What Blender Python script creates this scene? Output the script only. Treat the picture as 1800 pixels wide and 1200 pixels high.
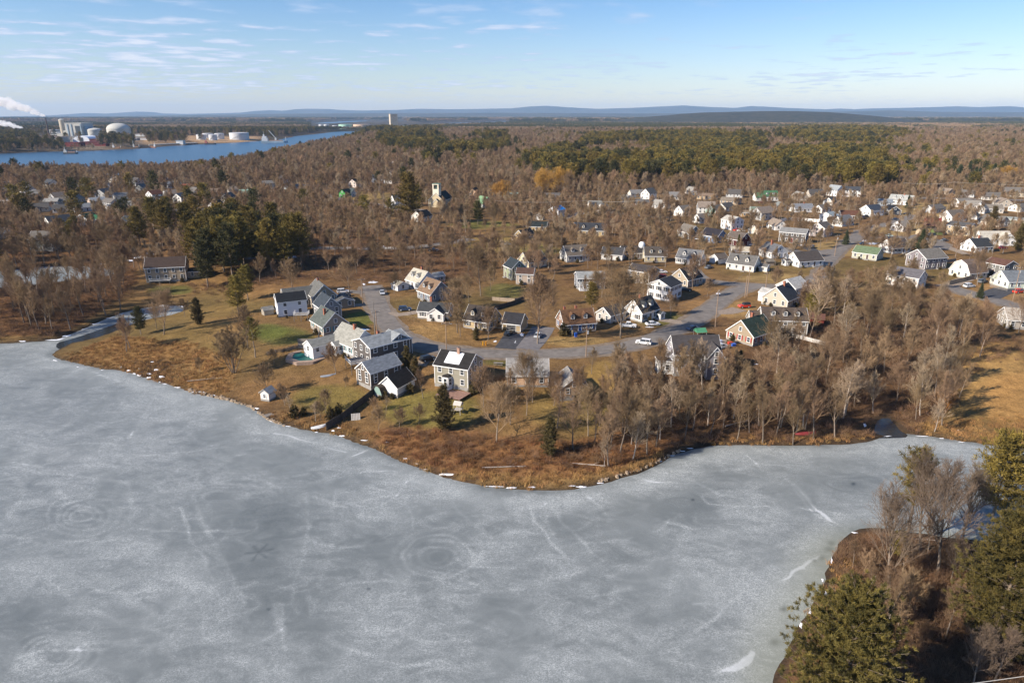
import bpy, math, random
import numpy as np
from mathutils import Vector, Matrix
for o in list(bpy.data.objects): bpy.data.objects.remove(o)
SC = bpy.context.scene
C = SC.collection
R = math.radians
# ------------------------------------------------------------------ camera
CAMZ = 70.0; PITCH = R(18.31); F = 1200.0
cam_d = bpy.data.cameras.new('camera'); cam = bpy.data.objects.new('camera', cam_d); C.objects.link(cam)
cam_d.lens = 24; cam_d.sensor_width = 36; cam_d.clip_start = 0.5; cam_d.clip_end = 120000
cam.location = (0, 0, CAMZ); cam.rotation_euler = (R(90) - PITCH, 0, 0)
SC.camera = cam
# ------------------------------------------------------------------ light
SUN_EL = 31.0; SHADOW_AZ = 25.0          # shadows run this many degrees from +X towards +Y
sd = bpy.data.lights.new('sun', 'SUN'); sun = bpy.data.objects.new('sun', sd); C.objects.link(sun)
sd.energy = 4.9; sd.angle = R(0.5); sd.color = (1.0, 0.885, 0.745)
_t = Vector((math.cos(R(SHADOW_AZ)) * math.cos(R(SUN_EL)), math.sin(R(SHADOW_AZ)) * math.cos(R(SUN_EL)), -math.sin(R(SUN_EL))))
sun.rotation_euler = _t.to_track_quat('-Z', 'Y').to_euler()
W = bpy.data.worlds.new('World'); SC.world = W; W.use_nodes = True
nt = W.node_tree; N = nt.nodes; LK = nt.links
for n in list(N): N.remove(n)
out = N.new('ShaderNodeOutputWorld'); bg = N.new('ShaderNodeBackground'); bg.inputs[1].default_value = 0.070
sky = N.new('ShaderNodeTexSky'); sky.sky_type = 'NISHITA'; sky.sun_disc = False
sky.sun_elevation = R(SUN_EL); sky.sun_rotation = R(180 + 90 - SHADOW_AZ)
sky.air_density = 1.15; sky.dust_density = 0.35; sky.ozone_density = 1.6; sky.altitude = 50
def wn(t, **k):
    n = N.new(t)
    for a, b in k.items(): setattr(n, a, b)
    return n
tc = wn('ShaderNodeTexCoord'); sep = wn('ShaderNodeSeparateXYZ'); LK.new(tc.outputs['Generated'], sep.inputs[0])
zz = wn('ShaderNodeMath', operation='MAXIMUM'); LK.new(sep.outputs[2], zz.inputs[0]); zz.inputs[1].default_value = 0.006
zz2 = wn('ShaderNodeMath', operation='ADD'); LK.new(zz.outputs[0], zz2.inputs[0]); zz2.inputs[1].default_value = 0.035
dx = wn('ShaderNodeMath', operation='DIVIDE'); LK.new(sep.outputs[0], dx.inputs[0]); LK.new(zz2.outputs[0], dx.inputs[1])
dy = wn('ShaderNodeMath', operation='DIVIDE'); LK.new(sep.outputs[1], dy.inputs[0]); LK.new(zz2.outputs[0], dy.inputs[1])
cb = wn('ShaderNodeCombineXYZ'); LK.new(dx.outputs[0], cb.inputs[0]); LK.new(dy.outputs[0], cb.inputs[1])
cn = wn('ShaderNodeTexNoise'); cn.inputs['Scale'].default_value = 2.3; cn.inputs['Detail'].default_value = 7; cn.inputs['Roughness'].default_value = 0.52
LK.new(cb.outputs[0], cn.inputs['Vector'])
cn2 = wn('ShaderNodeTexNoise'); cn2.inputs['Scale'].default_value = 0.28; cn2.inputs['Detail'].default_value = 3
LK.new(cb.outputs[0], cn2.inputs['Vector'])
def wmath(op, a, b=None):
    n = wn('ShaderNodeMath', operation=op)
    for i, v in enumerate((a, b)):
        if v is None: continue
        if isinstance(v, (int, float)): n.inputs[i].default_value = v
        else: LK.new(v, n.inputs[i])
    return n.outputs[0]
left = wmath('MULTIPLY', sep.outputs[0], -0.10)
s1 = wmath('ADD', wmath('MULTIPLY', cn2.outputs['Fac'], 0.55), wmath('MULTIPLY', cn.outputs['Fac'], 0.75))
s2 = wmath('ADD', s1, left)
rmp = wn('ShaderNodeMapRange'); rmp.inputs[1].default_value = 0.665; rmp.inputs[2].default_value = 0.77; rmp.inputs[3].default_value = 0; rmp.inputs[4].default_value = 0.75
LK.new(s2, rmp.inputs[0])
hi = wn('ShaderNodeMapRange'); hi.inputs[1].default_value = 0.15; hi.inputs[2].default_value = 0.10; hi.inputs[3].default_value = 0.08; hi.inputs[4].default_value = 1
LK.new(sep.outputs[2], hi.inputs[0])
lo = wn('ShaderNodeMapRange'); lo.inputs[1].default_value = 0.008; lo.inputs[2].default_value = 0.035; LK.new(sep.outputs[2], lo.inputs[0])
cm = wmath('MULTIPLY', wmath('MULTIPLY', rmp.outputs[0], hi.outputs[0]), lo.outputs[0])
shade = wn('ShaderNodeMapRange'); shade.inputs[1].default_value = 0.72; shade.inputs[2].default_value = 0.86
LK.new(s2, shade.inputs[0])
cc = wn('ShaderNodeMix', data_type='RGBA'); cc.inputs[6].default_value = (4.3, 5.4, 7.4, 1); cc.inputs[7].default_value = (7.2, 7.4, 8.4, 1)
LK.new(shade.outputs[0], cc.inputs[0])
mx = wn('ShaderNodeMix', data_type='RGBA'); LK.new(cm, mx.inputs[0]); 
el = wn('ShaderNodeMapRange'); el.inputs[1].default_value = 0.0; el.inputs[2].default_value = 0.17; LK.new(sep.outputs[2], el.inputs[0])
tint = wn('ShaderNodeMix', data_type='RGBA'); tint.inputs[6].default_value = (1.10, 1.13, 1.42, 1); tint.inputs[7].default_value = (.56, .82, 1.20, 1); LK.new(el.outputs[0], tint.inputs[0])
ml = wn('ShaderNodeMix', data_type='RGBA', blend_type='MULTIPLY'); ml.inputs[0].default_value = 1; LK.new(sky.outputs[0], ml.inputs[6]); LK.new(tint.outputs[2], ml.inputs[7])
LK.new(ml.outputs[2], mx.inputs[6]); LK.new(cc.outputs[2], mx.inputs[7])
LK.new(mx.outputs[2], bg.inputs[0]); LK.new(bg.outputs[0], out.inputs[0])
SC.view_settings.view_transform = 'Standard'; SC.view_settings.look = 'None'
SC.cycles.volume_bounces = 3; SC.view_settings.gamma = 1; SC.view_settings.exposure = 0.82
# ------------------------------------------------------------------ helpers
def lin(h, k=1.0):
    h = h.lstrip('#'); r = []
    for i in (0, 2, 4):
        c = int(h[i:i+2], 16) / 255
        r.append((c / 12.92 if c <= .04045 else ((c + .055) / 1.055) ** 2.4) * k)
    return tuple(r)
def tag(o, label=None, cat=None, group=None, kind=None):
    if label: o['label'] = label
    if cat: o['category'] = cat
    if group: o['group'] = group
    if kind: o['kind'] = kind
    return o
def empty(name, loc=(0, 0, 0), rz=0.0):
    o = bpy.data.objects.new(name, None); C.objects.link(o); o.empty_display_size = 0.5
    o.location = loc; o.rotation_euler = (0, 0, rz); return o
def link(name, me, parent=None, loc=None, rot=None, scale=None):
    o = bpy.data.objects.new(name, me); C.objects.link(o)
    if parent is not None: o.parent = parent
    if loc is not None: o.location = loc
    if rot is not None: o.rotation_euler = rot
    if scale is not None: o.scale = scale
    return o
class MB:
    """collects shapes into one mesh"""
    def __init__(s): s.v = []; s.f = []; s.m = []
    def add(s, vs, fs, m=0):
        b = len(s.v); s.v += [tuple(v) for v in vs]
        for f in fs: s.f.append(tuple(i + b for i in f)); s.m.append(m)
    def box(s, x0, x1, y0, y1, z0, z1, m=0):
        s.add([(x0,y0,z0),(x1,y0,z0),(x1,y1,z0),(x0,y1,z0),(x0,y0,z1),(x1,y0,z1),(x1,y1,z1),(x0,y1,z1)],
              [(0,3,2,1),(4,5,6,7),(0,1,5,4),(1,2,6,5),(2,3,7,6),(3,0,4,7)], m)
    def extrude_x(s, prof, x0, x1, m=0):           # closed profile of (y, z), counter-clockwise seen from +x
        n = len(prof)
        vs = [(x0, y, z) for y, z in prof] + [(x1, y, z) for y, z in prof]
        fs = [tuple(range(n))[::-1], tuple(range(n, 2*n))] + [(i, (i+1) % n, n+(i+1) % n, n+i) for i in range(n)]
        s.add(vs, fs, m)
    def bar(s, p, q, r, n=6, r2=None, m=0):
        p = Vector(p); q = Vector(q); d = (q - p)
        if d.length < 1e-6: return
        d.normalize(); u = d.orthogonal().normalized(); w = d.cross(u); r2 = r if r2 is None else r2
        vs = []
        for c, rr in ((p, r), (q, r2)):
            for i in range(n):
                a = 2*math.pi*i/n; vs.append(c + u*math.cos(a)*rr + w*math.sin(a)*rr)
        s.add(vs, [(i, (i+1) % n, n+(i+1) % n, n+i) for i in range(n)] + [tuple(range(n))[::-1], tuple(range(n, 2*n))], m)
    def lathe(s, prof, n=24, cx=0, cy=0, m=0):     # profile of (r, z)
        b = []
        for r, z in prof: b += [(cx + r*math.cos(2*math.pi*i/n), cy + r*math.sin(2*math.pi*i/n), z) for i in range(n)]
        fs = []
        for k in range(len(prof) - 1):
            fs += [(k*n+i, k*n+(i+1) % n, (k+1)*n+(i+1) % n, (k+1)*n+i) for i in range(n)]
        fs.append(tuple(range((len(prof)-1)*n, len(prof)*n))); fs.append(tuple(range(n))[::-1])
        s.add(b, fs, m)
    def mesh(s, name, mats, smooth=False):
        me = bpy.data.meshes.new(name); me.from_pydata(s.v, [], s.f)
        for m in (mats if isinstance(mats, (list, tuple)) else [mats]): me.materials.append(m)
        me.polygons.foreach_set('material_index', s.m)
        if smooth: me.polygons.foreach_set('use_smooth', [True] * len(s.f))
        me.update(); return me
    def build(s, name, mats, parent=None, smooth=False, **k): return link(name, s.mesh(name, mats, smooth), parent, **k)
def mesh_np(name, V, faces, mats, mi=None, smooth=False):
    """faces: list of (n, k) int arrays"""
    me = bpy.data.meshes.new(name); V = np.asarray(V, np.float32)
    me.vertices.add(len(V)); me.vertices.foreach_set('co', V.ravel())
    faces = [f for f in faces if len(f)]
    loops = np.concatenate([f.ravel() for f in faces]).astype(np.int32)
    tot = np.concatenate([np.full(len(f), f.shape[1], np.int32) for f in faces])
    st = np.concatenate([[0], np.cumsum(tot)[:-1]]).astype(np.int32)
    me.loops.add(len(loops)); me.loops.foreach_set('vertex_index', loops)
    me.polygons.add(len(tot)); me.polygons.foreach_set('loop_start', st); me.polygons.foreach_set('loop_total', tot)
    for m in mats: me.materials.append(m)
    if mi is not None: me.polygons.foreach_set('material_index', np.asarray(mi, np.int32))
    if smooth: me.polygons.foreach_set('use_smooth', np.ones(len(tot), bool))
    me.update(calc_edges=True); return me
# ------------------------------------------------------------------ materials
_mc = {}
def mat(name, col, rough=0.8, var=0.15, scale=1.0, col2=None, bump=0.0, metal=0.0, spec=0.3, rnd=0.0, stretch=None, detail=4, coords='Object'):
    if name in _mc: return _mc[name]
    m = bpy.data.materials.new(name); m.use_nodes = True; t = m.node_tree; n = t.nodes; l = t.links
    b = n['Principled BSDF']; b.inputs['Roughness'].default_value = rough; b.inputs['Metallic'].default_value = metal
    b.inputs['Specular IOR Level'].default_value = spec
    co = n.new('ShaderNodeTexCoord'); src = co.outputs[coords]
    if stretch:
        mp = n.new('ShaderNodeMapping'); mp.inputs['Scale'].default_value = stretch; l.new(src, mp.inputs[0]); src = mp.outputs[0]
    no = n.new('ShaderNodeTexNoise'); no.inputs['Scale'].default_value = scale; no.inputs['Detail'].default_value = detail; l.new(src, no.inputs['Vector'])
    mr = n.new('ShaderNodeMapRange'); mr.inputs[1].default_value = .3; mr.inputs[2].default_value = .7; l.new(no.outputs['Fac'], mr.inputs[0])
    a = col; c2 = col2 or tuple(c * (1 + var) for c in col); a = tuple(c * (1 - var) for c in col) if not col2 else col
    mi = n.new('ShaderNodeMix'); mi.data_type = 'RGBA'; mi.inputs[6].default_value = (*a, 1); mi.inputs[7].default_value = (*c2, 1)
    l.new(mr.outputs[0], mi.inputs[0]); res = mi.outputs[2]
    if rnd:
        oi = n.new('ShaderNodeObjectInfo'); hs = n.new('ShaderNodeHueSaturation')
        r1 = n.new('ShaderNodeMapRange'); r1.inputs[3].default_value = 1 - rnd; r1.inputs[4].default_value = 1 + rnd; l.new(oi.outputs['Random'], r1.inputs[0])
        r2 = n.new('ShaderNodeMath'); r2.operation = 'MULTIPLY'; r2.inputs[1].default_value = 7.31; l.new(oi.outputs['Random'], r2.inputs[0])
        r3 = n.new('ShaderNodeMath'); r3.operation = 'FRACT'; l.new(r2.outputs[0], r3.inputs[0])
        r4 = n.new('ShaderNodeMapRange'); r4.inputs[3].default_value = .5 - rnd * .03; r4.inputs[4].default_value = .5 + rnd * .03; l.new(r3.outputs[0], r4.inputs[0])
        l.new(r1.outputs[0], hs.inputs['Value']); l.new(r4.outputs[0], hs.inputs['Hue']); l.new(res, hs.inputs['Color']); res = hs.outputs[0]
    l.new(res, b.inputs['Base Color'])
    if bump:
        bp = n.new('ShaderNodeBump'); bp.inputs['Strength'].default_value = bump; bp.inputs['Distance'].default_value = .05
        l.new(no.outputs['Fac'], bp.inputs['Height']); l.new(bp.outputs[0], b.inputs['Normal'])
    _mc[name] = m; return m
# ------------------------------------------------------------------ projection
cP, sP = math.cos(PITCH), math.sin(PITCH)
def ray(px, py):
    u = (px - 900) / F; v = (600 - py) / F
    return np.array([u, cP + v * sP, -sP + v * cP])
def flat(px, py, z=0.0):
    d = ray(px, py); t = (CAMZ - z) / max(-d[2], 1e-5); return np.array([d[0]*t, d[1]*t])
def proj(x, y, z):
    x = np.asarray(x, float); y = np.asarray(y, float); dz = np.asarray(z, float) - CAMZ
    f = y * cP - dz * sP; up = y * sP + dz * cP
    f = np.where(f < 1, 1, f)
    return 900 + F * x / f, 600 - F * up / f
def inpoly(px, py, poly):
    px = np.asarray(px); py = np.asarray(py); r = np.zeros(px.shape, bool); n = len(poly)
    for i in range(n):
        x0, y0 = poly[i]; x1, y1 = poly[(i+1) % n]
        if y0 == y1: continue
        c = ((y0 > py) != (y1 > py)) & (px < (x1 - x0) * (py - y0) / (y1 - y0) + x0); r ^= c
    return r
def segdist(x, y, pts, closed=False):
    d = np.full(np.shape(x), 1e9); n = len(pts)
    for i in range(n if closed else n - 1):
        ax, ay = pts[i]; bx, by = pts[(i+1) % n]; ex, ey = bx - ax, by - ay
        t = np.clip(((x - ax) * ex + (y - ay) * ey) / (ex*ex + ey*ey + 1e-9), 0, 1)
        d = np.minimum(d, np.hypot(x - ax - t * ex, y - ay - t * ey))
    return d
def smooth_poly(pts, it=2):
    for _ in range(it):
        q = []
        for i in range(len(pts)):
            a = np.array(pts[i]); b = np.array(pts[(i+1) % len(pts)]); q += [a*.75 + b*.25, a*.25 + b*.75]
        pts = q
    return pts
_VT = {}
def vnoise(x, y, s, seed=0):
    """smooth value noise, about -1..1"""
    T = _VT.get(seed)
    if T is None: T = _VT[seed] = np.random.RandomState(seed).rand(256, 256) * 2 - 1
    X = np.asarray(x) / s; Y = np.asarray(y) / s; i = np.floor(X).astype(int); j = np.floor(Y).astype(int); u = X - i; v = Y - j
    u = u*u*(3-2*u); v = v*v*(3-2*v); i %= 256; j %= 256; i1 = (i+1) % 256; j1 = (j+1) % 256
    return (T[i, j]*(1-u) + T[i1, j]*u)*(1-v) + (T[i, j1]*(1-u) + T[i1, j1]*u)*v
def fbm(x, y, s, seed=0, o=4):
    r = 0; a = 1; t = 0
    for k in range(o): r = r + a * vnoise(x, y, s / 2**k, seed + k); t += a; a *= .55
    return r / t
def sstep(a, b, x): t = np.clip((x - a) / (b - a), 0, 1); return t*t*(3-2*t)
# ------------------------------------------------------------------ water outlines (image positions of the shores, on the water plane)
LAKE_PX = [(-260,612),(-120,608),(0,604),(60,600),(104,597),(128,600),(108,612),(88,622),(96,630),(118,635),(150,640),(180,648),(205,650),(232,656),(262,668),(300,678),(335,688),(370,697),(405,704),(432,712),
 (452,722),(470,736),(500,747),(540,757),(572,761),(600,768),(632,780),(662,791),(695,806),(730,819),(760,831),(800,845),(850,856),(900,861),(960,862),(1010,860),(1050,852),(1090,841),(1125,829),(1160,812),(1200,793),
 (1240,785),(1300,780),(1370,783),(1440,781),(1505,780),(1535,773),(1550,765),(1590,762),(1640,768),(1690,775),(1760,785),(1840,792),(2000,800),(2250,820),(2300,960),(2050,975),(1900,960),(1800,955),(1700,950),(1620,935),(1540,925),(1496,932),(1478,948),(1470,968),(1458,985),(1450,1005),(1452,1025),
 (1436,1050),(1422,1075),(1400,1105),(1380,1140),(1362,1180),(1352,1230),(1330,1300),(1330,1700),(900,2600),(-900,2600),(-1400,1400)]
INLET_PX = [(96,600),(118,590),(150,577),(190,560),(230,545),(262,540),(300,537),(322,538),(320,548),(290,556),(250,562),(215,576),(180,590),(152,598),(132,603)]
POND_PX = [(-60,484),(20,474),(90,467),(150,468),(195,474),(205,481),(180,488),(120,494),(60,502),(0,508),(-60,510)]
BROOK_PX = [(1534,765),(1536,748),(1546,734),(1562,730),(1570,742),(1578,755),(1592,765)]
RIVER_PX = [(-900,276),(-300,273),(0,271),(60,268),(110,266),(160,266),(200,263),(250,262),(300,257),(330,255),(400,252),(440,249),(490,247),(515,240),(560,235),(612,230),(650,232),(640,240),(600,252),(540,262),(470,277),(400,292),(330,302),(240,308),(130,312),(0,312),(-300,318),(-1000,330)]
BAY1_PX = [(548,216.5),(600,213.5),(645,212),(655,213),(600,216),(560,219)]
BAY2_PX = [(692,222),(740,218.5),(820,215.5),(900,213.5),(905,215),(850,218.5),(770,222),(720,225)]
def wpoly(pp, it=2): return smooth_poly([tuple(flat(a, b)) for a, b in pp], it)
LAKE = wpoly(LAKE_PX); INLET = wpoly(INLET_PX); POND = wpoly(POND_PX); BROOK = wpoly(BROOK_PX); RIVER = wpoly(RIVER_PX); BAY1 = wpoly(BAY1_PX); BAY2 = wpoly(BAY2_PX)
def axis(lo, hi, step, g, end):
    a = list(np.arange(lo, hi + .01, step)); s = step; x = a[-1]
    while x < end: s *= g; x += s; a.append(x)
    return a
xr = axis(0, 330, 2.0, 1.06, 42000); GX = np.array([-v for v in xr[:0:-1]] + xr)
GY = np.array(axis(-80, 345, 1.6, 1.03, 34000))
XX, YY = np.meshgrid(GX, GY, indexing='ij')
def sdist(X, Y, poly):
    poly = [tuple(p) for p in poly]; P = np.array(poly); m = 150
    lo = P.min(0) - m; hi = P.max(0) + m; d = np.full(X.shape, 400.0)
    k = (X > lo[0]) & (X < hi[0]) & (Y > lo[1]) & (Y < hi[1])
    if k.any():
        x = X[k]; y = Y[k]; dd = segdist(x, y, poly, True); ins = inpoly(x, y, poly); d[k] = np.where(ins, -dd, dd)
    return d
wob = fbm(XX, YY, 14, 5, 3) * 0.9
D_lake = sdist(XX, YY, LAKE); D_inl = sdist(XX, YY, INLET); D_pond = sdist(XX, YY, POND); D_brk = sdist(XX, YY, BROOK)
D_near = np.minimum(np.minimum(D_lake, D_brk), np.minimum(D_inl, D_pond)) + np.where(YY < 500, wob, 0)
D_far = np.minimum(sdist(XX, YY, RIVER), np.minimum(sdist(XX, YY, BAY1), sdist(XX, YY, BAY2)))
def height():
    rise = lambda d, w: 0.55 * sstep(0, 1.4, d) + 4.3 * sstep(0, w, d)
    h = np.minimum(rise(D_near, 48), rise(D_far, 60))
    pen = sstep(150, 120, YY) * sstep(30, 50, XX)          # low near peninsula
    h = np.where(YY < 160, np.minimum(h, 2.8 + 0 * h), h)
    h = h + (0.35 * fbm(XX, YY, 60, 9, 3)) * sstep(8, 30, np.minimum(D_near, D_far))
    far = sstep(450, 1500, YY)
    h = h + far * sstep(20, 200, np.minimum(D_near, D_far)) * (3.0 * fbm(XX, YY, 700, 21, 3) + 1.0)
    h = np.where(np.minimum(D_near, D_far) < 0, -1.6 * sstep(0, 2.5, -np.minimum(D_near, D_far)), h)
    return h
HH = height()
def H(x, y):
    x = np.asarray(x, float); y = np.asarray(y, float)
    i = np.clip(np.searchsorted(GX, x) - 1, 0, len(GX)-2); j = np.clip(np.searchsorted(GY, y) - 1, 0, len(GY)-2)
    u = (x - GX[i]) / (GX[i+1] - GX[i]); v = (y - GY[j]) / (GY[j+1] - GY[j])
    return (HH[i, j]*(1-u) + HH[i+1, j]*u)*(1-v) + (HH[i, j+1]*(1-u) + HH[i+1, j+1]*u)*v
def P(px, py, dz=0.0):
    z = 4.5
    for _ in range(12):
        x, y = flat(px, py, z + dz); z = .5 * z + .5 * float(H(x, y))
    return Vector((x, y, z))
def vang(px): return math.atan((px - 900) / F * 1.0)
# ---- painting helpers on the ground grid (albedo only)
PXg, PYg = proj(XX, YY, np.maximum(HH, 0)); PXg = PXg + 0; 
PXj = PXg + fbm(XX, YY, 9, 31, 3) * 7; PYj = PYg + fbm(XX, YY, 9, 41, 3) * 4
front = YY > 20
COL = np.zeros(XX.shape + (3,)); 
def setc(mask, c, a=1.0):
    m = (mask * a)[..., None]; COL[:] = COL * (1 - m) + np.array(c) * m
TAN = (0.255, 0.150, 0.060); BRN = (0.155, 0.085, 0.042); DKB = (0.088, 0.054, 0.033); GRN = (0.115, 0.110, 0.035); GLD = (0.30, 0.185, 0.075); RUS = (0.21, 0.105, 0.048); FORF = (0.115, 0.084, 0.060)
COL[:] = np.array((0.195, 0.116, 0.051))
n1 = fbm(XX, YY, 26, 51, 4); n2 = fbm(XX, YY, 60, 61, 3)
setc(sstep(-.05, .35, n1), TAN, .7); setc(sstep(.15, .5, n2), GRN, .35); setc(sstep(.1, .4, -n2 + .5*n1), BRN, .6)
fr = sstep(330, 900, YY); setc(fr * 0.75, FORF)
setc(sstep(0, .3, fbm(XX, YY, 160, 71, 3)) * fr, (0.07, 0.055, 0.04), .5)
setc(sstep(0.05, .25, fbm(XX, YY*2.2, 420, 75, 3)) * sstep(1600, 2600, YY), (0.035, 0.040, 0.022), .8)
setc(sstep(2500, 4500, YY), (0.055, 0.048, 0.038), .6)
def zone(poly, c, a=1.0): setc((inpoly(PXj, PYj, poly) & front).astype(float), c, a)
def disc(px, py, rx, ry, c, a=1.0):
    q = ((PXj - px)/rx)**2 + ((PYj - py)/ry)**2; setc(sstep(1.25, .6, q) * front, c, a)
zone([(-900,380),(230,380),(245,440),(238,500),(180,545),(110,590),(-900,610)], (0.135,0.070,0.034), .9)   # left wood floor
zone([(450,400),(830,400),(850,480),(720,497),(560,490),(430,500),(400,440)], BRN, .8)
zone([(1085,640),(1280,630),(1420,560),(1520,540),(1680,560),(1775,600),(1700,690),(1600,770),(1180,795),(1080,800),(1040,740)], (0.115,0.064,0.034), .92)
zone([(640,760),(720,745),(860,760),(1000,775),(1100,760),(1200,770),(1150,815),(1050,850),(930,862),(820,850),(700,812)], RUS, .85)
zone([(800,832),(900,835),(1000,840),(1090,825),(1150,800),(1180,800),(1100,842),(1000,862),(900,862)], GLD, .9)
zone([(200,590),(330,600),(420,640),(400,700),(300,690),(200,655),(110,632)], (0.27,0.150,0.058), .8)
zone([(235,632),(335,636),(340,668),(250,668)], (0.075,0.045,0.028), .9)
disc(340, 652, 42, 18, GLD, .7); disc(470, 690, 60, 20, (0.24,0.135,0.058), .8)
disc(500, 590, 55, 16, GRN, .95); disc(470, 583, 45, 12, (0.11,0.125,0.03), .8); disc(635, 560, 28, 13, (0.125,0.135,0.032), .9); disc(580, 700, 70, 26, (0.19,0.150,0.045), .75)
disc(760, 720, 90, 36, (0.175,0.145,0.042), .85); disc(300, 510, 40, 9, GRN, .9); disc(885, 510, 38, 14, GRN, .8); disc(1160, 560, 45, 13, GRN, .8); disc(880, 638, 35, 6, GRN, .8)
disc(1010, 720, 90, 40, (0.27,0.185,0.065), .8); disc(1062, 660, 38, 26, (0.33,0.21,0.07), .9); disc(1080, 720, 60, 22, (0.20,0.155,0.055), .7)
disc(760, 585, 55, 16, (0.30,0.185,0.075), .9); disc(1010, 600, 60, 9, (0.32,0.21,0.085), .9); disc(1400, 490, 110, 8, (0.33,0.225,0.095), .8)
disc(1240, 540, 50, 16, (0.31,0.18,0.078), .8); disc(1290, 545, 36, 14, (0.33,0.205,0.085), .9)
disc(1740, 660, 70, 60, (0.37,0.225,0.085), .95); disc(1800, 700, 90, 50, (0.35,0.20,0.075), .95)
disc(1750, 520, 80, 22, (0.30,0.18,0.08), .8); disc(1580, 405, 70, 12, (0.36,0.25,0.11), .8); disc(1630, 370, 60, 14, (0.36,0.25,0.11), .9); disc(1500, 435, 80, 14, (0.33,0.23,0.1), .7)
disc(1650, 770, 120, 14, (0.25,0.15,0.06), .8); disc(870, 430, 80, 14, (0.27,0.19,0.065), .9); disc(950, 440, 40, 8, (0.20,0.17,0.05), .8); disc(850, 395, 60, 6, (0.15,0.15,0.04), .8); disc(640, 345, 60, 8, (0.30,0.21,0.08), .8)
disc(100, 385, 28, 7, (0.30,0.20,0.07), .9); disc(255, 352, 60, 4, (0.20,0.17,0.06), .8); disc(1100, 345, 80, 5, (0.40,0.27,0.12), .8)
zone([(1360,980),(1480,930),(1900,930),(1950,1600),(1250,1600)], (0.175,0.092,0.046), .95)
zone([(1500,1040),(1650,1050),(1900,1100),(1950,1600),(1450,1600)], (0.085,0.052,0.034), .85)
zone([(60,243),(240,238),(300,252),(120,266),(0,262)], (0.23,0.18,0.13), .8)
zone([(240,243),(330,238),(460,240),(460,250),(350,252),(250,252)], (0.42,0.27,0.15), .9)
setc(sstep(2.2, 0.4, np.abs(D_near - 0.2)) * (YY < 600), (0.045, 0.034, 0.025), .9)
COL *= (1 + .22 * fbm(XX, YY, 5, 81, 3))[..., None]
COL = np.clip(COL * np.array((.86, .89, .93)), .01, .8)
nx, ny = len(GX), len(GY)
idx = np.arange(nx*ny).reshape(nx, ny)
Fq = np.stack([idx[:-1, :-1], idx[1:, :-1], idx[1:, 1:], idx[:-1, 1:]], -1).reshape(-1, 4)
def ground_mat():
    m = bpy.data.materials.new('dry_grass'); m.use_nodes = True; n = m.node_tree.nodes; l = m.node_tree.links; b = n['Principled BSDF']
    b.inputs['Roughness'].default_value = .95; b.inputs['Specular IOR Level'].default_value = .1
    at = n.new('ShaderNodeAttribute'); at.attribute_name = 'Col'; co = n.new('ShaderNodeTexCoord')
    def noise(s, d, st=(1,1,1)):
        mp = n.new('ShaderNodeMapping'); mp.inputs['Scale'].default_value = st; l.new(co.outputs['Object'], mp.inputs[0])
        x = n.new('ShaderNodeTexNoise'); x.inputs['Scale'].default_value = s; x.inputs['Detail'].default_value = d; x.inputs['Roughness'].default_value = .65; l.new(mp.outputs[0], x.inputs['Vector']); return x.outputs['Fac']
    cur = at.outputs['Color']
    for s, d, a, c1, c2 in ((.35, 6, .85, (.62,.60,.58,1), (1.35,1.33,1.25,1)), (2.6, 5, .8, (.6,.58,.55,1), (1.45,1.42,1.35,1)), (.06, 4, .7, (.78,.82,.85,1), (1.22,1.18,1.1,1))):
        mr = n.new('ShaderNodeMapRange'); mr.inputs[1].default_value = .3; mr.inputs[2].default_value = .7; l.new(noise(s, d), mr.inputs[0])
        r = n.new('ShaderNodeMix'); r.data_type = 'RGBA'; r.inputs[6].default_value = c1; r.inputs[7].default_value = c2; l.new(mr.outputs[0], r.inputs[0])
        x = n.new('ShaderNodeMix'); x.data_type = 'RGBA'; x.blend_type = 'MULTIPLY'; x.inputs[0].default_value = a; l.new(cur, x.inputs[6]); l.new(r.outputs[2], x.inputs[7]); cur = x.outputs[2]
    l.new(cur, b.inputs['Base Color'])
    bp = n.new('ShaderNodeBump'); bp.inputs['Strength'].default_value = .9; bp.inputs['Distance'].default_value = .35; l.new(noise(1.6, 6), bp.inputs['Height']); l.new(bp.outputs[0], b.inputs['Normal'])
    return m
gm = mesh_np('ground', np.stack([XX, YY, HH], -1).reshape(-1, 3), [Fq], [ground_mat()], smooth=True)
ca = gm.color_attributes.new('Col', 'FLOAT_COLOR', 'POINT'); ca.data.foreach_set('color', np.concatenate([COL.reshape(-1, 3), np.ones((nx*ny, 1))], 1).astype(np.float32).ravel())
tag(link('ground', gm), kind='structure')
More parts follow.
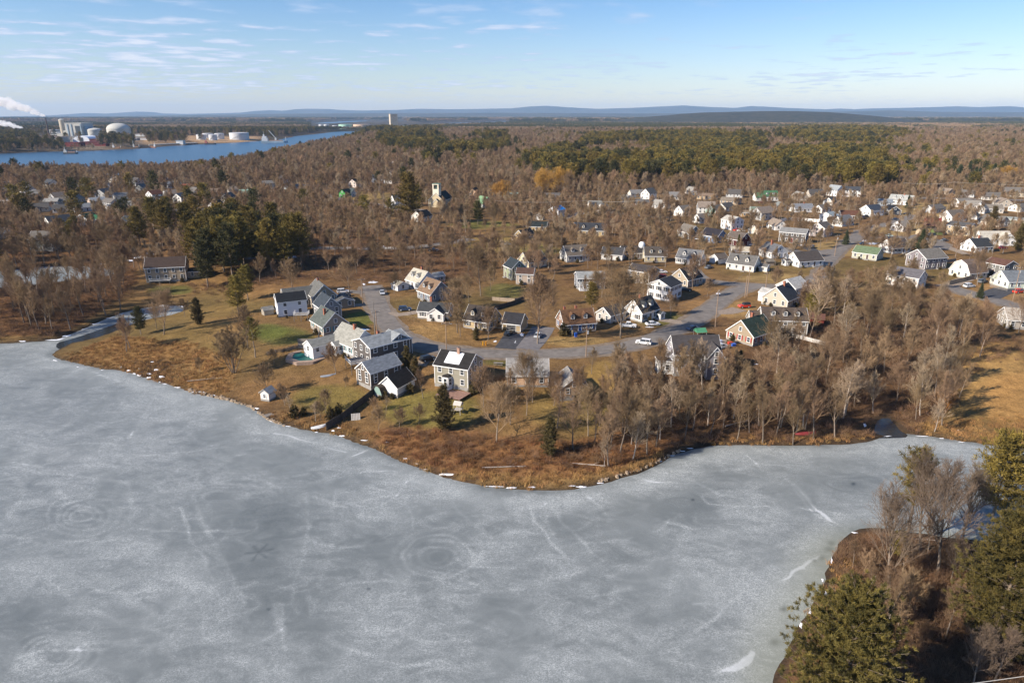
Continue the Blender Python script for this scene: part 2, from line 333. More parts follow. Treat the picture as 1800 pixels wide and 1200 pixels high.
# ------------------------------------------------------------------ frozen lake
IX = np.concatenate([np.arange(-330, -105, 1.6), np.arange(-105, 105, .30), np.arange(105, 330, 1.6)]); IY = np.concatenate([np.arange(50, 175, .28), np.arange(175, 230, .6), np.arange(230, 420, 1.8)])
IXX, IYY = np.meshgrid(IX, IY, indexing='ij'); ipx, ipy = proj(IXX, IYY, 0)
dl = sdist(IXX, IYY, LAKE); fr_ = np.zeros(IXX.shape)      # paint value: -1 dark clear ice .. +1 white frost
dk = np.zeros(IXX.shape)
def idisc(px, py, rx, ry, a):
    global fr_
    a = a if abs(a) > 1 else a * .8
    q = ((ipx - px)/rx)**2 + ((ipy - py)/ry)**2; fr_ = fr_ + a * np.exp(-q * 1.2)
def iline(pts, w, a, wobble=4):
    global fr_
    pts = [tuple(flat(*p)) for p in pts]
    lo = np.min(pts, 0) - 8; hi = np.max(pts, 0) + 8
    k = (IXX > lo[0]) & (IXX < hi[0]) & (IYY > lo[1]) & (IYY < hi[1])
    if not k.any(): return
    x = IXX[k] + fbm(IXX[k], IYY[k], wobble, 91, 2) * .8; y = IYY[k] + fbm(IXX[k], IYY[k], wobble, 92, 2) * .8
    d = segdist(x, y, pts); w = w * .40; fr_[k] += (a if a > 1 else a*.95) * np.exp(-(d/w)**2) * (.45 + .9 * np.clip(.5 + fbm(IXX[k], IYY[k], 5, 93, 2), 0, 1))
for a in [(440,960,120,90,-.75),(470,1060,70,60,-.35),(455,900,90,30,-.35),(640,990,75,60,-.6),(560,1110,55,40,-.35),(1215,880,60,26,-.6),(1230,905,50,25,-.3),(1500,850,50,16,-.5),(1000,930,45,40,-.3),(760,985,50,30,-.3),
          (40,1090,110,40,-.5),(560,1060,50,60,-.35),(1000,1060,160,22,-.25),(850,925,60,14,-.3),(1330,830,70,12,-.2),(180,900,80,24,-.25),(120,1150,80,24,-.35),(340,1150,80,25,-.25),(1080,970,40,20,-.25),(1300,960,60,20,-.2),(900,1130,120,16,-.25),
          (520,760,120,20,.25),(300,720,160,26,.25),(90,760,140,30,.15),(330,1010,60,40,.4),(100,800,90,20,.25),(560,870,60,26,.25),(720,850,80,16,.3),(1230,1040,130,40,.35),(900,1160,200,30,.25),(1000,890,60,16,.35),(1150,850,40,12,.45),(1310,810,60,12,.3),(1380,900,60,26,.25),(240,960,80,30,.25),(60,1000,60,40,.2),(700,1110,120,30,.3),(1240,940,60,16,.25)]: idisc(*a)
def pring(cx, cy, rx, ry, k, w=.9, a=.5):
    iline([(cx + rx*k*math.cos(t/20*6.2832), cy + ry*k*math.sin(t/20*6.2832)) for t in range(21)], w, a)
idisc(770, 978, 60, 36, -.3)
for k, a in ((1, .62), (.80, .3), (.5, .42), (.27, .3), (1.3, .2)): pring(770, 978, 62, 37, k, .9, a)
for k, a in ((1, .4), (.7, .45), (.4, .5), (1.4, .3)): pring(145, 905, 48, 26, k, .9, a)
for k, a in ((1, .45), (.75, .55), (.5, .45), (1.3, .3)): pring(95, 1150, 60, 32, k, .8, a)
idisc(138, 1145, 14, 12, .6); idisc(92, 1165, 3, 2, .8)
for pts, w, a in [([(317,890),(325,915),(345,960),(365,1000),(380,1020)], .7, .8), ([(335,870),(350,900),(380,960),(410,1010),(430,1060)], .8, .45), ([(490,1060),(500,1100),(505,1140)], .6, .6), ([(478,1050),(485,1080),(498,1110)], .8, .5),
    ([(540,870),(545,920),(530,980),(520,1010),(510,1060)], .9, .45), ([(590,860),(585,940),(560,1030)], 1.2, .25), ([(60,1000),(110,1040),(200,1090),(300,1120),(420,1125)], .8, .4), ([(935,890),(945,920),(980,965),(1010,990)], .8, .8), ([(975,890),(990,920),(1030,960),(1055,985)], .8, .6), ([(960,885),(968,930),(1000,990)], .7, .3),
    ([(1380,840),(1400,858),(1430,885),(1460,915),(1490,930)], .9, .8), ([(1390,855),(1430,895),(1465,925)], .7, .4), ([(1230,870),(1245,885),(1290,890),(1350,892)], .7, .7), ([(1310,800),(1325,815),(1335,825)], .6, .8), ([(1440,975),(1380,1015),(1310,1040),(1275,1080),(1210,1110)], .9, .6), ([(1500,960),(1400,990),(1290,1010),(1100,1020)], .7, .25),
    ([(70,625),(110,640),(170,655),(215,672)], .8, .8), ([(215,640),(300,682),(400,705),(450,735)], 1.4, .35), ([(180,745),(230,765),(270,700),(280,690)], .6, .3), ([(230,760),(225,770)], .8, .8), ([(540,770),(620,800),(700,835),(780,860),(860,880),(940,885),(1020,880),(1090,862),(1150,838),(1200,815),(1250,800)], 2.6, .2),
    ([(480,770),(560,800),(640,850),(720,880)], 1.2, .25), ([(980,1150),(1050,1165),(1200,1140)], .6, .3), ([(0,940),(100,950),(230,950)], .9, .3), ([(640,880),(700,870),(790,880),(830,920)], .9, .35), ([(0,800),(60,830),(140,835),(220,850),(235,900),(200,940)], 1.0, .4), ([(30,840),(40,870),(25,900)], 1.0, .4), ([(725,930),(720,900),(715,870)], .5, .4), ([(720,1010),(730,1060)], .5, .3), ([(300,1000),(350,1040),(360,1080),(355,1110)], .7, .35)]: iline(pts, w, a)
iline([(1262,1188),(1290,1175),(1312,1160),(1322,1145)], 1.3, 1.1); idisc(1310, 1158, 12, 6, .6)
rl = random.Random(12)
for _ in range(120):
    cx_, cy_ = rl.uniform(0, 1500), rl.uniform(700, 1190); a0 = rl.uniform(-.6, .9); ln_ = rl.uniform(40, 160); cv = rl.uniform(-.5, .5)
    iline([(cx_ + ln_*t*math.cos(a0 + cv*t), cy_ + .5*ln_*t*math.sin(a0 + cv*t)) for t in (0, .2, .4, .6, .8, 1)], rl.uniform(.5, 1.0), rl.uniform(.25, .6))
band = np.exp(-((-dl - 4)/3.0)**2); fr_ += .40 * band; fr_ -= .50 * np.exp(-((-dl - .4)/1.0)**2) * np.clip(.6 + fbm(IXX, IYY, 20, 97, 2), 0, 1.2)
for px, py, r in [(1445,980,9),(1432,985,5),(1458,965,11),(1378,1070,8),(1362,1128,10),(455,970,2.5),(648,1034,3),(472,1070,3),(1218,878,3),(1500,850,4),(1462,955,8)]:
    q = ((ipx - px)/r)**2 + ((ipy - py)/(r*.7))**2; dk = np.maximum(dk, np.exp(-q * 1.1))
for a in [0.4, 1.3, 2.3, 3.3, 4.6, 5.6]:
    c = np.array(flat(455, 970)); p2 = c + np.array([math.cos(a), math.sin(a)]) * 2.2
    dk = np.maximum(dk, .4 * np.exp(-(segdist(IXX, IYY, [tuple(c), tuple(p2)])/.28)**2))
yg = sstep(9, 0, -dl) * sstep(1250, 1330, ipx) * sstep(900, 960, ipy)       # yellowish thin ice by the near shore
iidx = np.arange(IXX.size).reshape(IXX.shape)
iF = np.stack([iidx[:-1, :-1], iidx[1:, :-1], iidx[1:, 1:], iidx[:-1, 1:]], -1).reshape(-1, 4)
pm = mesh_np('frozen_lake', np.stack([IXX, IYY, 0*IXX], -1).reshape(-1, 3), [iF], [], smooth=True)
ca = pm.color_attributes.new('Paint', 'FLOAT_COLOR', 'POINT')
ca.data.foreach_set('color', np.stack([np.clip(fr_*.5+.5, 0, 1), np.clip(dk, 0, 1), yg, np.ones_like(dk)], -1).astype(np.float32).ravel())
def ice_mat():
    m = bpy.data.materials.new('frosted_ice'); m.use_nodes = True; n = m.node_tree.nodes; l = m.node_tree.links; b = n['Principled BSDF']
    at = n.new('ShaderNodeAttribute'); at.attribute_name = 'Paint'; sp = n.new('ShaderNodeSeparateColor'); l.new(at.outputs['Color'], sp.inputs[0])
    co = n.new('ShaderNodeTexCoord')
    wv = n.new('ShaderNodeTexNoise'); wv.inputs['Scale'].default_value = .05; wv.inputs['Detail'].default_value = 3; l.new(co.outputs['Object'], wv.inputs['Vector'])
    def noise(s, d, r=.6, dist=0.0, stretch=(1,1,1), rot=0):
        mp = n.new('ShaderNodeMapping'); mp.inputs['Scale'].default_value = stretch; mp.inputs['Rotation'].default_value = (0,0,rot); l.new(co.outputs['Object'], mp.inputs[0])
        x = n.new('ShaderNodeTexNoise'); x.inputs['Scale'].default_value = s; x.inputs['Detail'].default_value = d; x.inputs['Roughness'].default_value = r; x.inputs['Distortion'].default_value = dist; l.new(mp.outputs[0], x.inputs['Vector']); return x.outputs['Fac']
    def ma(op, a, b_=None, cl=False):
        x = n.new('ShaderNodeMath'); x.operation = op; x.use_clamp = cl
        for i, v in enumerate((a, b_)):
            if v is None: continue
            if isinstance(v, (int, float)): x.inputs[i].default_value = v
            else: l.new(v, x.inputs[i])
        return x.outputs[0]
    def mrng(v, a, b_, c=0, d=1):
        x = n.new('ShaderNodeMapRange'); x.inputs[1].default_value = a; x.inputs[2].default_value = b_; x.inputs[3].default_value = c; x.inputs[4].default_value = d; l.new(v, x.inputs[0]); return x.outputs[0]
    paint = ma('MULTIPLY', ma('SUBTRACT', sp.outputs[0], .5), 2.0)
    big = mrng(noise(.035, 5, .55, .8), .3, .7, -.26, .26)
    mid = mrng(noise(.16, 6, .6, 1.5, (1, 1.6, 1), .5), .3, .7, -.35, .35)
    area = ma('ADD', ma('ADD', paint, big), mid)
    # flecks of frost: thin broken curls, present where the area value is high
    fl = noise(1.7, 4, .6, 2.6, (1, 1.35, 1), .3); fleck = mrng(fl, .49, .57)
    fl2 = noise(4.2, 2, .5, 1.2); fleck2 = mrng(fl2, .50, .60)
    dens = mrng(area, -.45, .45, .12, 1); dens2 = mrng(noise(.07, 5, .62, .8), .37, .54, .15, 1)
    frost = ma('MULTIPLY', ma('MULTIPLY', ma('MAXIMUM', fleck, ma('MULTIPLY', fleck2, .6)), dens2), dens)
    base = n.new('ShaderNodeMix'); base.data_type = 'RGBA'; base.inputs[6].default_value = (.098,.112,.112,1); base.inputs[7].default_value = (.240,.262,.262,1)
    l.new(mrng(area, -1.15, 1.0), base.inputs[0])
    f2 = n.new('ShaderNodeMix'); f2.data_type = 'RGBA'; f2.inputs[7].default_value = (.49,.515,.51,1); l.new(base.outputs[2], f2.inputs[6]); l.new(ma('MULTIPLY', frost, .66, True), f2.inputs[0])
    w2 = n.new('ShaderNodeMix'); w2.data_type = 'RGBA'; w2.inputs[7].default_value = (.72,.75,.78,1); l.new(f2.outputs[2], w2.inputs[6]); l.new(mrng(paint, .72, 1.2, 0, .75), w2.inputs[0])
    d2 = n.new('ShaderNodeMix'); d2.data_type = 'RGBA'; d2.inputs[7].default_value = (.035,.045,.05,1); l.new(w2.outputs[2], d2.inputs[6]); l.new(ma('MULTIPLY', sp.outputs[1], .9), d2.inputs[0])
    y2 = n.new('ShaderNodeMix'); y2.data_type = 'RGBA'; y2.inputs[7].default_value = (.26,.27,.21,1); l.new(d2.outputs[2], y2.inputs[6]); l.new(ma('MULTIPLY', sp.outputs[2], .55), y2.inputs[0])
    l.new(y2.outputs[2], b.inputs['Base Color'])
    l.new(mrng(area, -1, .6, .34, .62), b.inputs['Roughness']); b.inputs['Specular IOR Level'].default_value = .25
    bp = n.new('ShaderNodeBump'); bp.inputs['Strength'].default_value = .12; bp.inputs['Distance'].default_value = .08; l.new(fl2, bp.inputs['Height']); l.new(bp.outputs[0], b.inputs['Normal'])
    return m
pm.materials.append(ice_mat()); tag(link('frozen_lake', pm), kind='structure')
# ------------------------------------------------------------------ open water
def water_mat(name, col, rough, bump, scale, st=(1,1,1)):
    m = bpy.data.materials.new(name); m.use_nodes = True; n = m.node_tree.nodes; l = m.node_tree.links; b = n['Principled BSDF']
    b.inputs['Base Color'].default_value = (*col, 1); b.inputs['Roughness'].default_value = rough; b.inputs['Specular IOR Level'].default_value = .5
    co = n.new('ShaderNodeTexCoord'); mp = n.new('ShaderNodeMapping'); mp.inputs['Scale'].default_value = st; l.new(co.outputs['Object'], mp.inputs[0])
    no = n.new('ShaderNodeTexNoise'); no.inputs['Scale'].default_value = scale; no.inputs['Detail'].default_value = 6; l.new(mp.outputs[0], no.inputs['Vector'])
    bp = n.new('ShaderNodeBump'); bp.inputs['Strength'].default_value = bump; bp.inputs['Distance'].default_value = .5; l.new(no.outputs['Fac'], bp.inputs['Height']); l.new(bp.outputs[0], b.inputs['Normal'])
    return m
def sheet(name, poly, z, m, kind='structure', label=None, cat=None):
    vs = [(x, y, z) for x, y in poly]; me = bpy.data.meshes.new(name); me.from_pydata(vs, [], [tuple(range(len(vs)))]); me.materials.append(m); me.update()
    if me.polygons[0].normal.z < 0: me.flip_normals()
    return tag(link(name, me), label, cat, kind=kind)
RW = water_mat('river_water', (.028,.078,.140), .32, 1.0, .06, (1,.45,1))
sheet('river', [(-12000,500),(12000,500),(12000,13000),(-12000,13000)], 0.0, RW)
DW = water_mat('still_dark_water', (.018,.022,.022), .06, .15, 1.5)
def pxpoly(pp, z=0.0, it=1): return smooth_poly([tuple(flat(a, b, z)) for a, b in pp], it)
sheet('open_water', pxpoly([(100,602),(118,598),(150,588),(190,574),(214,566),(216,580),(186,592),(160,600),(118,616),(98,612)]), .004, DW)
sheet('brook_water', pxpoly([(1532,752),(1545,732),(1566,728),(1574,742),(1584,756),(1600,768),(1570,770),(1536,770)]), .004, DW)
SNOWM = mat('old_snow', (.78,.80,.84), .6, .06, 1.5, spec=.2)
rs_ = random.Random(3)
snow = MB()
def snow_patch(px, py, w, h, z=None):
    if w < 10 and py > 755 and 600 < px < 1260: w *= 1.3; h *= .5
    if rs_.random() < .3 and 640 < px < 1260 and w < 18: return
    if w < 12 and py > 620: w *= .8; h *= .8
    n = 14; c = P(px, py) if z is None else None; pts = []
    for i in range(n):
        a = 2*math.pi*i/n; k = .40 + .62*rs_.random()
        qx, qy = px + w*k*math.cos(a), py + h*k*math.sin(a)
        if z is None: q = P(qx, qy); pts.append((q.x, q.y, max(q.z, 0) + .05))
        else: f = flat(qx, qy, z); pts.append((f[0], f[1], z))
    cx = sum(p[0] for p in pts)/n; cy = sum(p[1] for p in pts)/n; cz = sum(p[2] for p in pts)/n + .03
    inner = [(cx + (p[0]-cx)*.75, cy + (p[1]-cy)*.75, p[2]*.6 + cz*.4 + .03) for p in pts]
    snow.add(pts + inner + [(cx, cy, cz)], [(i, (i+1) % n, n+(i+1) % n, n+i) for i in range(n)] + [(n+i, n+(i+1) % n, 2*n) for i in range(n)])
for a in [(98,638,7,2),(138,652,3,1.5),(180,654,4,1.5),(213,645,4,1.5),(245,648,3,1),(268,636,5,1),(275,650,8,2.2),(284,662,9,3),(262,657,7,2.5),(236,657,5,2),(245,660,7,3),(226,651,5,2),(262,664,6,2),(281,672,3,1.5),(290,675,6,1.3),(312,681,9,1.4),(350,689,14,1.6),(374,695,8,1.3),(170,603,2,1),
          (450,718,8,2),(478,742,6,2),(505,750,9,1.5),(556,760,6,1.5),(596,752,6,2),(586,757,5,2),(655,765,5,2),(680,777,5,2.5),(640,774,8,2),(665,786,6,2),(600,766,8,2),(690,795,5,2),(712,806,6,2),(732,815,5,2),(748,825,4,1.5),(785,834,16,3),(805,840,9,2),(870,855,22,2),(900,857,16,2),(935,856,10,2),(1005,854,8,3),(1022,856,12,2.5),(1055,849,7,3),
          (1142,820,5,2),(1160,811,5,2),(1182,801,9,3),(1200,793,9,2),(1214,788,8,2),(1140,818,4,2),(1520,748,4,7),(1560,768,10,2),(1620,768,14,1.6),(1655,771,8,1.5),(1684,756,3,1.5),(1690,779,10,1.5),(905,601,4,3),(917,588,6,4),(870,600,4,2),(830,625,6,2),(980,605,3,1),(720,620,4,2),(735,650,8,2),
          (1395,560,5,1),(1262,516,6,1.5),(1140,575,10,1),(1240,545,5,1),(1180,600,6,1.5),(1330,640,6,1),(1454,1042,9,10),(1424,1074,4,9),(1408,1098,4,10),(1462,985,3,8),(1446,1022,4,5),(1502,936,8,2),
          (100,598,22,1.5),(40,600,8,1.2),(120,592,12,3),(150,580,10,1.2),(170,570,12,1.2),(195,560,10,1.2),(215,553,8,1.2),(320,539,8,1.5),(285,537,14,1.2),(300,546,6,1),
          (245,452,18,3),(225,458,14,2),(262,446,10,2),(180,464,14,1.2),(150,470,8,1),(512,452,12,3),(500,450,7,2),(545,438,18,1.2),(655,496,12,2.5),(668,500,4,5),(640,500,4,2),(640,579,12,2),(630,582,8,1),(690,437,26,1.2),(640,436,10,1),(670,433,10,1),(785,421,14,2.5),(765,393,10,1.5),(775,427,6,2),(1535,428,14,3),(1520,423,6,2),(1560,397,6,1),(1225,420,8,1),(1505,440,6,1),(1000,443,3,1)]: snow_patch(*a)
tag(snow.build('snow', SNOWM), 'thin patches of old snow along the shore and in shady yards', 'snow', kind='stuff')
# ------------------------------------------------------------------ roads
ASPH = mat('worn_asphalt', (.165,.147,.130), .9, .22, .5, bump=.2, detail=6, stretch=(1,1,1)); ASPH_N = mat('dark_asphalt', (.055,.056,.062), .85, .25, .8); GRAV = mat('gravel', (.25,.20,.155), .95, .2, 1.2)
VERGE = mat('sandy_verge', (.135,.10,.070), .95, .35, .9, col2=(.22,.175,.13), detail=6); ROADS_W = []
def ribbon(name, pts, width, m, dz=.06, kind='structure', label=None, cat=None, closed_end=True, keep=True):
    p = [np.array(P(*q)[:2]) for q in pts]
    # resample with Catmull-Rom
    res = []
    for i in range(len(p)-1):
        p0 = p[max(i-1, 0)]; p1 = p[i]; p2 = p[i+1]; p3 = p[min(i+2, len(p)-1)]; k = max(2, int(np.linalg.norm(p2-p1)/2.0)); k = min(k, 60)
        for j in range(k):
            t = j/k; res.append(.5*((2*p1) + (-p0+p2)*t + (2*p0-5*p1+4*p2-p3)*t*t + (-p0+3*p1-3*p2+p3)*t**3))
    res.append(p[-1]); res = np.array(res); tg = np.gradient(res, axis=0); tg /= np.linalg.norm(tg, axis=1)[:, None] + 1e-9; nr = np.stack([-tg[:, 1], tg[:, 0]], 1)
    nc = 7; V = []
    edge = 1 + .05 * np.array([fbm(r[0], r[1], 6, 7, 2) for r in res])
    for c in range(nc):
        o = (c/(nc-1) - .5) * width; q = res + nr * (o * edge)[:, None]; crown = .05 * (1 - (2*c/(nc-1)-1)**2)
        V.append(np.stack([q[:, 0], q[:, 1], H(q[:, 0], q[:, 1]) + dz + crown], 1))
    V = np.stack(V, 1); n = len(res); id_ = np.arange(n*nc).reshape(n, nc)
    f = np.stack([id_[:-1, :-1], id_[:-1, 1:], id_[1:, 1:], id_[1:, :-1]], -1).reshape(-1, 4)
    me = mesh_np(name, V.reshape(-1, 3), [f[:, ::-1]], [m], smooth=True)
    if m is ASPH and width > 5:
        o2 = np.array([-1, -.55, .55, 1]); V2 = []
        for c in o2:
            q = res + nr * (c*(width/2 + 1.5*(1 + .9*np.array([fbm(r[0]+c*31, r[1], 5, 17, 2) for r in res]))))[:, None] if abs(c) == 1 else res + nr*(c*width/2)
            V2.append(np.stack([q[:, 0], q[:, 1], H(q[:, 0], q[:, 1]) + .03], 1))
        V2 = np.stack(V2, 1); i2 = np.arange(n*4).reshape(n, 4); f2 = np.stack([i2[:-1, :-1], i2[:-1, 1:], i2[1:, 1:], i2[1:, :-1]], -1).reshape(-1, 4)
        tag(link('road_verge', mesh_np('road_verge', V2.reshape(-1, 3), [f2[:, ::-1]], [VERGE], smooth=True)), kind='structure')
    if keep: ROADS_W.append(([tuple(r) for r in res], width))
    return tag(link(name, me), label, cat, kind=kind)
ribbon('road', [(652,502),(657,515),(666,540),(682,568),(704,590),(740,606),(800,617),(870,622),(950,622),(1020,619),(1085,612),(1135,600),(1175,585),(1210,570),(1240,550),(1265,530),(1290,513),(1325,503)], 7.0, ASPH)
ribbon('road', [(1195,476),(1215,487),(1245,494),(1280,499),(1325,502),(1370,504),(1410,500),(1440,486),(1452,465),(1468,447),(1485,432),(1500,420),(1515,407),(1535,399),(1560,394),(1590,385),(1610,378)], 5.8, ASPH, dz=.085)
ribbon('road', [(1372,436),(1400,443),(1430,446),(1470,440)], 7, ASPH, dz=.11)
ribbon('road', [(1490,425),(1520,418),(1560,417),(1600,418),(1635,421),(1655,430),(1650,438)], 7.5, ASPH, dz=.11)
ribbon('road', [(1655,500),(1690,512),(1730,523),(1775,535),(1830,550),(1900,570)], 7.5, ASPH)
ribbon('road', [(1585,349),(1640,348),(1700,350),(1800,352),(1900,354)], 9, ASPH)
ribbon('road', [(560,340),(600,350),(640,357),(690,364),(740,370)], 9, ASPH)
ribbon('road', [(970,388),(1000,379),(1030,374),(1080,374),(1130,379),(1180,383)], 8, ASPH)
ribbon('road', [(430,455),(480,446),(530,438),(590,436),(650,437),(720,435),(780,428),(830,420)], 6, ASPH)
ribbon('road', [(85,370),(120,368),(160,367)], 8, ASPH); ribbon('road', [(245,362),(280,366),(320,371)], 8, ASPH)
ribbon('driveway', [(888,613),(897,600),(906,586)], 6.6, ASPH_N, dz=.05); ribbon('driveway', [(925,614),(938,600),(950,584),(955,575)], 7.5, mat('grey_drive', (.15,.14,.14), .9, .2, .8), dz=.05)
ribbon('driveway', [(672,548),(700,553),(735,548)], 4.2, GRAV, dz=.04); ribbon('driveway', [(640,536),(618,537),(598,540)], 4, GRAV, dz=.04); ribbon('driveway', [(640,515),(615,512),(602,512)], 4.5, ASPH, dz=.04)
ribbon('driveway', [(1215,572),(1190,566),(1165,562),(1145,558)], 4.5, GRAV, dz=.04); ribbon('driveway', [(1262,548),(1280,548),(1300,543)], 6, GRAV, dz=.04); ribbon('driveway', [(1245,493),(1230,484),(1222,474)], 5, ASPH, dz=.05)
ribbon('driveway', [(1735,523),(1765,510),(1800,508)], 8, ASPH_N, dz=.05); ribbon('driveway', [(1668,505),(1680,497),(1700,490)], 6, GRAV, dz=.04); ribbon('driveway', [(1655,430),(1680,440),(1700,447)], 5, GRAV, dz=.04)
ribbon('driveway', [(1440,444),(1425,438),(1410,430)], 6, ASPH_N, dz=.05); ribbon('driveway', [(1600,417),(1622,412),(1640,410)], 5, ASPH, dz=.05); ribbon('driveway', [(1215,600),(1240,600),(1275,604)], 8, GRAV, dz=.04)
ribbon('driveway', [(650,593),(630,588),(612,584)], 3.6, GRAV, dz=.04); ribbon('driveway', [(762,626),(748,632),(738,643)], 3.6, GRAV, dz=.04)
# ------------------------------------------------------------------ houses
WHITE = '#efeeea'
def wallm(c):
    l_ = sum(lin(c))/3; return mat('siding_' + c.strip('#'), lin(c, .78 if l_ > .7 else .60), .75, .07, .35, bump=.15, stretch=(1, 1, 14))
def roofm(c): return mat('shingle_' + c.strip('#'), lin(c, .66), .9, .25, .9, bump=.4, detail=6, stretch=(1, 1, 3))
TRIM = mat('white_trim', (.74, .74, .72), .6, .05, 1); GLASS = mat('window_glass', (.030, .038, .048), .12, .3, .5, spec=.6)
BRICK = mat('chimney_brick', (.30, .115, .07), .9, .25, 3); FOUND = mat('foundation', (.26, .25, .235), .9, .15, 1.5); DECKM = mat('weathered_deck', (.27, .20, .16), .85, .2, 2)
GREYW = mat('weathered_wood', (.20, .18, .16), .9, .25, 2.5, stretch=(1, 1, 6))
HOUSES = []
_wm = {}
def win_mesh(w, h, fm=None):
    k = (w, h, fm.name if fm else '')
    if k in _wm: return _wm[k]
    a = MB(); t = .13; y0, y1 = -.10, .02
    a.box(-w/2-t, w/2+t, y0, y1, h/2, h/2+t); a.box(-w/2-t-.04, w/2+t+.04, y0-.05, y1, -h/2-t, -h/2)
    a.box(-w/2-t, -w/2, y0, y1, -h/2, h/2); a.box(w/2, w/2+t, y0, y1, -h/2, h/2); a.box(-w/2, w/2, -.06, .0, -.035, .035)
    if w > 1.4: a.box(-.05, .05, -.07, .0, -h/2, h/2)
    b = MB(); b.box(-w/2, w/2, -.045, .015, -h/2, h/2)
    c = MB(); c.v = a.v + b.v; c.f = a.f + [tuple(i + len(a.v) for i in f) for f in b.f]; c.m = [0]*len(a.f) + [1]*len(b.f)
    _wm[k] = (a.mesh('window', fm or TRIM), b.mesh('pane', GLASS), c.mesh('window', [fm or TRIM, GLASS])); return _wm[k]
def window(par, x, y, z, rz, w=.95, h=1.35, lod=0, fm=None):
    f, p, c = win_mesh(w, h, fm)
    if lod == 0:
        o = link('window', f, par, (x, y, z), (0, 0, rz)); link('pane', p, o)
    else: o = link('window', c, par, (x, y, z), (0, 0, rz))
    return o
PROF = {'gable': [(-1, 0), (0, 1), (1, 0)], 'gambrel': [(-1, 0), (-.62, .68), (0, 1), (.62, .68), (1, 0)], 'shed': [(-1, 0), (1, 1)], 'flat': [(-1, 0), (1, .06)], 'barrel': [(-1, 0), (-.8, .55), (-.4, .9), (0, 1), (.4, .9), (.8, .55), (1, 0)], 'salt': [(-1, 0), (-.25, 1), (1, .35)]}
def shell(L, Wd, e, rise, prof, z0=-1.2):
    b = MB(); pr = [(y*Wd/2, e + z*rise - .12) for y, z in PROF[prof]]
    b.extrude_x([(-Wd/2, z0), (Wd/2, z0)] + pr[::-1], -L/2, L/2); return b
def roof_mb(L, Wd, e, rise, prof, o=.35, ox=.25, t=.2):
    b = MB(); P_ = [(y*Wd/2, e + z*rise) for y, z in PROF[prof]]
    s0 = (P_[1][1]-P_[0][1]) / max(P_[1][0]-P_[0][0], .01); s1 = (P_[-1][1]-P_[-2][1]) / max(P_[-1][0]-P_[-2][0], .01)
    up = [(P_[0][0]-o, P_[0][1]-o*s0)] + P_[1:-1] + [(P_[-1][0]+o, P_[-1][1]+o*s1)]
    x0, x1 = -L/2-ox, L/2+ox; n = len(up)
    top = [(x0, y, z) for y, z in up] + [(x1, y, z) for y, z in up]; bot = [(x, y, z - t) for x, y, z in top]
    fs = []
    for i in range(n-1): fs += [(i, n+i, n+i+1, i+1), (2*n+i, 2*n+i+1, 3*n+i+1, 3*n+i), (i, i+1, 2*n+i+1, 2*n+i), (n+i, 3*n+i, 3*n+i+1, n+i+1)]
    fs += [(0, 2*n, 3*n, n), (n-1, 2*n-1, 4*n-1, 3*n-1)]
    b.add(top + bot, fs); return b, up
def trim_mb(L, Wd, e, up, ox=.25, z0=.1):
    b = MB(); c = .14
    for sx in (-1, 1):
        for sy in (-1, 1):
            x = sx*L/2; y = sy*Wd/2; b.box(min(x - sx*c, x + sx*.03), max(x - sx*c, x + sx*.03), min(y - sy*c, y + sy*.03), max(y - sy*c, y + sy*.03), z0, e - .15)
        x = sx*(L/2 + ox + .015); n = len(up)
        for i in range(n-1):
            (y0, q0), (y1, q1) = up[i], up[i+1]
            b.add([(x-.03, y0, q0+.015), (x-.03, y1, q1+.015), (x-.03, y1, q1-.30), (x-.03, y0, q0-.30), (x+.03, y0, q0+.015), (x+.03, y1, q1+.015), (x+.03, y1, q1-.30), (x+.03, y0, q0-.30)],
                  [(0,1,2,3), (7,6,5,4), (0,4,5,1), (1,5,6,2), (2,6,7,3), (3,7,4,0)])
    for y, q, s in ((up[0][0], up[0][1], -1), (up[-1][0], up[-1][1], 1)):
        b.box(-L/2-ox+.02, L/2+ox-.02, min(y, y+s*.04), max(y, y+s*.04), q-.27, q+.01)
    return b
def dormers(par, L, Wd, e, rise, n, side, wc, rc, lod, dw=1.5, xs=None):
    sl = rise/(Wd/2); yb = side*Wd*.36; zb = e + (Wd/2-abs(yb))*sl; hh = 1.25; pk = .75
    xs = xs or [(i+.5)/n*L*.8 - L*.4 for i in range(n)]
    yin = max(abs(yb) - (hh+pk)/sl, .1)
    for x in xs:
        b = MB(); f = abs(yb)
        prof = [(-dw/2, zb-.4), (dw/2, zb-.4), (dw/2, zb+hh), (0, zb+hh+pk), (-dw/2, zb+hh)]
        vs = [(x+a, side*f, z) for a, z in prof] + [(x+a, side*yin, z) for a, z in prof]
        b.add(vs, [(0,1,2,3,4), (9,8,7,6,5)] + [(i, 5+i, 5+(i+1) % 5, (i+1) % 5) for i in range(5)])
        d = b.build('dormer', wc, par)
        r = MB(); o = .18; t = .12
        A = [(x-dw/2-o, zb+hh-o*.9), (x, zb+hh+pk+.06), (x+dw/2+o, zb+hh-o*.9)]
        fr, bk = side*(f+o), side*max(yin-.2, .05)
        top = [(a, fr, z) for a, z in A] + [(a, bk, z) for a, z in A]; bot = [(a, y, z-t) for a, y, z in top]
        r.add(top+bot, [(0,1,4,3), (1,2,5,4), (6,9,10,7), (7,10,11,8), (0,6,7,1), (1,7,8,2), (0,3,9,6), (2,8,11,5), (3,4,10,9), (4,5,11,10)])
        r.build('dormer_roof', rc, d)
        window(d, x, side*f, zb+hh*.55+.1, 0 if side < 0 else math.pi, .8, 1.05, 1)
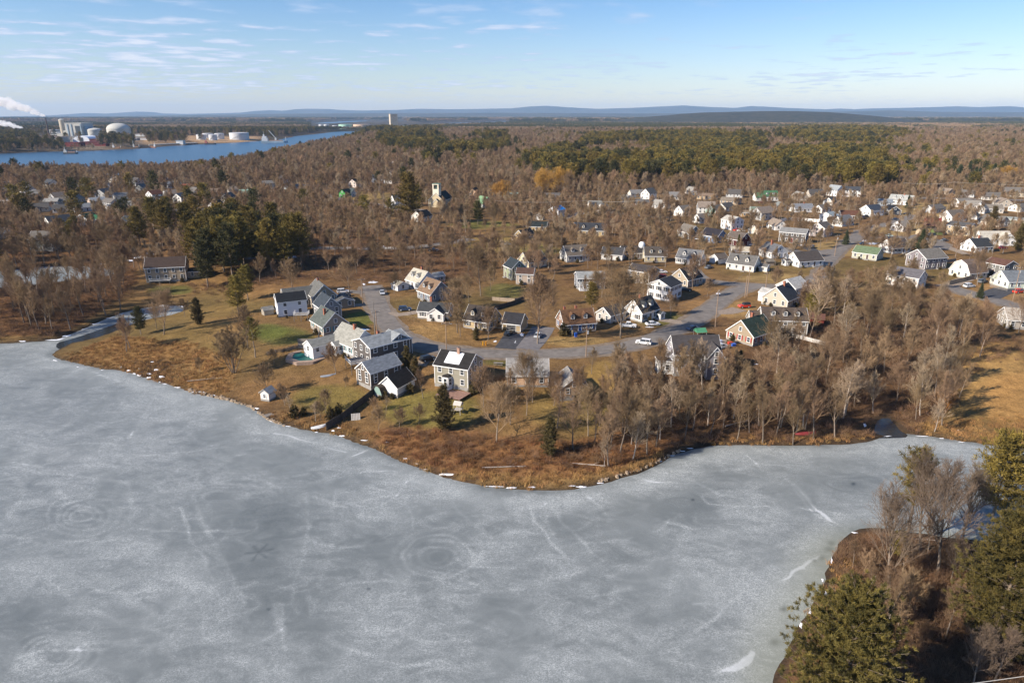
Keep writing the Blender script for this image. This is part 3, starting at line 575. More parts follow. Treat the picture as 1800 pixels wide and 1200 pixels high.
def facade(par, L, Wd, e, rise, tocam, lod, prof, door=True, shut=None, stories=None, sparse=False, fm=None):
    """windows on the sides that the picture's viewpoint (or one a little beside it) can see"""
    ns = stories or max(1, int(round(e/2.75))); sh = []
    for k, (ln, off, rz, nrm) in enumerate(((L, Wd/2, 0, (0,-1)), (L, Wd/2, math.pi, (0,1)), (Wd, L/2, math.pi/2, (1,0)), (Wd, L/2, -math.pi/2, (-1,0)))):
        if nrm[0]*tocam[0] + nrm[1]*tocam[1] < -.12: continue
        cnt = max(1, int(ln/(3.4 if sparse else 2.7)))
        xs = [(i+.5)/cnt*ln - ln/2 for i in range(cnt)]
        for s in range(ns):
            z = 1.75 + s*2.75
            if z + .8 > e: z = e - .95
            for i, x in enumerate(xs):
                wx, wy = (x, -off-.0) if k == 0 else (x, off) if k == 1 else (off, x) if k == 2 else (-off, x)
                if door and k in (0, 1) and s == 0 and i == cnt//2 and cnt > 1:
                    d = MB(); d.box(-.5, .5, -.07, .02, -1.05, 1.05); d.box(-.62, -.5, -.10, .02, -1.05, 1.15, 1); d.box(.5, .62, -.10, .02, -1.05, 1.15, 1); d.box(-.5, .5, -.10, .02, 1.05, 1.15, 1); d.box(-.9, .9, -1.1, .0, -1.6, -1.08, 2)
                    dd = d.build('door', [door if door is not True else mat('dark_door', (.09,.06,.05), .5, .1, 1), TRIM, FOUND], par); dd.location = (wx, wy, 1.45); dd.rotation_euler = (0, 0, rz); continue
                window(par, wx, wy, z, rz, .95 if lod < 2 else 1.0, 1.35, lod, fm)
                if shut and lod < 2:
                    for q in (-1, 1):
                        b = MB(); b.box(q*.86-.2, q*.86+.2, -.08, .01, -.72, .72); o = b.build('shutter', shut, par); o.location = (wx, wy, z); o.rotation_euler = (0, 0, rz)
        if k >= 2 and prof in ('gable', 'gambrel') and rise > 1.9:
            wx = off if k == 2 else -off
            window(par, wx, 0, e + rise*.30, rz, .85, 1.1, lod, fm)
def chimney(par, x, y, ztop, zb, m=None, w=.7):
    b = MB(); b.box(x-w/2, x+w/2, y-w/2, y+w/2, zb, ztop); b.box(x-w/2-.06, x+w/2+.06, y-w/2-.06, y+w/2+.06, ztop, ztop+.14); b.box(x-w/4, x+w/4, y-w/4, y+w/4, ztop+.14, ztop+.3, 1)
    return b.build('chimney', [m or BRICK, GLASS], par)
def house(label, px, py, L, Wd, e, rise, tv, wall, roof, prof='gable', chim=(), dorm=0, wings=(), shut=None, door=True, cat='house', name='house', group=None, lod=None, stories=None, trim=None, wins=True, sparse=False, dormx=None, seen=None):
    p = P(px, py); al = math.degrees(math.atan((px-900)/F)); rot = R(tv - al)
    lod = lod if lod is not None else (0 if py > 425 else 1 if py > 370 else 2)
    zs = [float(H(p.x + math.cos(rot)*a*L/2 - math.sin(rot)*b*Wd/2, p.y + math.sin(rot)*a*L/2 + math.cos(rot)*b*Wd/2)) for a in (-1, 1) for b in (-1, 1)]
    z = sum(zs)/4
    r = empty(name, (p.x, p.y, z), rot); tag(r, label, cat, group)
    HOUSES.append((p.x, p.y, max(L, Wd)/2 + 1.0, seen)); wm = wallm(wall); rm = roofm(roof)
    tc_ = Vector((-p.x, -p.y)).normalized(); tocam = (tc_.x*math.cos(rot) + tc_.y*math.sin(rot), -tc_.x*math.sin(rot) + tc_.y*math.cos(rot))
    shell(L, Wd, e, rise, prof).build('wall', wm, r)
    rb, up = roof_mb(L, Wd, e, rise, prof); rf = rb.build('roof', rm, r)
    if lod < 2 and (trim is None or trim): trim_mb(L, Wd, e, up).build('trim', TRIM, r)
    if lod == 0: f = MB(); f.box(-L/2-.04, L/2+.04, -Wd/2-.04, Wd/2+.04, -1.3, .42); f.build('foundation', FOUND, r)
    side = -1 if tocam[1] < 0 else 1
    if wins: facade(r, L, Wd, e, rise, tocam, lod, prof, door, shut, stories, sparse)
    if dorm: dormers(r, L, Wd, e, rise, dorm, side, wm, rm, lod, xs=dormx)
    for c in chim:
        cx = c[0]*L/2; cy = c[1]*Wd/2; chimney(rf, cx, cy, e + rise + (c[2] if len(c) > 2 else .9), e + .2*rise, c[3] if len(c) > 3 else None)
    for w_ in wings: wing(r, w_, wm, rm, tocam, lod)
    return r
def wing(r, w, wm, rm, tocam, lod):
    # w: dict(x, y, L, W, e, rise, rot(deg), prof, wall, roof, wins)
    a = R(w.get('rot', 0)); wm = wallm(w['wall']) if 'wall' in w else wm; rm = roofm(w['roof']) if 'roof' in w else rm
    b = shell(w['L'], w['W'], w['e'], w['rise'], w.get('prof', 'gable'), w.get('z0', -1.2)); o = b.build(w.get('name', 'wing'), wm, r); o.location = (w['x'], w['y'], w.get('z', 0)); o.rotation_euler = (0, 0, a)
    rb, up = roof_mb(w['L'], w['W'], w['e'], w['rise'], w.get('prof', 'gable'), w.get('o', .25), .18, .16); rb.build('roof', rm, o)
    if lod < 2: trim_mb(w['L'], w['W'], w['e'], up, .18).build('trim', TRIM, o)
    tc2 = (tocam[0]*math.cos(a) + tocam[1]*math.sin(a), -tocam[0]*math.sin(a) + tocam[1]*math.cos(a))
    if w.get('wins', True): facade(o, w['L'], w['W'], w['e'], w['rise'], tc2, max(lod, 1), w.get('prof', 'gable'), door=False, stories=w.get('stories'))
    if 'gdoor' in w: garage_door(o, w['L'], w['W'], w['gdoor'])
def garage_door(par, L, Wd, side, w=2.6, h=2.1, m=None):
    b = MB(); b.box(-w/2, w/2, -.05, .03, 0, h); b.box(-w/2-.12, -w/2, -.08, .03, 0, h+.1, 1); b.box(w/2, w/2+.12, -.08, .03, 0, h+.1, 1); b.box(-w/2, w/2, -.08, .03, h, h+.12, 1)
    for k in (1, 2, 3): b.box(-w/2+.02, w/2-.02, -.065, -.045, h*k/4-.02, h*k/4+.02, 1)
    o = b.build('garage_door', [m or mat('garage_door_grey', (.24,.22,.21), .6, .1, 1), TRIM], par)
    o.location = {0: (0, -Wd/2, .1), 1: (0, Wd/2, .1), 2: (L/2, 0, .1), 3: (-L/2, 0, .1)}[side]; o.rotation_euler = (0, 0, {0: 0, 1: math.pi, 2: math.pi/2, 3: -math.pi/2}[side]); return o
TEAL = mat('teal_shutter', (.06,.20,.22), .6, .1, 1); REDM = mat('red_paint', (.32,.035,.03), .5, .1, 1); BLK = mat('black_shutter', (.02,.02,.022), .6, .1, 1); BLU = mat('blue_paint', (.04,.12,.30), .5, .1, 1)
# ---- lake-side row
colonial = house('tan two-storey house with a wide brown roof and white deck beside the pines at left', 297, 489, 15.5, 9, 6.0, 3.4, -12, '#cbb79c', '#4d3f38', door=False, wings=[dict(x=11.5, y=2, L=7, W=7, e=2.8, rise=.9, roof='#3c3a3c')])
house('white two-storey box-like house with a black roof beside the pine', 513, 551, 9.6, 7, 5.5, 2.2, 8, '#eef1f5', '#22262c', door=False, sparse=True)
house('tan-grey gabled house with long grey roof behind the white box-like house', 566, 535, 11, 8.5, 4.6, 4.0, 103, '#b5a68f', '#70706c', dormx=[2], wings=[dict(x=3, y=7, L=12, W=8, e=3.6, rise=3.2, rot=90), dict(x=-6, y=-6, L=6, W=7, e=2.6, rise=1.4, roof='#5b5c5e')], chim=[(.5, 0, .5)])
house('narrow blue-grey gabled house between the tan-grey gable and the teal-shuttered house', 577, 556, 9, 6.6, 4.4, 3.4, 108, '#a7a9ab', '#3e4750', dorm=0)
house('grey shingled house with teal shutters and brick chimney above the pool', 580, 579, 10.5, 8.4, 3.1, 3.9, 112, '#b1a596', '#5f6662', shut=TEAL, chim=[(-.1, .35, .2)])
house('white house with pale grey roof, brick chimney and teal shutters next to the pool', 624, 613, 11.5, 8.6, 3.2, 4.0, 122, '#eeeeec', '#a3a299', shut=TEAL, chim=[(-.25, .1, .8)], wings=[dict(x=5.5, y=7.5, L=9, W=5.2, e=2.7, rise=1.6, rot=90), dict(x=1.5, y=4.8, L=3, W=3, e=2.5, rise=.9, rot=90)])
house('dark grey two-storey house with low pale roof and white-trimmed end wall above the shore', 672, 627, 13, 9.2, 5.6, 1.7, 32, '#6f6a67', '#9a9fa1', chim=[(-.1, .1, .5)], wings=[dict(x=3.6, y=-1.4, L=5.4, W=8, e=5.2, rise=2.2, rot=90)], door=False)
house('grey sunroom wing on posts with a pale roof and triple window, at the deck', 667, 667, 10, 6, 4.2, 2.3, 37, '#7d7064', '#a1a5a7', door=False, cat='garage building')
house('white gabled garage with a dark mossy roof beside the mint shed', 699, 685, 7.4, 5.6, 2.6, 2.5, 52, '#efeff0', '#4b4238', door=False, wins=False, cat='garage', name='garage')
mint = house('small mint green shed with a rounded dark roof by the white garage', 677, 691, 4.6, 2.8, 1.9, 1.0, 38, '#9db9b0', '#54493f', prof='barrel', door=False, wins=False, cat='shed', name='shed', trim=False)
sage = house('sage grey two-storey house with black roof partly white with snow and a bay window', 807, 669, 9.6, 8.8, 5.7, 2.6, -27, '#b3ad9b', '#2e2c2b', chim=[(.1, -.15, 1.1, mat('pale_brick', (.36,.22,.16), .9, .2, 3))], door=False)
b = MB(); s_ = 2.6/4.4
b.add([(-2.3, -3.7, 5.7+(4.4-3.7)*s_+.03), (2.0, -3.7, 5.7+(4.4-3.7)*s_+.03), (2.0, -.5, 5.7+3.9*s_+.03), (-2.3, -.5, 5.7+3.9*s_+.03), (-2.3, -3.7, 5.7+(4.4-3.7)*s_+.15), (2.0, -3.7, 5.7+(4.4-3.7)*s_+.15), (2.0, -.5, 5.7+3.9*s_+.15), (-2.3, -.5, 5.7+3.9*s_+.15)],
      [(0,3,2,1), (4,5,6,7), (0,1,5,4), (1,2,6,5), (2,3,7,6), (3,0,4,7)]); b.build('snow_cover', SNOWM, sage)
b = MB(); n_ = 5; pr = [(-1.7, -4.4), (-1.2, -5.6), (.3, -5.6), (.9, -4.4)]
b.add([(x-.6, y, -.6) for x, y in pr] + [(x-.6, y, 3.0) for x, y in pr], [(0,1,5,4), (1,2,6,5), (2,3,7,6), (4,5,6,7), (3,2,1,0)]); bay = b.build('bay_window', TRIM, sage)
b = MB(); b.add([(x*1.08-.6, y-.15, 3.0) for x, y in pr] + [(-1.0, -4.42, 3.55), (-.3, -4.42, 3.55)], [(0,1,4), (1,2,5,4), (2,3,5), (3,2,1,0)]); b.build('bay_roof', roofm('#2e2c2b'), bay)
for x_, y_, a_ in ((-.95-.1, -5.6, 0), (-2.05, -5.0, -68), (.0, -5.0, 63)): window(bay, x_, y_, 1.7, R(a_), .8, 1.7, 1)
house('peach ranch house with a flat-looking pale grey roof and thin chimney beside the shore lawn', 927, 668, 10.5, 8, 3.3, 3.0, 1, '#f0c8a6', '#a19e9a', chim=[(-.15, -.2, .8)], door=False)
house('small tan gabled garage standing alone on the lawn below the street', 1003, 688, 8, 7, 2.7, 2.6, 103, '#d8bb9c', '#a09b94', door=False, sparse=True, cat='garage', name='garage')
house('grey-blue Victorian house with steep dark roof and white gable trim in the wood edge', 1216, 648, 12.5, 8.4, 6.0, 3.8, 17, '#a5a3ab', '#4f4b4b', wings=[dict(x=4.2, y=-3.2, L=6.5, W=4.6, e=5.6, rise=2.9, rot=90), dict(x=-7.6, y=-1.5, L=3, W=5, e=3.2, rise=.6, rot=90, prof='shed', wall='#dedcd8')], stories=2)
house('tan cape house with green roof, red shutters and brick chimney by the parked cars', 1318, 596, 11, 9.2, 3.2, 4.0, 57, '#b9a78e', '#3b4a3f', shut=REDM, chim=[(.1, .1, 1.0)], wings=[dict(x=6.5, y=-2.5, L=7, W=5, e=2.6, rise=.8, roof='#8f8f90')])
house('large pinkish tan house with long grey dormer behind the green-roofed cape', 1372, 581, 13.5, 9, 4.9, 2.9, 14, '#b6a998', '#5d5148', dorm=3, wings=[dict(x=-7, y=1, L=6, W=7, e=3.2, rise=3, rot=0)])
house('cream cape house with a white wing and orange brick chimney near the road corner', 1371, 534, 10, 9.4, 3.1, 4.2, 67, '#ddd2bf', '#41454c', chim=[(.1, -.1, 1.0)], wings=[dict(x=2, y=5.5, L=5, W=6, e=3.4, rise=1.2, rot=90, wall='#efeeea', roof='#c9c6bf')])
house('white building with pale roof behind the cream cape at the road corner', 1391, 516, 9, 8, 3.6, 2.8, 60, '#f0efec', '#cfccc4')
house('tall white house with black roof above the driveway, pink-shaded brick base', 1167, 523, 9.2, 9.4, 5.7, 2.1, 63, '#f1f0ee', '#3a3c41', shut=BLK)
house('white cape house with dark dormered roof below the tall white house', 1127, 559, 9, 7.6, 3.6, 3.8, 52, '#ece9e4', '#3e4143', dorm=2, shut=BLK, chim=[(-.3, 0, 1)], wings=[dict(x=4, y=-4.6, L=2.4, W=2.4, e=2.2, rise=.7, rot=90)])
house('white shed-like house behind the big bare tree on the street', 1074, 562, 8, 6, 3.0, 2.2, 50, '#d9d2c8', '#5c554f', shut=None)
house('brick-pink cape house with rust-brown roof and two blue dormers facing the street', 1012, 577, 10.6, 8.2, 3.0, 3.6, 19, '#a68876', '#76573f', dorm=2, shut=BLU, door=BLU, chim=[(0, .1, .7), (-.7, .2, .5)], sparse=True)
house('cream cape house with dark roof and two dormers beside the double garage drive', 848, 573, 9.4, 8.2, 3.1, 3.8, -29, '#dcc59c', '#4a423d', dorm=2, shut=BLK)
g1 = house('cream garage with black roof and a dark door at the head of the asphalt drive', 905, 578, 6.2, 6.6, 2.9, 2.6, -20, '#cdb58e', '#35353a', wins=False, door=False, cat='garage', name='garage'); garage_door(g1, 6.2, 6.6, 0, 3.0, 2.3, BLK)
house('white cottage with dark roof, tall brick chimney and bay front below the blue cape', 766, 556, 10.5, 7, 2.9, 2.2, -16, '#edebe6', '#4b4d4e', shut=BLK, chim=[(-.35, .35, 1.4)], wings=[dict(x=1.5, y=-3.6, L=5, W=5.6, e=2.8, rise=1.9, rot=90)])
house('slate blue cape house with warm brown roof and dormers', 764, 524, 9.4, 9.2, 3.2, 4.2, 122, '#8b94a0', '#8a725c', dorm=2, chim=[(-.6, -.6, -1.5)])
house('pale blue-white cape house with cream roof beside the brown-roofed blue house', 741, 504, 9.5, 8.6, 3.2, 3.9, 124, '#dfe3e8', '#c3bdac', dorm=2, shut=BLK, chim=[(.1, -.2, .8)], wings=[dict(x=2.5, y=8.5, L=4.5, W=5, e=2.3, rise=1.1, rot=0), dict(x=5, y=-9, L=9, W=5, e=2.5, rise=1.2, rot=80, wall='#b7bcc0', roof='#9b9ea0')])
house('pale green house with dark blue-green roof beside the pink-white building', 905, 488, 8, 6.6, 5.2, 3.0, 116, '#a9b193', '#333c42', shut=BLK)
house('pinkish white building with brown roof next to the pale green house', 924, 497, 7, 6.4, 4.6, 1.8, -8, '#d8c5b3', '#5f483d', sparse=True, door=False)
house('cream cape house with slate roof and two white dormers behind the pale green house', 935, 468, 10.6, 8, 3.2, 3.8, 42, '#f0e4c4', '#3f484d', dorm=2, chim=[(-.2, 0, .7)])
house('grey cape house with brown-grey roof and one bright white gable end', 1010, 457, 11.5, 8.4, 3.4, 3.9, 24, '#d2d2cf', '#7a7065', dorm=2)
house('yellow house with black roof and front sunroom by the field', 922, 424, 10, 7.4, 3.3, 3.4, 52, '#e6c687', '#2c2f33', wings=[dict(x=-6.2, y=-.8, L=4, W=6, e=2.7, rise=1.8)])
house('cream single-storey building with a long dark green roof behind the yellow house', 945, 405, 12, 8, 3.0, 2.4, -12, '#d9bf92', '#2c3434', door=False, sparse=True)
CH = house('cream church with a dark green roof and square open belfry', 775, 361, 20, 11.5, 5.2, 5.2, 68, '#ecd9b2', '#23322f', cat='church', name='church', wins=False, door=False, lod=1, wings=[dict(x=-11, y=-1.5, L=4, W=7, e=2.8, rise=3.4, wins=False), dict(x=9, y=-9, L=14, W=8, e=3.2, rise=2.0, rot=90, roof='#3e4a45', stories=1)])
tb = MB(); tb.box(-9.6, -4.8, -2.4, 2.4, 6, 13.0); 
for sx in (-1, 1):
    for sy in (-1, 1): tb.box(-7.2+sx*2.0-.45, -7.2+sx*2.0+.45, sy*2.0-.45, sy*2.0+.45, 13.0, 16.2)
tb.box(-9.8, -4.6, -2.6, 2.6, 16.2, 16.8); tw = tb.build('belfry', wallm('#f3ead2'), CH)
ti = MB(); ti.box(-8.6, -5.8, -1.4, 1.4, 13.0, 16.2); ti.build('louver', mat('louver_green', (.06,.09,.08), .8, .1, 1), tw)
tr = MB(); tr.box(-9.9, -4.5, -2.7, 2.7, 16.8, 17.0); tr.build('cap', roofm('#5f8a78'), tw)
for x_ in (-6, -2, 2, 6): window(CH, x_, -5.75, 2.7, 0, 1.0, 2.2, 1)
# (label, px, py, L, W, eave, rise, theta, wall, roof, extra)
TBL = [
('white house with two steep front gables left of the church', 702,361,11,8,4.8,3.6,22,WHITE,'#34363a',dict(wings=[dict(x=-2.6,y=-3,L=4,W=5,e=4.6,rise=3.2,rot=90),dict(x=3,y=-3,L=4,W=5,e=4.6,rise=3.2,rot=90)])),
('cream stepped house with small upper storey below the white double gable house', 697,375,9,7,3.4,1.6,8,'#e9dcc0','#474a4d',dict(wings=[dict(x=0,y=0,L=5,W=4,e=5.6,rise=1),dict(x=-8,y=-1,L=6,W=5,e=2.6,rise=1.2,wall='#f3ecdc')])),
('bright green gabled house with dark roof left of the road', 608,346,9,7,3.6,3.0,50,'#4fae54','#39423a',{}),
('white and grey gabled house attached behind the green house', 621,345,8,7,3.8,3.0,115,'#c8d2d6','#4a5454',{}),
('yellow two-storey house with black roof among the bare trees', 561,324,9.5,8,5.2,2.6,62,'#e6b968','#2e2f33',{}),
('white two-storey house with pale roof near the left road', 496,322,10,8,5.0,2.4,115,'#e0e0dc','#6a6a68',{}),
('long grey single-storey house beside the white two-storey house at left', 518,332,17,8,2.8,1.6,28,'#b9c1c4','#59626a',{}),
('white gabled house with charcoal roof and porch below the church', 742,388,11,9,3.2,3.6,52,'#ede9e0','#2e3033',dict(dorm=0)),
('white and brown gabled house behind the green house', 624,329,9,8,5,3,60,'#ecdcd0','#44403c',{}),
('white farmhouse half hidden behind a large bare tree', 664,320,12,8,5,2.6,20,WHITE,'#6b6a66',{}),
('white house with grey roof to the right of the half hidden farmhouse', 683,322,11,8,4.4,2.6,-25,'#f0eee8','#73716c',{}),
('small white gabled house high among far bare trees', 633,281,11,9,4,3.4,60,WHITE,'#6d6a64',{}),
('cream bungalow in the far clearing left of the dark pines', 656,283,17,10,3.4,2.2,15,'#f2e6cc','#8a867c',{}),
('long white ranch house at the far clearing edge', 684,293,26,10,3.4,2.2,8,'#e9e7df','#8d8b85',{}),
('white house with pale peaked roof right of the long ranch', 700,289,14,10,4,3,55,'#f4f2ee','#7e8184',{}),
('small red barn in the far clearing', 718,297,9,7,3,2.4,10,'#8c3535','#6b5550',{}),
('house with a mint green metal roof right of the church', 851,363,12,9,3.2,4.4,-62,'#cfd3c8','#86ab83',{}),
('small pink-beige house with steep gable right of the church', 834,349,9,8,5.2,3.6,70,'#e3bf9e','#4a3b33',{}),
('olive green flat-roofed trailer under the willow', 900,349,14,7,4.2,.8,8,'#7d8a5c','#8fa092',{}),
('yellow house with grey roof below the golden willow', 970,353,13,9,3.4,3.0,12,'#e4c16d','#6f6b68',{}),
('tiny white cottage with a shed roof by the bare tree', 949,386,5,5,2.6,2.2,80,'#f0eee8','#8d8c88',{}),
('white cottage with wide windows behind the leaning pole', 1045,366,10,8,3.0,2.6,22,'#f1efe8','#8c8a82',{}),
('small white house right of the leaning pole cottage', 1060,371,7,7,3.0,2.6,62,'#ece4d6','#a5a196',{}),
('brown house with a long grey roof by the road bend', 1131,362,18,9,3.0,2.2,-8,'#7c6255','#63615f',{}),
('white farmhouse with tall gable at the field edge', 1140,350,12,8,5.4,3.6,60,'#f2efe9','#77746e',{}),
('large yellow house with long dark roof and two dormers in the trees', 1037,413,18,9,3.5,3.6,-4,'#e2c896','#3d4046',dict(dorm=2)),
('white bungalow behind bare trees, dark roof', 1078,455,10,8,3.0,2.8,-12,'#e3e1dc','#4b4b4d',{}),
('low house with a long black roof beside the white tank', 1112,452,12,9,3.0,2.6,15,'#8f8a84','#413c3a',{}),
('cream cape house with dormers right of the white tank', 1150,458,10,8,3.2,3.6,8,'#e2cfa2','#5a534d',dict(dorm=2)),
('dark blue house with pale grey roof and white porch', 1036,504,11,8,4.6,1.8,10,'#3c4a60','#a4a6a3',dict(wings=[dict(x=-3,y=-5,L=4,W=3.4,e=2.5,rise=.8,wall='#e9edf0')])),
('beige two-storey house with dark roof behind the tall white house', 1130,494,10,8,5.0,2.0,-30,'#cbb698','#4b4543',{}),
('beige cape house with black dormered roof right of the tall white house', 1206,499,10,8.4,3.2,3.9,55,'#c4b49c','#2d3238',dict(dorm=2,shut=None)),
('white cape house with grey roof, two dormers and black shutters on the corner hill', 1214,463,11.5,8.4,3.1,3.6,-19,'#eeebe4','#77787a',dict(dorm=2,shut=BLK)),
('white cape house with two dormers facing the road corner', 1306,473,12.2,8.6,3.1,3.6,-19,'#f2ead8','#6f6d6a',dict(dorm=2,wings=[dict(x=8.6,y=2,L=3.5,W=3.5,e=2.3,rise=1)])),
('small white garage left of the corner cape', 1263,462,6.4,5.4,2.5,2.0,50,'#eeeeee','#7b7065',dict(wins=False,door=False)),
('low garage with cream roof behind the corner cape', 1300,448,9,7,2.6,1.6,15,'#e3dccd','#cfc5b0',dict(wins=False,door=False)),
('white and blue-shaded house with grey roof and tall chimney on the side street', 1358,451,10,9,3.4,3.2,-52,'#eceef0','#6c6e72',dict(chim=[(-.1,-.2,1.4)])),
('white gabled house with a broad brown-grey roof at the wood edge', 1413,466,13,9.4,3.1,3.4,40,'#e8e6e2','#57504c',dict(wings=[dict(x=-8,y=2,L=3,W=3,e=2.5,rise=.6)])),
('dark red gabled house with grey roof behind a narrow cypress', 1297,431,10,8,3.8,3.4,-42,'#5b2027','#6a6058',{}),
('blue gabled house with dark roof left of the dark red house', 1254,424,11,8,3.6,3.4,-38,'#7fa3cf','#322f36',{}),
('grey house with grey-brown roof in shade of the bare trees', 1211,417,11,8,3.6,3.6,-55,'#8f8b84','#7c756c',{}),
('tall white house with pale roof and blue-shaded gable beside the spruce', 1286,402,9.5,9,5.6,2.2,-48,'#f0f0ee','#c3bfb4',{}),
('small white gabled shed between the tall white house and the fence', 1327,410,6,6,2.6,2.6,70,'#ece4d4','#7b6c5d',dict(wins=False)),
('dark grey two-storey house with white windows and a red front door', 1394,425,13.5,8,5.6,2.0,-11,'#6a635d','#8f8f8d',dict(door=REDM,chim=())),
('pinkish white two-storey house right of the dark grey house', 1442,414,10,8.4,5.2,2.6,65,'#ecdcd3','#6f6863',{}),
('tall white house with a pale blue roof end above the cul-de-sac', 1455,394,8,8,6.0,1.8,62,'#f2f2f2','#9ba7ab',{}),
('white house with grey cross roof behind the cedar hedge', 1408,372,14,9,3.0,2.8,28,'#ecebe8','#8a8d92',dict(chim=[(.2,0,.8)])),
('small slate gabled house left of the grey cross-roof house', 1370,370,7,7,3.8,2.4,115,'#8c8a86','#8f938e',{}),
('white farmhouse with a bright green roof and two dormers', 1350,352,13,9,4.0,3.8,24,'#f3f1ea','#4f7a58',dict(dorm=2,wings=[dict(x=-9,y=-1,L=6,W=7,e=3,rise=3.4)])),
('tan ranch house at the wood edge behind the spruce', 1243,350,15,9,3.0,1.8,-12,'#d9bf9a','#8f7b68',{}),
('tan bungalow screened by bare trees right of the tan ranch', 1284,358,14,9,3.0,2.0,-18,'#c9b59a','#8f8373',{}),
('white slatted gable house at the left of the teal trimmed house', 1200,379,9,8,3.6,3.4,50,'#e5e1da','#8d8478',{}),
('teal trimmed house with brown roof behind the spruce', 1256,378,11,8,3.6,3.4,58,'#bfe0d4','#7d776c',{}),
('small white house in front of the teal trimmed house', 1232,391,8,7,3.0,2.8,45,'#efece6','#877d74',{}),
('tan flat-roofed garage in the middle of the right hand village', 1312,380,8,7,2.8,.9,10,'#d2ac78','#9c8c76',{}),
('pale green-grey house with hipped porch right of the tan garage', 1330,378,9,8,4.0,1.8,10,'#aeb5a2','#7e8c7c',{}),
('tall white house at the edge of the wood, left one of two', 1467,344,11,8,5.6,3.4,-40,'#edeeee','#a5aaac',{}),
('tall white house at the edge of the wood, right one of two', 1497,345,12,9,5.6,2.6,8,'#f3f3f1','#4c4f55',{}),
('small white gable house below the pair of tall white houses', 1460,360,8,8,3,3,60,'#f0eee8','#4c4f55',{}),
('white gabled house with slate roof beside the navy house', 1531,378,11,10,4.0,3.2,46,'#f2f2f0','#3f4856',{}),
('navy blue gabled house with white windows', 1566,376,11,8,3.2,2.8,115,'#28384c','#23262e',dict(wings=[dict(x=0,y=7,L=6,W=8,e=3,rise=2)])),
('big white cape house with dormers beside the open field', 1585,359,17,10,3.6,3.6,-14,'#f5f3ee','#b4b6b0',dict(dorm=3,chim=[(.1,0,.9)])),
('low house with a blue-grey roof left of the big white cape', 1552,361,12,8,2.8,2.2,5,'#a8b0b8','#8b939b',{}),
('brown-roofed low house by the cul-de-sac', 1492,384,12,9,2.8,2.6,15,'#c4b4a2','#6e4b3a',{}),
('small bright white house on the curve of the road', 1583,405,9,8,3.0,2.8,60,'#fafaf8','#a59a8c',{}),
('white gabled cottage with a brown-grey roof near the tall cedar', 1674,388,13,9,3.6,3.6,52,'#ece4d8','#7b7268',{}),
('cream two-storey house with dark roof in front of the white cottage', 1687,412,12,9,5.4,1.8,-16,'#dfc9a4','#5d5c5c',{}),
('white cross-gabled house with cream roof and garage wing', 1742,428,16,9,3.4,3.4,35,'#f6f5f2','#cfc9ba',dict(wings=[dict(x=4,y=-3,L=8,W=8,e=3.4,rise=3.2,rot=90)])),
('white cape house with black roof in front of the cross-gabled house', 1716,441,11,9,3.2,3.4,48,'#f4f3ef','#3f4246',dict(chim=[(.1,.1,1)])),
('low pale green house at the right edge', 1782,393,20,9,3.2,1.0,2,'#c9dcc0','#a5aba5',{}),
('white gabled house with grey-brown roof right of the green-roofed house', 1571,443,11,8.6,3.2,3.6,48,'#f0eeea','#5d534d',dict(shut=BLK)),
('pale house with a moss green roof at the wood edge', 1524,454,11,8.6,3.2,2.6,-18,'#d6d5bb','#6f8061',{}),
('large grey two-storey house with pink-grey sunlit gable and dark side wall', 1626,469,12,10.5,5.2,3.2,48,'#9a9296','#817c74',{}),
('cream and white gambrel-roofed house behind the yard tree', 1700,486,10,9.4,3.2,4.4,52,'#f5e9cc','#7b6a60',dict(prof='gambrel')),
('grey gambrel house with a red garage door', 1756,482,9,8,5.0,1.8,-35,'#8c8c88','#6b4c40',{}),
('pale green-white gabled house with a carport at the right', 1779,503,12,9.4,3.2,3.4,42,'#e6ecd6','#7f858a',{}),
('white two-storey house mostly hidden behind the brush', 1590,503,12,8,5.0,2.6,-20,'#efe6dc','#6d6a6e',{}),
('grey-white house at the right edge behind bare trees', 1797,573,12,9,3.2,2.8,20,'#bfb7ac','#b9b0a4',{}),
('black gabled house in the shade of the conifers', 1574,318,14,11,6.0,5,95,'#20252e','#1c1f26',{}),
('house with pale grey roof among conifers, far right', 1716,320,17,10,3.2,3.6,-6,'#b5a48c','#8f9297',{}),
('white-gabled house with grey roof left of the far willow', 1645,305,12,9,3.6,3.2,20,'#d9cbb8','#8f8a84',{}),
('white farm building at the far right road', 1778,345,18,10,4.0,3.6,12,'#ded2ba','#7b7670',{}),
('white cottage in the far right village, leftmost of three by the road', 1690,363,11,8,3.4,3,45,'#e9e6e0','#8d877f',{}),
('white cottage in the far right village, middle of three by the road', 1708,367,10,8,3.2,3,10,'#e2ddd4','#99938a',{}),
('small white steep-gabled cottage, rightmost of three by the road', 1722,374,9,7,3.8,3.6,80,'#f2efe8','#a09a90',{}),
('white cottage with dark shade porch left of the brush at far right', 1742,373,12,9,3.0,2.6,15,'#e0d8cc','#8d857a',{}),
('long white far estate building above the pine forest', 1600,245,52,12,6,3,8,'#f2f0ea','#d9d6ce',{}),
('white house beside the far estate building', 1622,242,18,12,8,4,60,'#f0e6d8','#a09a90',{}),
('white cottage with bright green roof in the left village', 155,393,11,9,3.4,3.2,52,'#efeee9','#2f6b4a',dict(wings=[dict(x=3,y=-5,L=7,W=6,e=3,rise=2.4,rot=90)])),
('white low house with a pale grey roof above the green-roofed cottage', 148,371,13,9,3.4,2.2,8,'#d6dadc','#8b8f92',{}),
('white two-storey house with rust-red roof and porch in the left village', 273,352,10,8,5.4,2.8,35,'#e6e8e8','#8b5a44',dict(wings=[dict(x=3,y=-5,L=8,W=2.6,e=2.6,rise=.7)])),
('white house with steep sunlit gable by the river trees', 92,333,12,9,5.4,4,112,'#f2eee4','#474a50',{}),
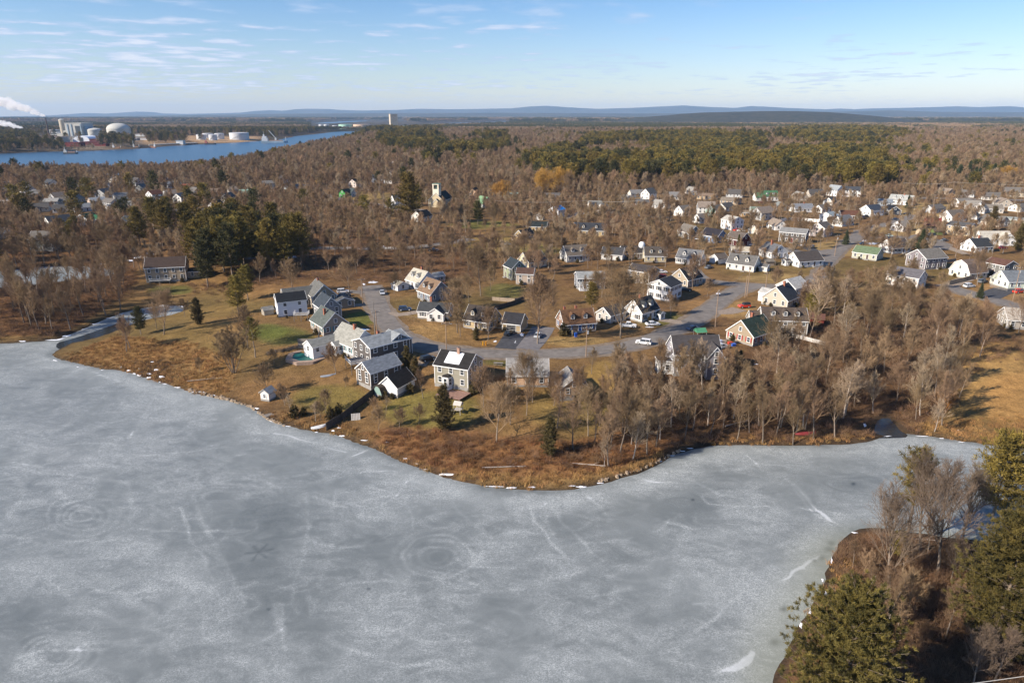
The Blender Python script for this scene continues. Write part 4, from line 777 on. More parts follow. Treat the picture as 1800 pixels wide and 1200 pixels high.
('small white gabled house at the left village', 49,338,11,9,3.2,3.4,115,'#efebe4','#73706a',{}),
('low cream house left of the steep-gabled white house', 44,349,13,8,3,1.6,5,'#ead8c4','#9a8c80',{}),
('tan low house at the far left edge', 6,341,16,9,3,2,10,'#d9b894','#8a8078',{}),
('pale roofed house at the far left edge above the wood', 2,365,14,9,3,2.6,-35,'#b9a792','#9b9288',{}),
('white cottage with a pale mint roof in the left village', 436,348,12,9,3.8,3.4,8,'#e4dccb','#a7c4ac',{}),
('white gabled cottage with brown roof behind the pines', 381,368,10,8,3.2,3.4,55,'#ecebe6','#4d4138',{}),
('green house with red-brown roof in the left village', 333,333,12,9,3.4,1.8,5,'#7f9b7a','#a65c44',{}),
('white two-storey house by the river trees', 289,316,13,9,6.4,2.6,10,'#f4f1ea','#8f8c84',{}),
('tan house screened by bare trees behind the pines', 377,343,13,9,3.2,2.4,5,'#cdb08e','#9a8672',{}),
('grey-white tall gabled house half hidden in the left wood', 82,437,11,9,6.0,3.4,-30,'#9aa098','#77726c',{}),
('dark slate gabled house between the left pines', 230,404,10,9,5.0,3.4,110,'#86868c','#2f3136',{}),
('blue-grey long house at the left edge of the wood', 14,418,18,9,3.6,2.4,5,'#7d8796','#5c616a',{}),
('pale low house in the left village middle', 90,360,12,8,3,2,-20,'#dadad6','#aaa8a2',{}),
('brown-roofed low house in the left village middle', 118,358,13,9,3,2.4,12,'#c9b9a4','#8d8478',{}),
('white and pink cottage beside the bare trees in the left village', 172,360,11,8,3.4,2.4,20,'#dcc3b2','#b0b2b0',{}),
('white shingled house near the river trees with orange brush', 140,335,12,8,4,2.4,-20,'#cdbf9c','#8f8a7c',{}),
('grey house with white gable left of the rust-roofed house', 250,338,11,8,4.2,3.2,65,'#d0d2ce','#777c7a',{}),
('white house near the left road behind bare trees', 305,330,13,8,3.6,2.4,20,'#eceae6','#8d8f92',{}),
('white cottage in the wood behind the left pines', 207,372,12,9,3,2.4,12,'#cfc8bd','#8d857c',{}),
('small white far house among the trees above the church', 795,262,15,10,6,4,50,'#efe6dc','#8b857c',{}),
('pale far house on the wooded slope right of the church', 868,268,14,10,5,4,20,'#d9d2c8','#a29a90',{}),
('tiny white far house beyond the willow', 903,248,16,12,6,4,60,'#f0e4d4','#a08f7c',{}),
('pale far house between the pines and the river', 563,283,15,9,4,3,10,'#cfc2b2','#8d8278',{}),
('small tan far house above the left road', 452,300,13,9,4,3,50,'#cdb08e','#7c7064',{}),
('white far house behind the river trees at left', 168,312,12,9,4,4,60,'#e6e0d6','#8f8a84',{}),
]
for t in TBL:
    kw = dict(t[10]); nm = 'garage' if 'garage' in t[0].split(' with')[0] else 'shed' if ' shed' in t[0].split(' with')[0] and 'roof' not in t[0] else 'barn' if 'barn' in t[0] else 'house'
    house(*t[:10], name=nm, cat=nm, **kw)
tarp = house('white two-storey house with a bright blue tarp over its roof', 979, 381, 9, 7.4, 5.2, 2.2, 60, '#f1f3f6', '#2f9bf0', lod=1)
FARV = [(15,320),(30,352),(62,346),(75,371),(104,351),(108,373),(132,398),(105,402),(135,356),(187,345),(196,361),(216,351),(232,367),(250,302),(300,346),(320,356),(345,346),(350,381),(196,331),(206,322),(241,326),(402,356),(412,341),(470,331),(541,336),(590,301),(580,271),(600,263),(650,263),(690,311),(771,301),(745,276),(860,286),(821,246),(931,241),(1162,366),(1181,351),(1216,341),(1292,346),(1432,346),(1405,351),(1446,373),(1480,396),(1641,373),(1700,346),(1741,351),(1761,363),(1791,371),(1746,396),(1660,341),(1120,346),(1101,356),(1340,385),(1365,402),(1240,375),(1275,370)]
rv_ = random.Random(31)
for k, (a_, b_) in enumerate(FARV):
    house('small pale house half hidden among the bare trees of the far village', a_, b_, rv_.uniform(9, 15), rv_.uniform(7, 9.5), rv_.choice((2.9, 3.2, 4.8)), rv_.uniform(2.2, 3.6), rv_.choice((-35, -12, 10, 25, 50, 60, 115)), rv_.choice(('#f0eee8', '#e8e4da', '#ded2c0', '#f4f1ea', '#d6d8d8')), rv_.choice(('#8d8b88', '#a09c94', '#77726c', '#5d5a58', '#9a8c7e')), group='pale houses of the far village', lod=2)
# ---- decks
def deck(label, px, py, L, Wd, z, rotd, m, rail=True, name='deck', par=None):
    p = P(px, py); r = empty(name, (p.x, p.y, p.z), R(rotd)); tag(r, label, 'deck')
    b = MB(); n = int(Wd/.3)
    for i in range(n): b.box(-L/2, L/2, -Wd/2+i*Wd/n, -Wd/2+(i+1)*Wd/n-.03, z-.08, z)
    b.build('floor', m, r)
    b = MB()
    for sx in (-1, 0, 1):
        for sy in (-1, 1): b.box(sx*(L/2-.1)-.08, sx*(L/2-.1)+.08, sy*(Wd/2-.1)-.08, sy*(Wd/2-.1)+.08, -1, z-.09)
    b.build('post', GREYW, r)
    if rail:
        b = MB()
        for x0, y0, x1, y1 in ((-L/2, -Wd/2, L/2, -Wd/2), (-L/2, -Wd/2, -L/2, Wd/2), (L/2, -Wd/2, L/2, Wd/2)):
            b.bar((x0, y0, z+1.0), (x1, y1, z+1.0), .05, 4); b.bar((x0, y0, z+.15), (x1, y1, z+.15), .035, 4); k = int(math.hypot(x1-x0, y1-y0)/.35)
            for i in range(k+1): t = i/k; b.bar((x0+(x1-x0)*t, y0+(y1-y0)*t, z), (x0+(x1-x0)*t, y0+(y1-y0)*t, z+1.0), .03, 4)
        b.build('railing', TRIM, r)
    return r
deck('low reddish brown deck in front of the sage grey house', 797, 696, 7.2, 5.2, .7, -30, mat('red_deck', (.25,.15,.115), .8, .2, 2), rail=False)
deck('raised grey deck with pale railings between the dark grey house and the sunroom wing', 633, 647, 6.5, 5.5, 2.4, 30, GREYW)
deck('white railed deck behind the white box-like house', 531, 563, 4.6, 3.2, 2.2, 5, GREYW)
deck('small deck with white stairs at the back of the tan two-storey house', 283, 497, 8, 3.2, 1.2, 10, mat('pale_deck', (.42,.41,.39), .8, .15, 2))
# ------------------------------------------------------------------ trees
BARK = mat('grey_bark', (.20,.16,.125), .95, .3, 3, rnd=.25); TWIG = mat('brown_twigs', (.232,.157,.092), .95, .28, .35, rnd=.30); FTWIG = mat('far_brown_twigs', (.262,.178,.104), .95, .28, .35, rnd=.30)
PALE = mat('pale_bark', (.36,.31,.26), .9, .25, 3, rnd=.2); PALET = mat('pale_twigs', (.33,.25,.165), .95, .2, .4, rnd=.2)
WILT = mat('golden_twigs', (.42,.235,.055), .95, .2, .4, rnd=.12); BRUSHM = mat('brush_stems', (.20,.120,.070), .95, .35, .3, rnd=.3); LEAFM = mat('dead_leaves', (.33,.165,.055), .9, .35, .8, rnd=.2)
PINEM = mat('pine_needles', (.055,.045,.010), .8, .5, .45, col2=(.275,.20,.040), rnd=.25); PINED = mat('dark_pine_needles', (.030,.034,.013), .85, .4, .45, col2=(.105,.092,.026), rnd=.2)
CEDM = mat('cedar_needles', (.062,.048,.018), .85, .4, .9, col2=(.135,.100,.034), rnd=.2); SPRM = mat('spruce_needles', (.028,.040,.020), .85, .4, .9, col2=(.070,.082,.036), rnd=.2)
REEDM = mat('dry_reeds', (.34,.195,.075), .95, .35, .2, rnd=.3)
class Tubes:
    def __init__(s): s.d = {}
    def add(s, p, q, r0, r1, n): s.d.setdefault(n, []).append((*p, *q, r0, r1))
    def geo(s):
        V = []; Fs = []; off = 0
        for n, L in s.d.items():
            A = np.array(L); p = A[:, :3]; q = A[:, 3:6]; d = q - p; d /= np.linalg.norm(d, axis=1)[:, None] + 1e-9
            ref = np.where(np.abs(d[:, 2:3]) > .9, np.array([[1., 0, 0]]), np.array([[0., 0, 1]])); u = np.cross(d, ref); u /= np.linalg.norm(u, axis=1)[:, None] + 1e-9; w = np.cross(d, u)
            a = np.arange(n) * 2*np.pi/n; c = np.cos(a)[None, :, None]; s_ = np.sin(a)[None, :, None]
            ring = u[:, None] * c + w[:, None] * s_
            v = np.stack([p[:, None] + ring*A[:, 6][:, None, None], q[:, None] + ring*A[:, 7][:, None, None]], 1)
            N_ = len(A); b = off + np.arange(N_)[:, None] * 2*n; i = np.arange(n); j = (i+1) % n
            Fs.append(np.stack([b+i, b+j, b+n+j, b+n+i], -1).reshape(-1, 4)); V.append(v.reshape(-1, 3)); off += N_*2*n
        return (np.concatenate(V), np.concatenate(Fs)) if V else (np.zeros((0, 3)), np.zeros((0, 4), int))
def nrm(v): return v / (math.sqrt(v[0]*v[0]+v[1]*v[1]+v[2]*v[2]) + 1e-9)
def grow(T, rng, p, d, L, r, lev, cnt, rmin, droop=0.0, up=.14, wig=.11):
    ns = (5, 4, 2, 2, 1)[min(lev, 4)]; pts = [p]; ds = [d]; r1 = max(r*.45, rmin)
    for i in range(ns):
        d = nrm(d + rng.normal(0, wig, 3) * (1 if lev else .4) + np.array([0, 0, up if lev < 3 else up - droop])); q = p + d*L/ns
        ra = max(r + (r1-r)*i/ns, rmin); rb = max(r + (r1-r)*(i+1)/ns, rmin)
        T[0 if lev == 0 else 1].add(p, q, ra, rb, 7 if lev == 0 else 4 if lev == 1 else 3); p = q; pts.append(p); ds.append(d)
    if lev + 1 > len(cnt): return
    n = cnt[lev]
    for k in range(n):
        t = .18 + .82*(k + rng.rand())/n; i = min(int(t*ns), ns-1); f = t*ns - i; b = pts[i]*(1-f) + pts[i+1]*f; dd = ds[i+1]
        az = rng.rand()*6.283; u = nrm(np.cross(dd, [.3, .5, .8])); w = np.cross(dd, u); an = R(rng.uniform(18, 44))
        cd = nrm(dd*math.cos(an) + (u*math.cos(az) + w*math.sin(az))*math.sin(an))
        grow(T, rng, b, cd, L*rng.uniform(.50, .80)*(1.05-.45*t), max(r*.6*(1.1-.5*t), rmin), lev+1, cnt, rmin, droop, up, wig)
def bare_geo(seed, h, spread, clear, cnt, rmin, stems=1, droop=0.0, up=.14, lean=.05, vase=0.0):
    rng = np.random.RandomState(seed); T = (Tubes(), Tubes())
    for s in range(stems):
        a = 6.283*s/stems + rng.rand(); d = nrm(np.array([math.cos(a)*vase + rng.normal(0, lean), math.sin(a)*vase + rng.normal(0, lean), 1.0])); p = np.array([math.cos(a)*.12*(stems > 1), math.sin(a)*.12*(stems > 1), -.4])
        r0 = h*.0145*(1 if stems == 1 else .62); ns = 6; pts = [p]; ds = [d]; hh = h*rng.uniform(.88, 1.0)
        for i in range(ns):
            d = nrm(d + rng.normal(0, .06, 3) + np.array([0, 0, .08])); q = p + d*hh/ns; T[0].add(p, q, r0*(1-i/ns*.86), r0*(1-(i+1)/ns*.86), 7); p = q; pts.append(p); ds.append(d)
        n = max(3, cnt[0]//(1 if stems == 1 else 2))
        for k in range(n):
            t = clear + (1-clear)*(k + rng.rand()*.8)/n; t = min(t, .995); i = min(int(t*ns), ns-1); f = t*ns-i; b = pts[i]*(1-f) + pts[i+1]*f
            tt = (t-clear)/(1-clear); az = k*2.4 + rng.rand(); an = R(rng.uniform(30, 58) * (1-.5*tt)); cd = np.array([math.cos(az)*math.sin(an), math.sin(az)*math.sin(an), math.cos(an)])
            Lk = spread*(.62 + .5*math.sin(math.pi*min(tt+.25, 1)))*(1-.35*tt)*rng.uniform(.75, 1.1)
            grow(T, rng, b, nrm(cd + ds[i]*.2), Lk, max(r0*.42*(1-.6*tt), rmin*1.5), 1, cnt, rmin, droop, up)
    return T[0].geo(), T[1].geo()
def blades(rng, Cn, n, ln, wd, upb=.25, out=None):
    """n thin needle sprays round every centre"""
    m = len(Cn)*n; c = np.repeat(Cn, n, 0); d = rng.normal(0, 1, (m, 3)); d[:, 2] += upb*2
    if out is not None: d += np.repeat(out, n, 0)*1.1
    d /= np.linalg.norm(d, axis=1)[:, None]; s = np.cross(d, rng.normal(0, 1, (m, 3))); s /= np.linalg.norm(s, axis=1)[:, None] + 1e-9
    l = ln*rng.uniform(.6, 1.25, (m, 1)); w = wd*rng.uniform(.6, 1.3, (m, 1)); c = c + rng.normal(0, ln*.3, (m, 3))
    V = np.stack([c - s*w - d*l*.1, c + s*w - d*l*.1, c + d*l + s*w*.5, c + d*l - s*w*.5], 1).reshape(-1, 3); return V, np.arange(m*4).reshape(-1, 4)
def conifer_geo(seed, h, rad, clear, nwh, per, ntuft, nb, ln, wd, kind='pine'):
    rng = np.random.RandomState(seed); T = Tubes(); r0 = h*.017; p = np.array([0, 0, -.4]); pts = [p]
    for i in range(8):
        q = p + np.array([rng.normal(0, .04)*h/8, rng.normal(0, .04)*h/8, (h+.2)/8]); T.add(p, q, r0*(1-i/8*.88), r0*(1-(i+1)/8*.88), 7); p = q; pts.append(p)
    pts = np.array(pts); Cn = []; O = []
    at = lambda t: np.array([np.interp(t*8, range(9), pts[:, k]) for k in range(3)])
    B = Tubes()
    for w in range(nwh):
        t = clear + (1-clear)*(w+.3*rng.rand())/nwh; tt = (t-clear)/(1-clear)
        if kind == 'pine': prof = (.35 + .80*math.sin(math.pi*min(tt*.72+.22, 1)))*(1-.18*tt**3); ang = R(rng.uniform(2, 20)) + tt*.7; irr = (.55, 1.12)
        elif kind == 'spruce': prof = 1.02-tt*.95; ang = R(-8) + tt*.5; irr = (.55, 1.18)
        else: prof = (1.0-tt**1.7)*.85 + .15; prof *= min(1, .5+tt*3); ang = R(rng.uniform(20, 60)); irr = (.5, 1.25)
        k0 = rng.rand()*6.28; c = at(t)
        for k in range(per):
            az = k0 + 6.283*k/per + rng.normal(0, .25); L = rad*prof*rng.uniform(*irr); d = np.array([math.cos(az)*math.cos(ang), math.sin(az)*math.cos(ang), math.sin(ang)])
            e = c + d*L; e[2] += -.04*L if kind == 'spruce' else .05*L
            B.add(c, e, max(.035, r0*.22*(1-tt)), .02, 3)
            n = max(2, int(ntuft*(.45+.75*L/rad)))
            for j in range(n):
                f = .22 + .78*(j+rng.rand())/n; side = rng.normal(0, (.16 if nb < 20 else .24)*L*(f*.7+.35)); q = c + (e-c)*f + np.array([-math.sin(az), math.cos(az), 0])*side; q[2] += rng.normal(0, .10 if kind != 'cedar' else .3)
                Cn.append(q); O.append(nrm(d + np.array([-math.sin(az), math.cos(az), 0])*side*.5))
    # crown top
    for k in range(ntuft): Cn.append(pts[-1] + rng.normal(0, .25, 3)); O.append(np.array([0, 0, 1.]))
    V, Fq_ = blades(rng, np.array(Cn), nb, ln, wd, .25, np.array(O))
    bv, bf = B.geo(); tv, tf = T.geo()
    return (tv, tf), (bv, bf), (V, Fq_)
def two(name, trunk, crown, bm, cm):
    return (mesh_np('trunk', trunk[0], [trunk[1]], [bm], smooth=True), mesh_np('crown', crown[0], [crown[1]], [cm]))
def con_two(name, g, bm, cm):
    t, b, f = g; V = np.concatenate([b[0], f[0]]); F_ = np.concatenate([b[1], f[1] + len(b[0])])
    return (mesh_np('trunk', t[0], [t[1]], [bm], smooth=True), mesh_np('crown', V, [F_], [bm, cm], np.concatenate([np.zeros(len(b[1])), np.ones(len(f[1]))])))
def merged(name, parts):                      # [(V, F, material), ...] -> one mesh
    V = []; Fs = []; mi = []; off = 0
    for k, (v, f, m) in enumerate(parts): V.append(v); Fs.append(f + off); mi += [k]*len(f); off += len(v)
    return mesh_np(name, np.concatenate(V), [np.concatenate(Fs)], [p[2] for p in parts], mi)
# yard / wood / slender variants (heights given, scaled later)
YARD = [two('y', *bare_geo(11+i, 13, 7.2, .20, [16, 8, 5, 4], .018), BARK, TWIG) for i in range(4)]
WOOD = [two('w', *bare_geo(31+i, 15, 5.0, .28, [15, 8, 5, 3], .017), BARK, TWIG) for i in range(5)]
PALEW = [two('p', *bare_geo(51+i, 15, 4.8, .26, [14, 8, 5, 3], .018), PALE, PALET) for i in range(3)]
MULTI = [two('m', *bare_geo(61+i, 11, 3.2, .25, [14, 7, 5, 5], .018, stems=7, vase=.42), BARK, TWIG) for i in range(2)]
SMALL = [two('s', *bare_geo(71+i, 6.5, 3.3, .22, [12, 7, 5, 5], .015), BARK, TWIG) for i in range(2)]
NEARB = [two('n', *bare_geo(81+i, 16, 6.6, .26, [18, 8, 6, 4], .012), BARK, mat('near_twigs', (.17,.125,.09), .95, .25, .35, rnd=.15)) for i in range(2)]
WILL = [two('wl', *bare_geo(91, 12, 8.5, .12, [16, 8, 7, 6], .022, droop=.35, up=.02), BARK, WILT)]
LEAFY = [two('lf', *bare_geo(95, 6, 3.4, .15, [10, 6, 5, 4], .012), BARK, LEAFM)]
NPINE = mat('near_pine_needles', (.030,.030,.008), .8, .5, .8, col2=(.165,.128,.03), rnd=.15)
g_ = conifer_geo(101, 19, 6.4, .12, 26, 8, 19, 32, .32, .030); BIGP = [con_two('bp', g_, BARK, NPINE)]
g_ = conifer_geo(102, 20, 6.0, .16, 26, 8, 19, 32, .32, .030); BIGP.append(con_two('bp', g_, BARK, NPINE))
PINE = [con_two('pn', conifer_geo(111+i, 18, 5.0, .26, 19, 6, 9, 9, .62, .075), BARK, PINEM) for i in range(4)]
DPINE = [con_two('dp', conifer_geo(121+i, 17, 4.6, .26, 19, 6, 9, 9, .62, .075), BARK, PINED) for i in range(2)]
THINP = [con_two('tp', conifer_geo(126, 17, 3.4, .45, 11, 4, 8, 12, .5, .05), BARK, PINEM)]
SPRUCE = [con_two('sp', conifer_geo(131, 11, 3.6, .05, 17, 7, 8, 9, .5, .07, 'spruce'), BARK, SPRM)]
CEDAR = [con_two('cd', conifer_geo(141+i, 9.5, 3.0, .05, 16, 7, 6, 14, .45, .05, 'cedar'), BARK, CEDM) for i in range(2)]
BUSH = [con_two('bs', conifer_geo(151, 2.2, 1.35, .03, 8, 8, 5, 10, .25, .05, 'cedar'), BARK, CEDM)]
CYPR = [con_two('cy', conifer_geo(155, 6, .9, .03, 20, 7, 4, 9, .3, .06, 'cedar'), BARK, PINED)]
TREES_AT = []
def tree(kind, meshes, x, y, s, label, cat, group=None, rz=None, z=None, sz=None, rng=random):
    z = float(H(x, y)) - .05 if z is None else z; rz = rng.random()*6.283 if rz is None else rz
    r = empty(kind, (x, y, z), rz); r.scale = (s, s, s*(sz or 1)); tag(r, label, cat, group)
    link('trunk', meshes[0], r); link('crown', meshes[1], r); TREES_AT.append((x, y)); return r
def tpx(kind, meshes, px, py, ht, base_h, label, cat, **k):
    p = P(px, py); return tree(kind, meshes, p.x, p.y, ht/base_h, label, cat, **k)
rt = random.Random(77)
def yd(i, px, py, h, label, **k): tpx('bare_tree', YARD[i % 4], px, py, h, 13, label, 'bare tree', rng=rt, **k)
# ---- foreground peninsula
def fg(kind, ms, px, py, h, b, label, cat, **k): tpx(kind, ms, px, py, h, b, label, cat, rng=rt, **k)
fg('pine_tree', BIGP[0], 1462, 1290, 19.5, 19, 'broad olive green pine in the bottom right foreground, nearest the ice', 'pine tree')
fg('pine_tree', BIGP[1], 1748, 1150, 20.5, 20, 'huge dense pine on the right edge of the foreground point', 'pine tree')
fg('pine_tree', BIGP[1], 1870, 1150, 19, 20, 'dense pine half cut off by the right edge, in front of the huge pine', 'pine tree')
fg('pine_tree', PINE[0], 1742, 920, 17.5, 18, 'open-crowned pine standing against the ice behind the foreground point', 'pine tree')
fg('pine_tree', PINE[1], 1815, 925, 18.5, 18, 'tall open pine at the right edge against the far shore', 'pine tree')
fg('pine_tree', THINP[0], 1591, 952, 17.5, 17, 'thin pine with sparse tufts beside the bare trees on the point', 'pine tree')
fg('pine_tree', PINE[2], 1575, 985, 5.5, 18, 'young pine under the thin pine on the point', 'young pine')
fg('bare_tree', NEARB[0], 1562, 1048, 16.5, 16, 'tall grey bare tree leaning over the ice on the foreground point', 'bare tree')
fg('bare_tree', NEARB[1], 1648, 1010, 17.5, 16, 'tallest bare tree in the middle of the foreground point', 'bare tree')
fg('bare_tree', NEARB[0], 1617, 972, 16.5, 16, 'dark-stemmed bare tree right behind the thin pine', 'bare tree')
fg('bare_tree', NEARB[1], 1672, 1020, 8.0, 16, 'short pale bare tree near the tallest one on the point', 'bare tree')
fg('bare_tree', NEARB[0], 1690, 955, 14, 16, 'bare tree left of the open-crowned pine by the shadowed ice', 'bare tree')
fg('bare_tree', NEARB[1], 1708, 1212, 8.5, 16, 'crooked pale bare tree at the bottom right, left of two', 'bare tree')
fg('bare_tree', NEARB[0], 1748, 1195, 8.0, 16, 'crooked pale bare tree at the bottom right, right of two', 'bare tree')
fg('bare_tree', SMALL[0], 1578, 1105, 6, 6.5, 'small whitish bare sapling between the two foreground pines', 'bare tree')
fg('bare_tree', SMALL[1], 1515, 1015, 5, 6.5, 'small bare tree at the shore of the foreground point', 'bare tree')
# ---- lawn trees between the shore and the houses
fg('bare_tree', MULTI[0], 411, 655, 14, 11, 'wide many-stemmed bare tree fanning out from one base on the shore lawn', 'bare tree')
fg('pine_tree', THINP[0], 449, 628, 12, 17, 'dark thin pine with broken crown right of the many-stemmed tree', 'pine tree')
fg('bare_tree', YARD[1], 436, 612, 12, 13, 'bare tree with dense twigs behind the dark thin pine', 'bare tree')
fg('bare_tree', YARD[0], 288, 588, 13, 13, 'dark bare tree casting a long shadow on the inlet bank', 'bare tree')
fg('pine_tree', DPINE[0], 248, 588, 9, 17, 'short dark pine beside the frozen inlet', 'pine tree')
fg('bare_tree', WOOD[0], 222, 618, 11, 15, 'slim bare tree on the inlet bank, left of two', 'bare tree')
fg('bare_tree', WOOD[1], 229, 613, 11, 15, 'slim bare tree on the inlet bank, right of two', 'bare tree')
fg('bare_tree', WOOD[2], 276, 578, 9, 15, 'slim bare tree behind the frozen inlet', 'bare tree')
fg('cedar_tree', CEDAR[0], 350, 570, 9.0, 9.5, 'brown-green cedar near the upper end of the inlet', 'cedar')
fg('bare_tree', SMALL[0], 325, 556, 6.5, 6.5, 'small bare tree left of the brown-green cedar', 'bare tree')
fg('pine_tree', PINE[3], 420, 552, 13, 18, 'golden-green pine between the tan house and the white box-like house', 'pine tree')
fg('pine_tree', PINE[0], 436, 528, 13, 18, 'olive pine just behind the golden-green pine', 'pine tree')
fg('bare_tree', SMALL[0], 352, 655, 4.5, 6.5, 'low bare tree in the reeds by the shore', 'bare tree')
fg('bare_tree', SMALL[1], 470, 690, 8, 6.5, 'bare tree rising behind the little lakeside hut', 'bare tree')
fg('bare_tree', PALEW[0], 510, 722, 4.6, 15, 'dead white trunk with broken limbs by the shore lawn', 'dead tree')
fg('bare_tree', PALEW[1], 555, 741, 5.2, 15, 'thin leaning pale tree beside the white rowing boat', 'bare tree')
fg('evergreen_bush', BUSH[0], 517, 733, 2.8, 2.2, 'round dark evergreen bush below the dead white trunk', 'bush')
fg('evergreen_bush', BUSH[0], 534, 730, 2.0, 2.2, 'smaller evergreen bush right of the round dark one', 'bush')
fg('evergreen_bush', BUSH[0], 582, 738, 2.6, 2.2, 'cone-shaped bush at the dark fence, left of two', 'bush', sz=1.2)
fg('evergreen_bush', BUSH[0], 596, 731, 2.5, 2.2, 'cone-shaped bush at the dark fence, right of two', 'bush', sz=1.2)
fg('bare_tree', SMALL[0], 482, 640, 4.5, 6.5, 'small spreading bare tree left of the pool', 'bare tree')
fg('bare_tree', SMALL[1], 591, 655, 8, 6.5, 'grey bare tree beside the steps of the white pool house', 'bare tree')
fg('bare_tree', WOOD[3], 744, 700, 8, 15, 'slim bare tree on the lawn by the white garage', 'bare tree')
fg('bare_tree', PALEW[2], 678, 722, 4.2, 15, 'leaning dead trunk below the mint shed', 'dead tree')
fg('cedar_tree', CEDAR[0], 781, 757, 11, 9.5, 'tall dark cedar below the reddish deck of the sage house', 'cedar')
fg('cedar_tree', CEDAR[1], 966, 800, 8.5, 9.5, 'dark cedar low on the rusty bank above the lake', 'cedar')
fg('cedar_tree', CEDAR[1], 731, 668, 6.5, 9.5, 'cedar beside the dark grey house', 'cedar'); fg('cedar_tree', CEDAR[0], 716, 648, 6.5, 9.5, 'bronze cedar close to the street behind the dark grey house', 'cedar')
fg('evergreen_bush', BUSH[0], 722, 690, 2.4, 2.2, 'round bush at the corner of the white garage', 'bush'); fg('evergreen_bush', BUSH[0], 831, 690, 2.6, 2.2, 'bronze bush at the corner of the sage house', 'bush')
fg('bare_tree', YARD[2], 873, 776, 12.5, 13, 'large bare tree on the lawn above the rusty bank', 'bare tree'); fg('bare_tree', YARD[3], 897, 746, 9, 13, 'bare tree with a long lawn shadow behind the large one', 'bare tree')
fg('bare_tree', YARD[0], 934, 703, 11, 13, 'forked bare tree in front of the peach ranch house', 'bare tree'); fg('bare_tree', YARD[1], 850, 715, 9.5, 13, 'thickly twigged bare tree right of the sage house', 'bare tree')
fg('bare_tree', WOOD[0], 979, 752, 11, 15, 'twin-stemmed bare tree below the lone tan garage', 'bare tree'); fg('bare_tree', WOOD[2], 1008, 790, 13, 15, 'forked pale bare tree at the top of the rusty bank', 'bare tree')
fg('bare_tree', WOOD[4], 1018, 720, 11, 15, 'straight slender tree in front of the lone tan garage', 'bare tree'); fg('bare_tree', WOOD[1], 1045, 780, 10, 15, 'slender bare tree right of the forked pale one', 'bare tree')
fg('bare_tree', PALEW[1], 1062, 820, 6.5, 15, 'whitish dead birch near the water at the tip of the bank', 'dead tree'); fg('bare_tree', SMALL[0], 1050, 735, 4.5, 6.5, 'low rounded bare bush tree on the golden lawn', 'bare tree')
fg('bare_tree', YARD[2], 945, 604, 19, 13, 'tall grey tree on the corner of the driveway in the street', 'bare tree'); fg('bare_tree', YARD[3], 1091, 594, 20, 13, 'very tall spreading bare tree right of the rust-roofed cape', 'bare tree')
fg('bare_tree', YARD[1], 804, 585, 13, 13, 'leaning bare tree in front of the cream dormered cape', 'bare tree'); fg('bare_tree', SMALL[0], 809, 592, 8.5, 6.5, 'shorter bare tree beside the leaning one', 'bare tree')
fg('bare_tree', YARD[0], 858, 598, 9, 13, 'bare tree at the front corner of the cream dormered cape', 'bare tree'); fg('evergreen_bush', CEDAR[1], 837, 598, 5.0, 9.5, 'round brown-green shrub in front of the cream dormered cape', 'bush', sz=.85)
fg('bare_tree', YARD[2], 845, 520, 17, 13, 'large grey bare tree behind the white cottage', 'bare tree'); fg('bare_tree', YARD[0], 615, 514, 12, 13, 'round-crowned pale bare tree at the top of the left drive', 'bare tree')
fg('bare_tree', SMALL[1], 693, 516, 8, 6.5, 'bare tree in the yard left of the cream-roofed cape', 'bare tree'); fg('bare_tree', YARD[1], 515, 515, 12, 13, 'wide bare tree behind the white box-like house', 'bare tree')
fg('bare_tree', SMALL[1], 1180, 552, 6, 6.5, 'small bare tree on the lawn by the tall white house', 'bare tree'); fg('bare_tree', SMALL[0], 1243, 522, 7, 6.5, 'small bare tree on the corner lawn', 'bare tree')
fg('evergreen_bush', BUSH[0], 990, 590, 3.6, 2.2, 'rounded green bush at the corner of the rust-roofed cape', 'bush'); fg('pine_tree', PINE[1], 1040, 545, 9.5, 18, 'short green pine behind the rust-roofed cape', 'pine tree')
fg('spruce_tree', SPRUCE[0], 1252, 396, 10, 11, 'dark spruce beside the tall pale-roofed white house', 'spruce'); fg('spruce_tree', SPRUCE[0], 1595, 366, 9, 11, 'spruce in front of the big white cape', 'spruce')
fg('spruce_tree', SPRUCE[0], 1617, 442, 11, 11, 'spruce beside the drive near the grey two-storey house', 'spruce'); fg('spruce_tree', SPRUCE[0], 1486, 430, 7.5, 11, 'small spruce by the road junction', 'spruce')
fg('cedar_tree', CEDAR[0], 1742, 405, 14, 9.5, 'broad bronze cedar near the low pale green house', 'cedar'); fg('cypress_tree', CYPR[0], 1297, 435, 6.5, 6, 'narrow dark cypress at the dark red house', 'cypress')
fg('cedar_tree', CEDAR[1], 1788, 440, 13, 9.5, 'grey-green cedar at the right edge by the cross-gabled house', 'cedar'); fg('spruce_tree', SPRUCE[0], 1722, 524, 5.5, 11, 'small spruce beside the road at right', 'spruce')
fg('bare_tree', YARD[0], 1718, 501, 12, 13, 'spreading bare tree in front of the gambrel house', 'bare tree'); fg('bare_tree', YARD[3], 1790, 585, 12, 13, 'pale blossoming-looking bare tree at the right edge', 'bare tree')
fg('pine_tree', PINE[2], 1425, 556, 9.0, 18, 'small olive pine between two tall bare trunks', 'pine tree'); fg('evergreen_bush', CEDAR[1], 1300, 640, 4.5, 9.5, 'green rounded evergreen by the cluttered yard', 'bush', sz=.9)
fg('bare_tree', PALEW[0], 1437, 570, 17, 15, 'tall pale forked trunk at the red shed', 'bare tree'); fg('bare_tree', PALEW[1], 1483, 618, 14, 15, 'leaning white-barked tree in the middle of the brush', 'bare tree')
fg('bare_tree', PALEW[2], 1412, 752, 12, 15, 'pale tree rising behind the red boat', 'bare tree'); fg('bare_tree', PALEW[0], 1482, 735, 14, 15, 'bright-barked tree left of the brook', 'bare tree')
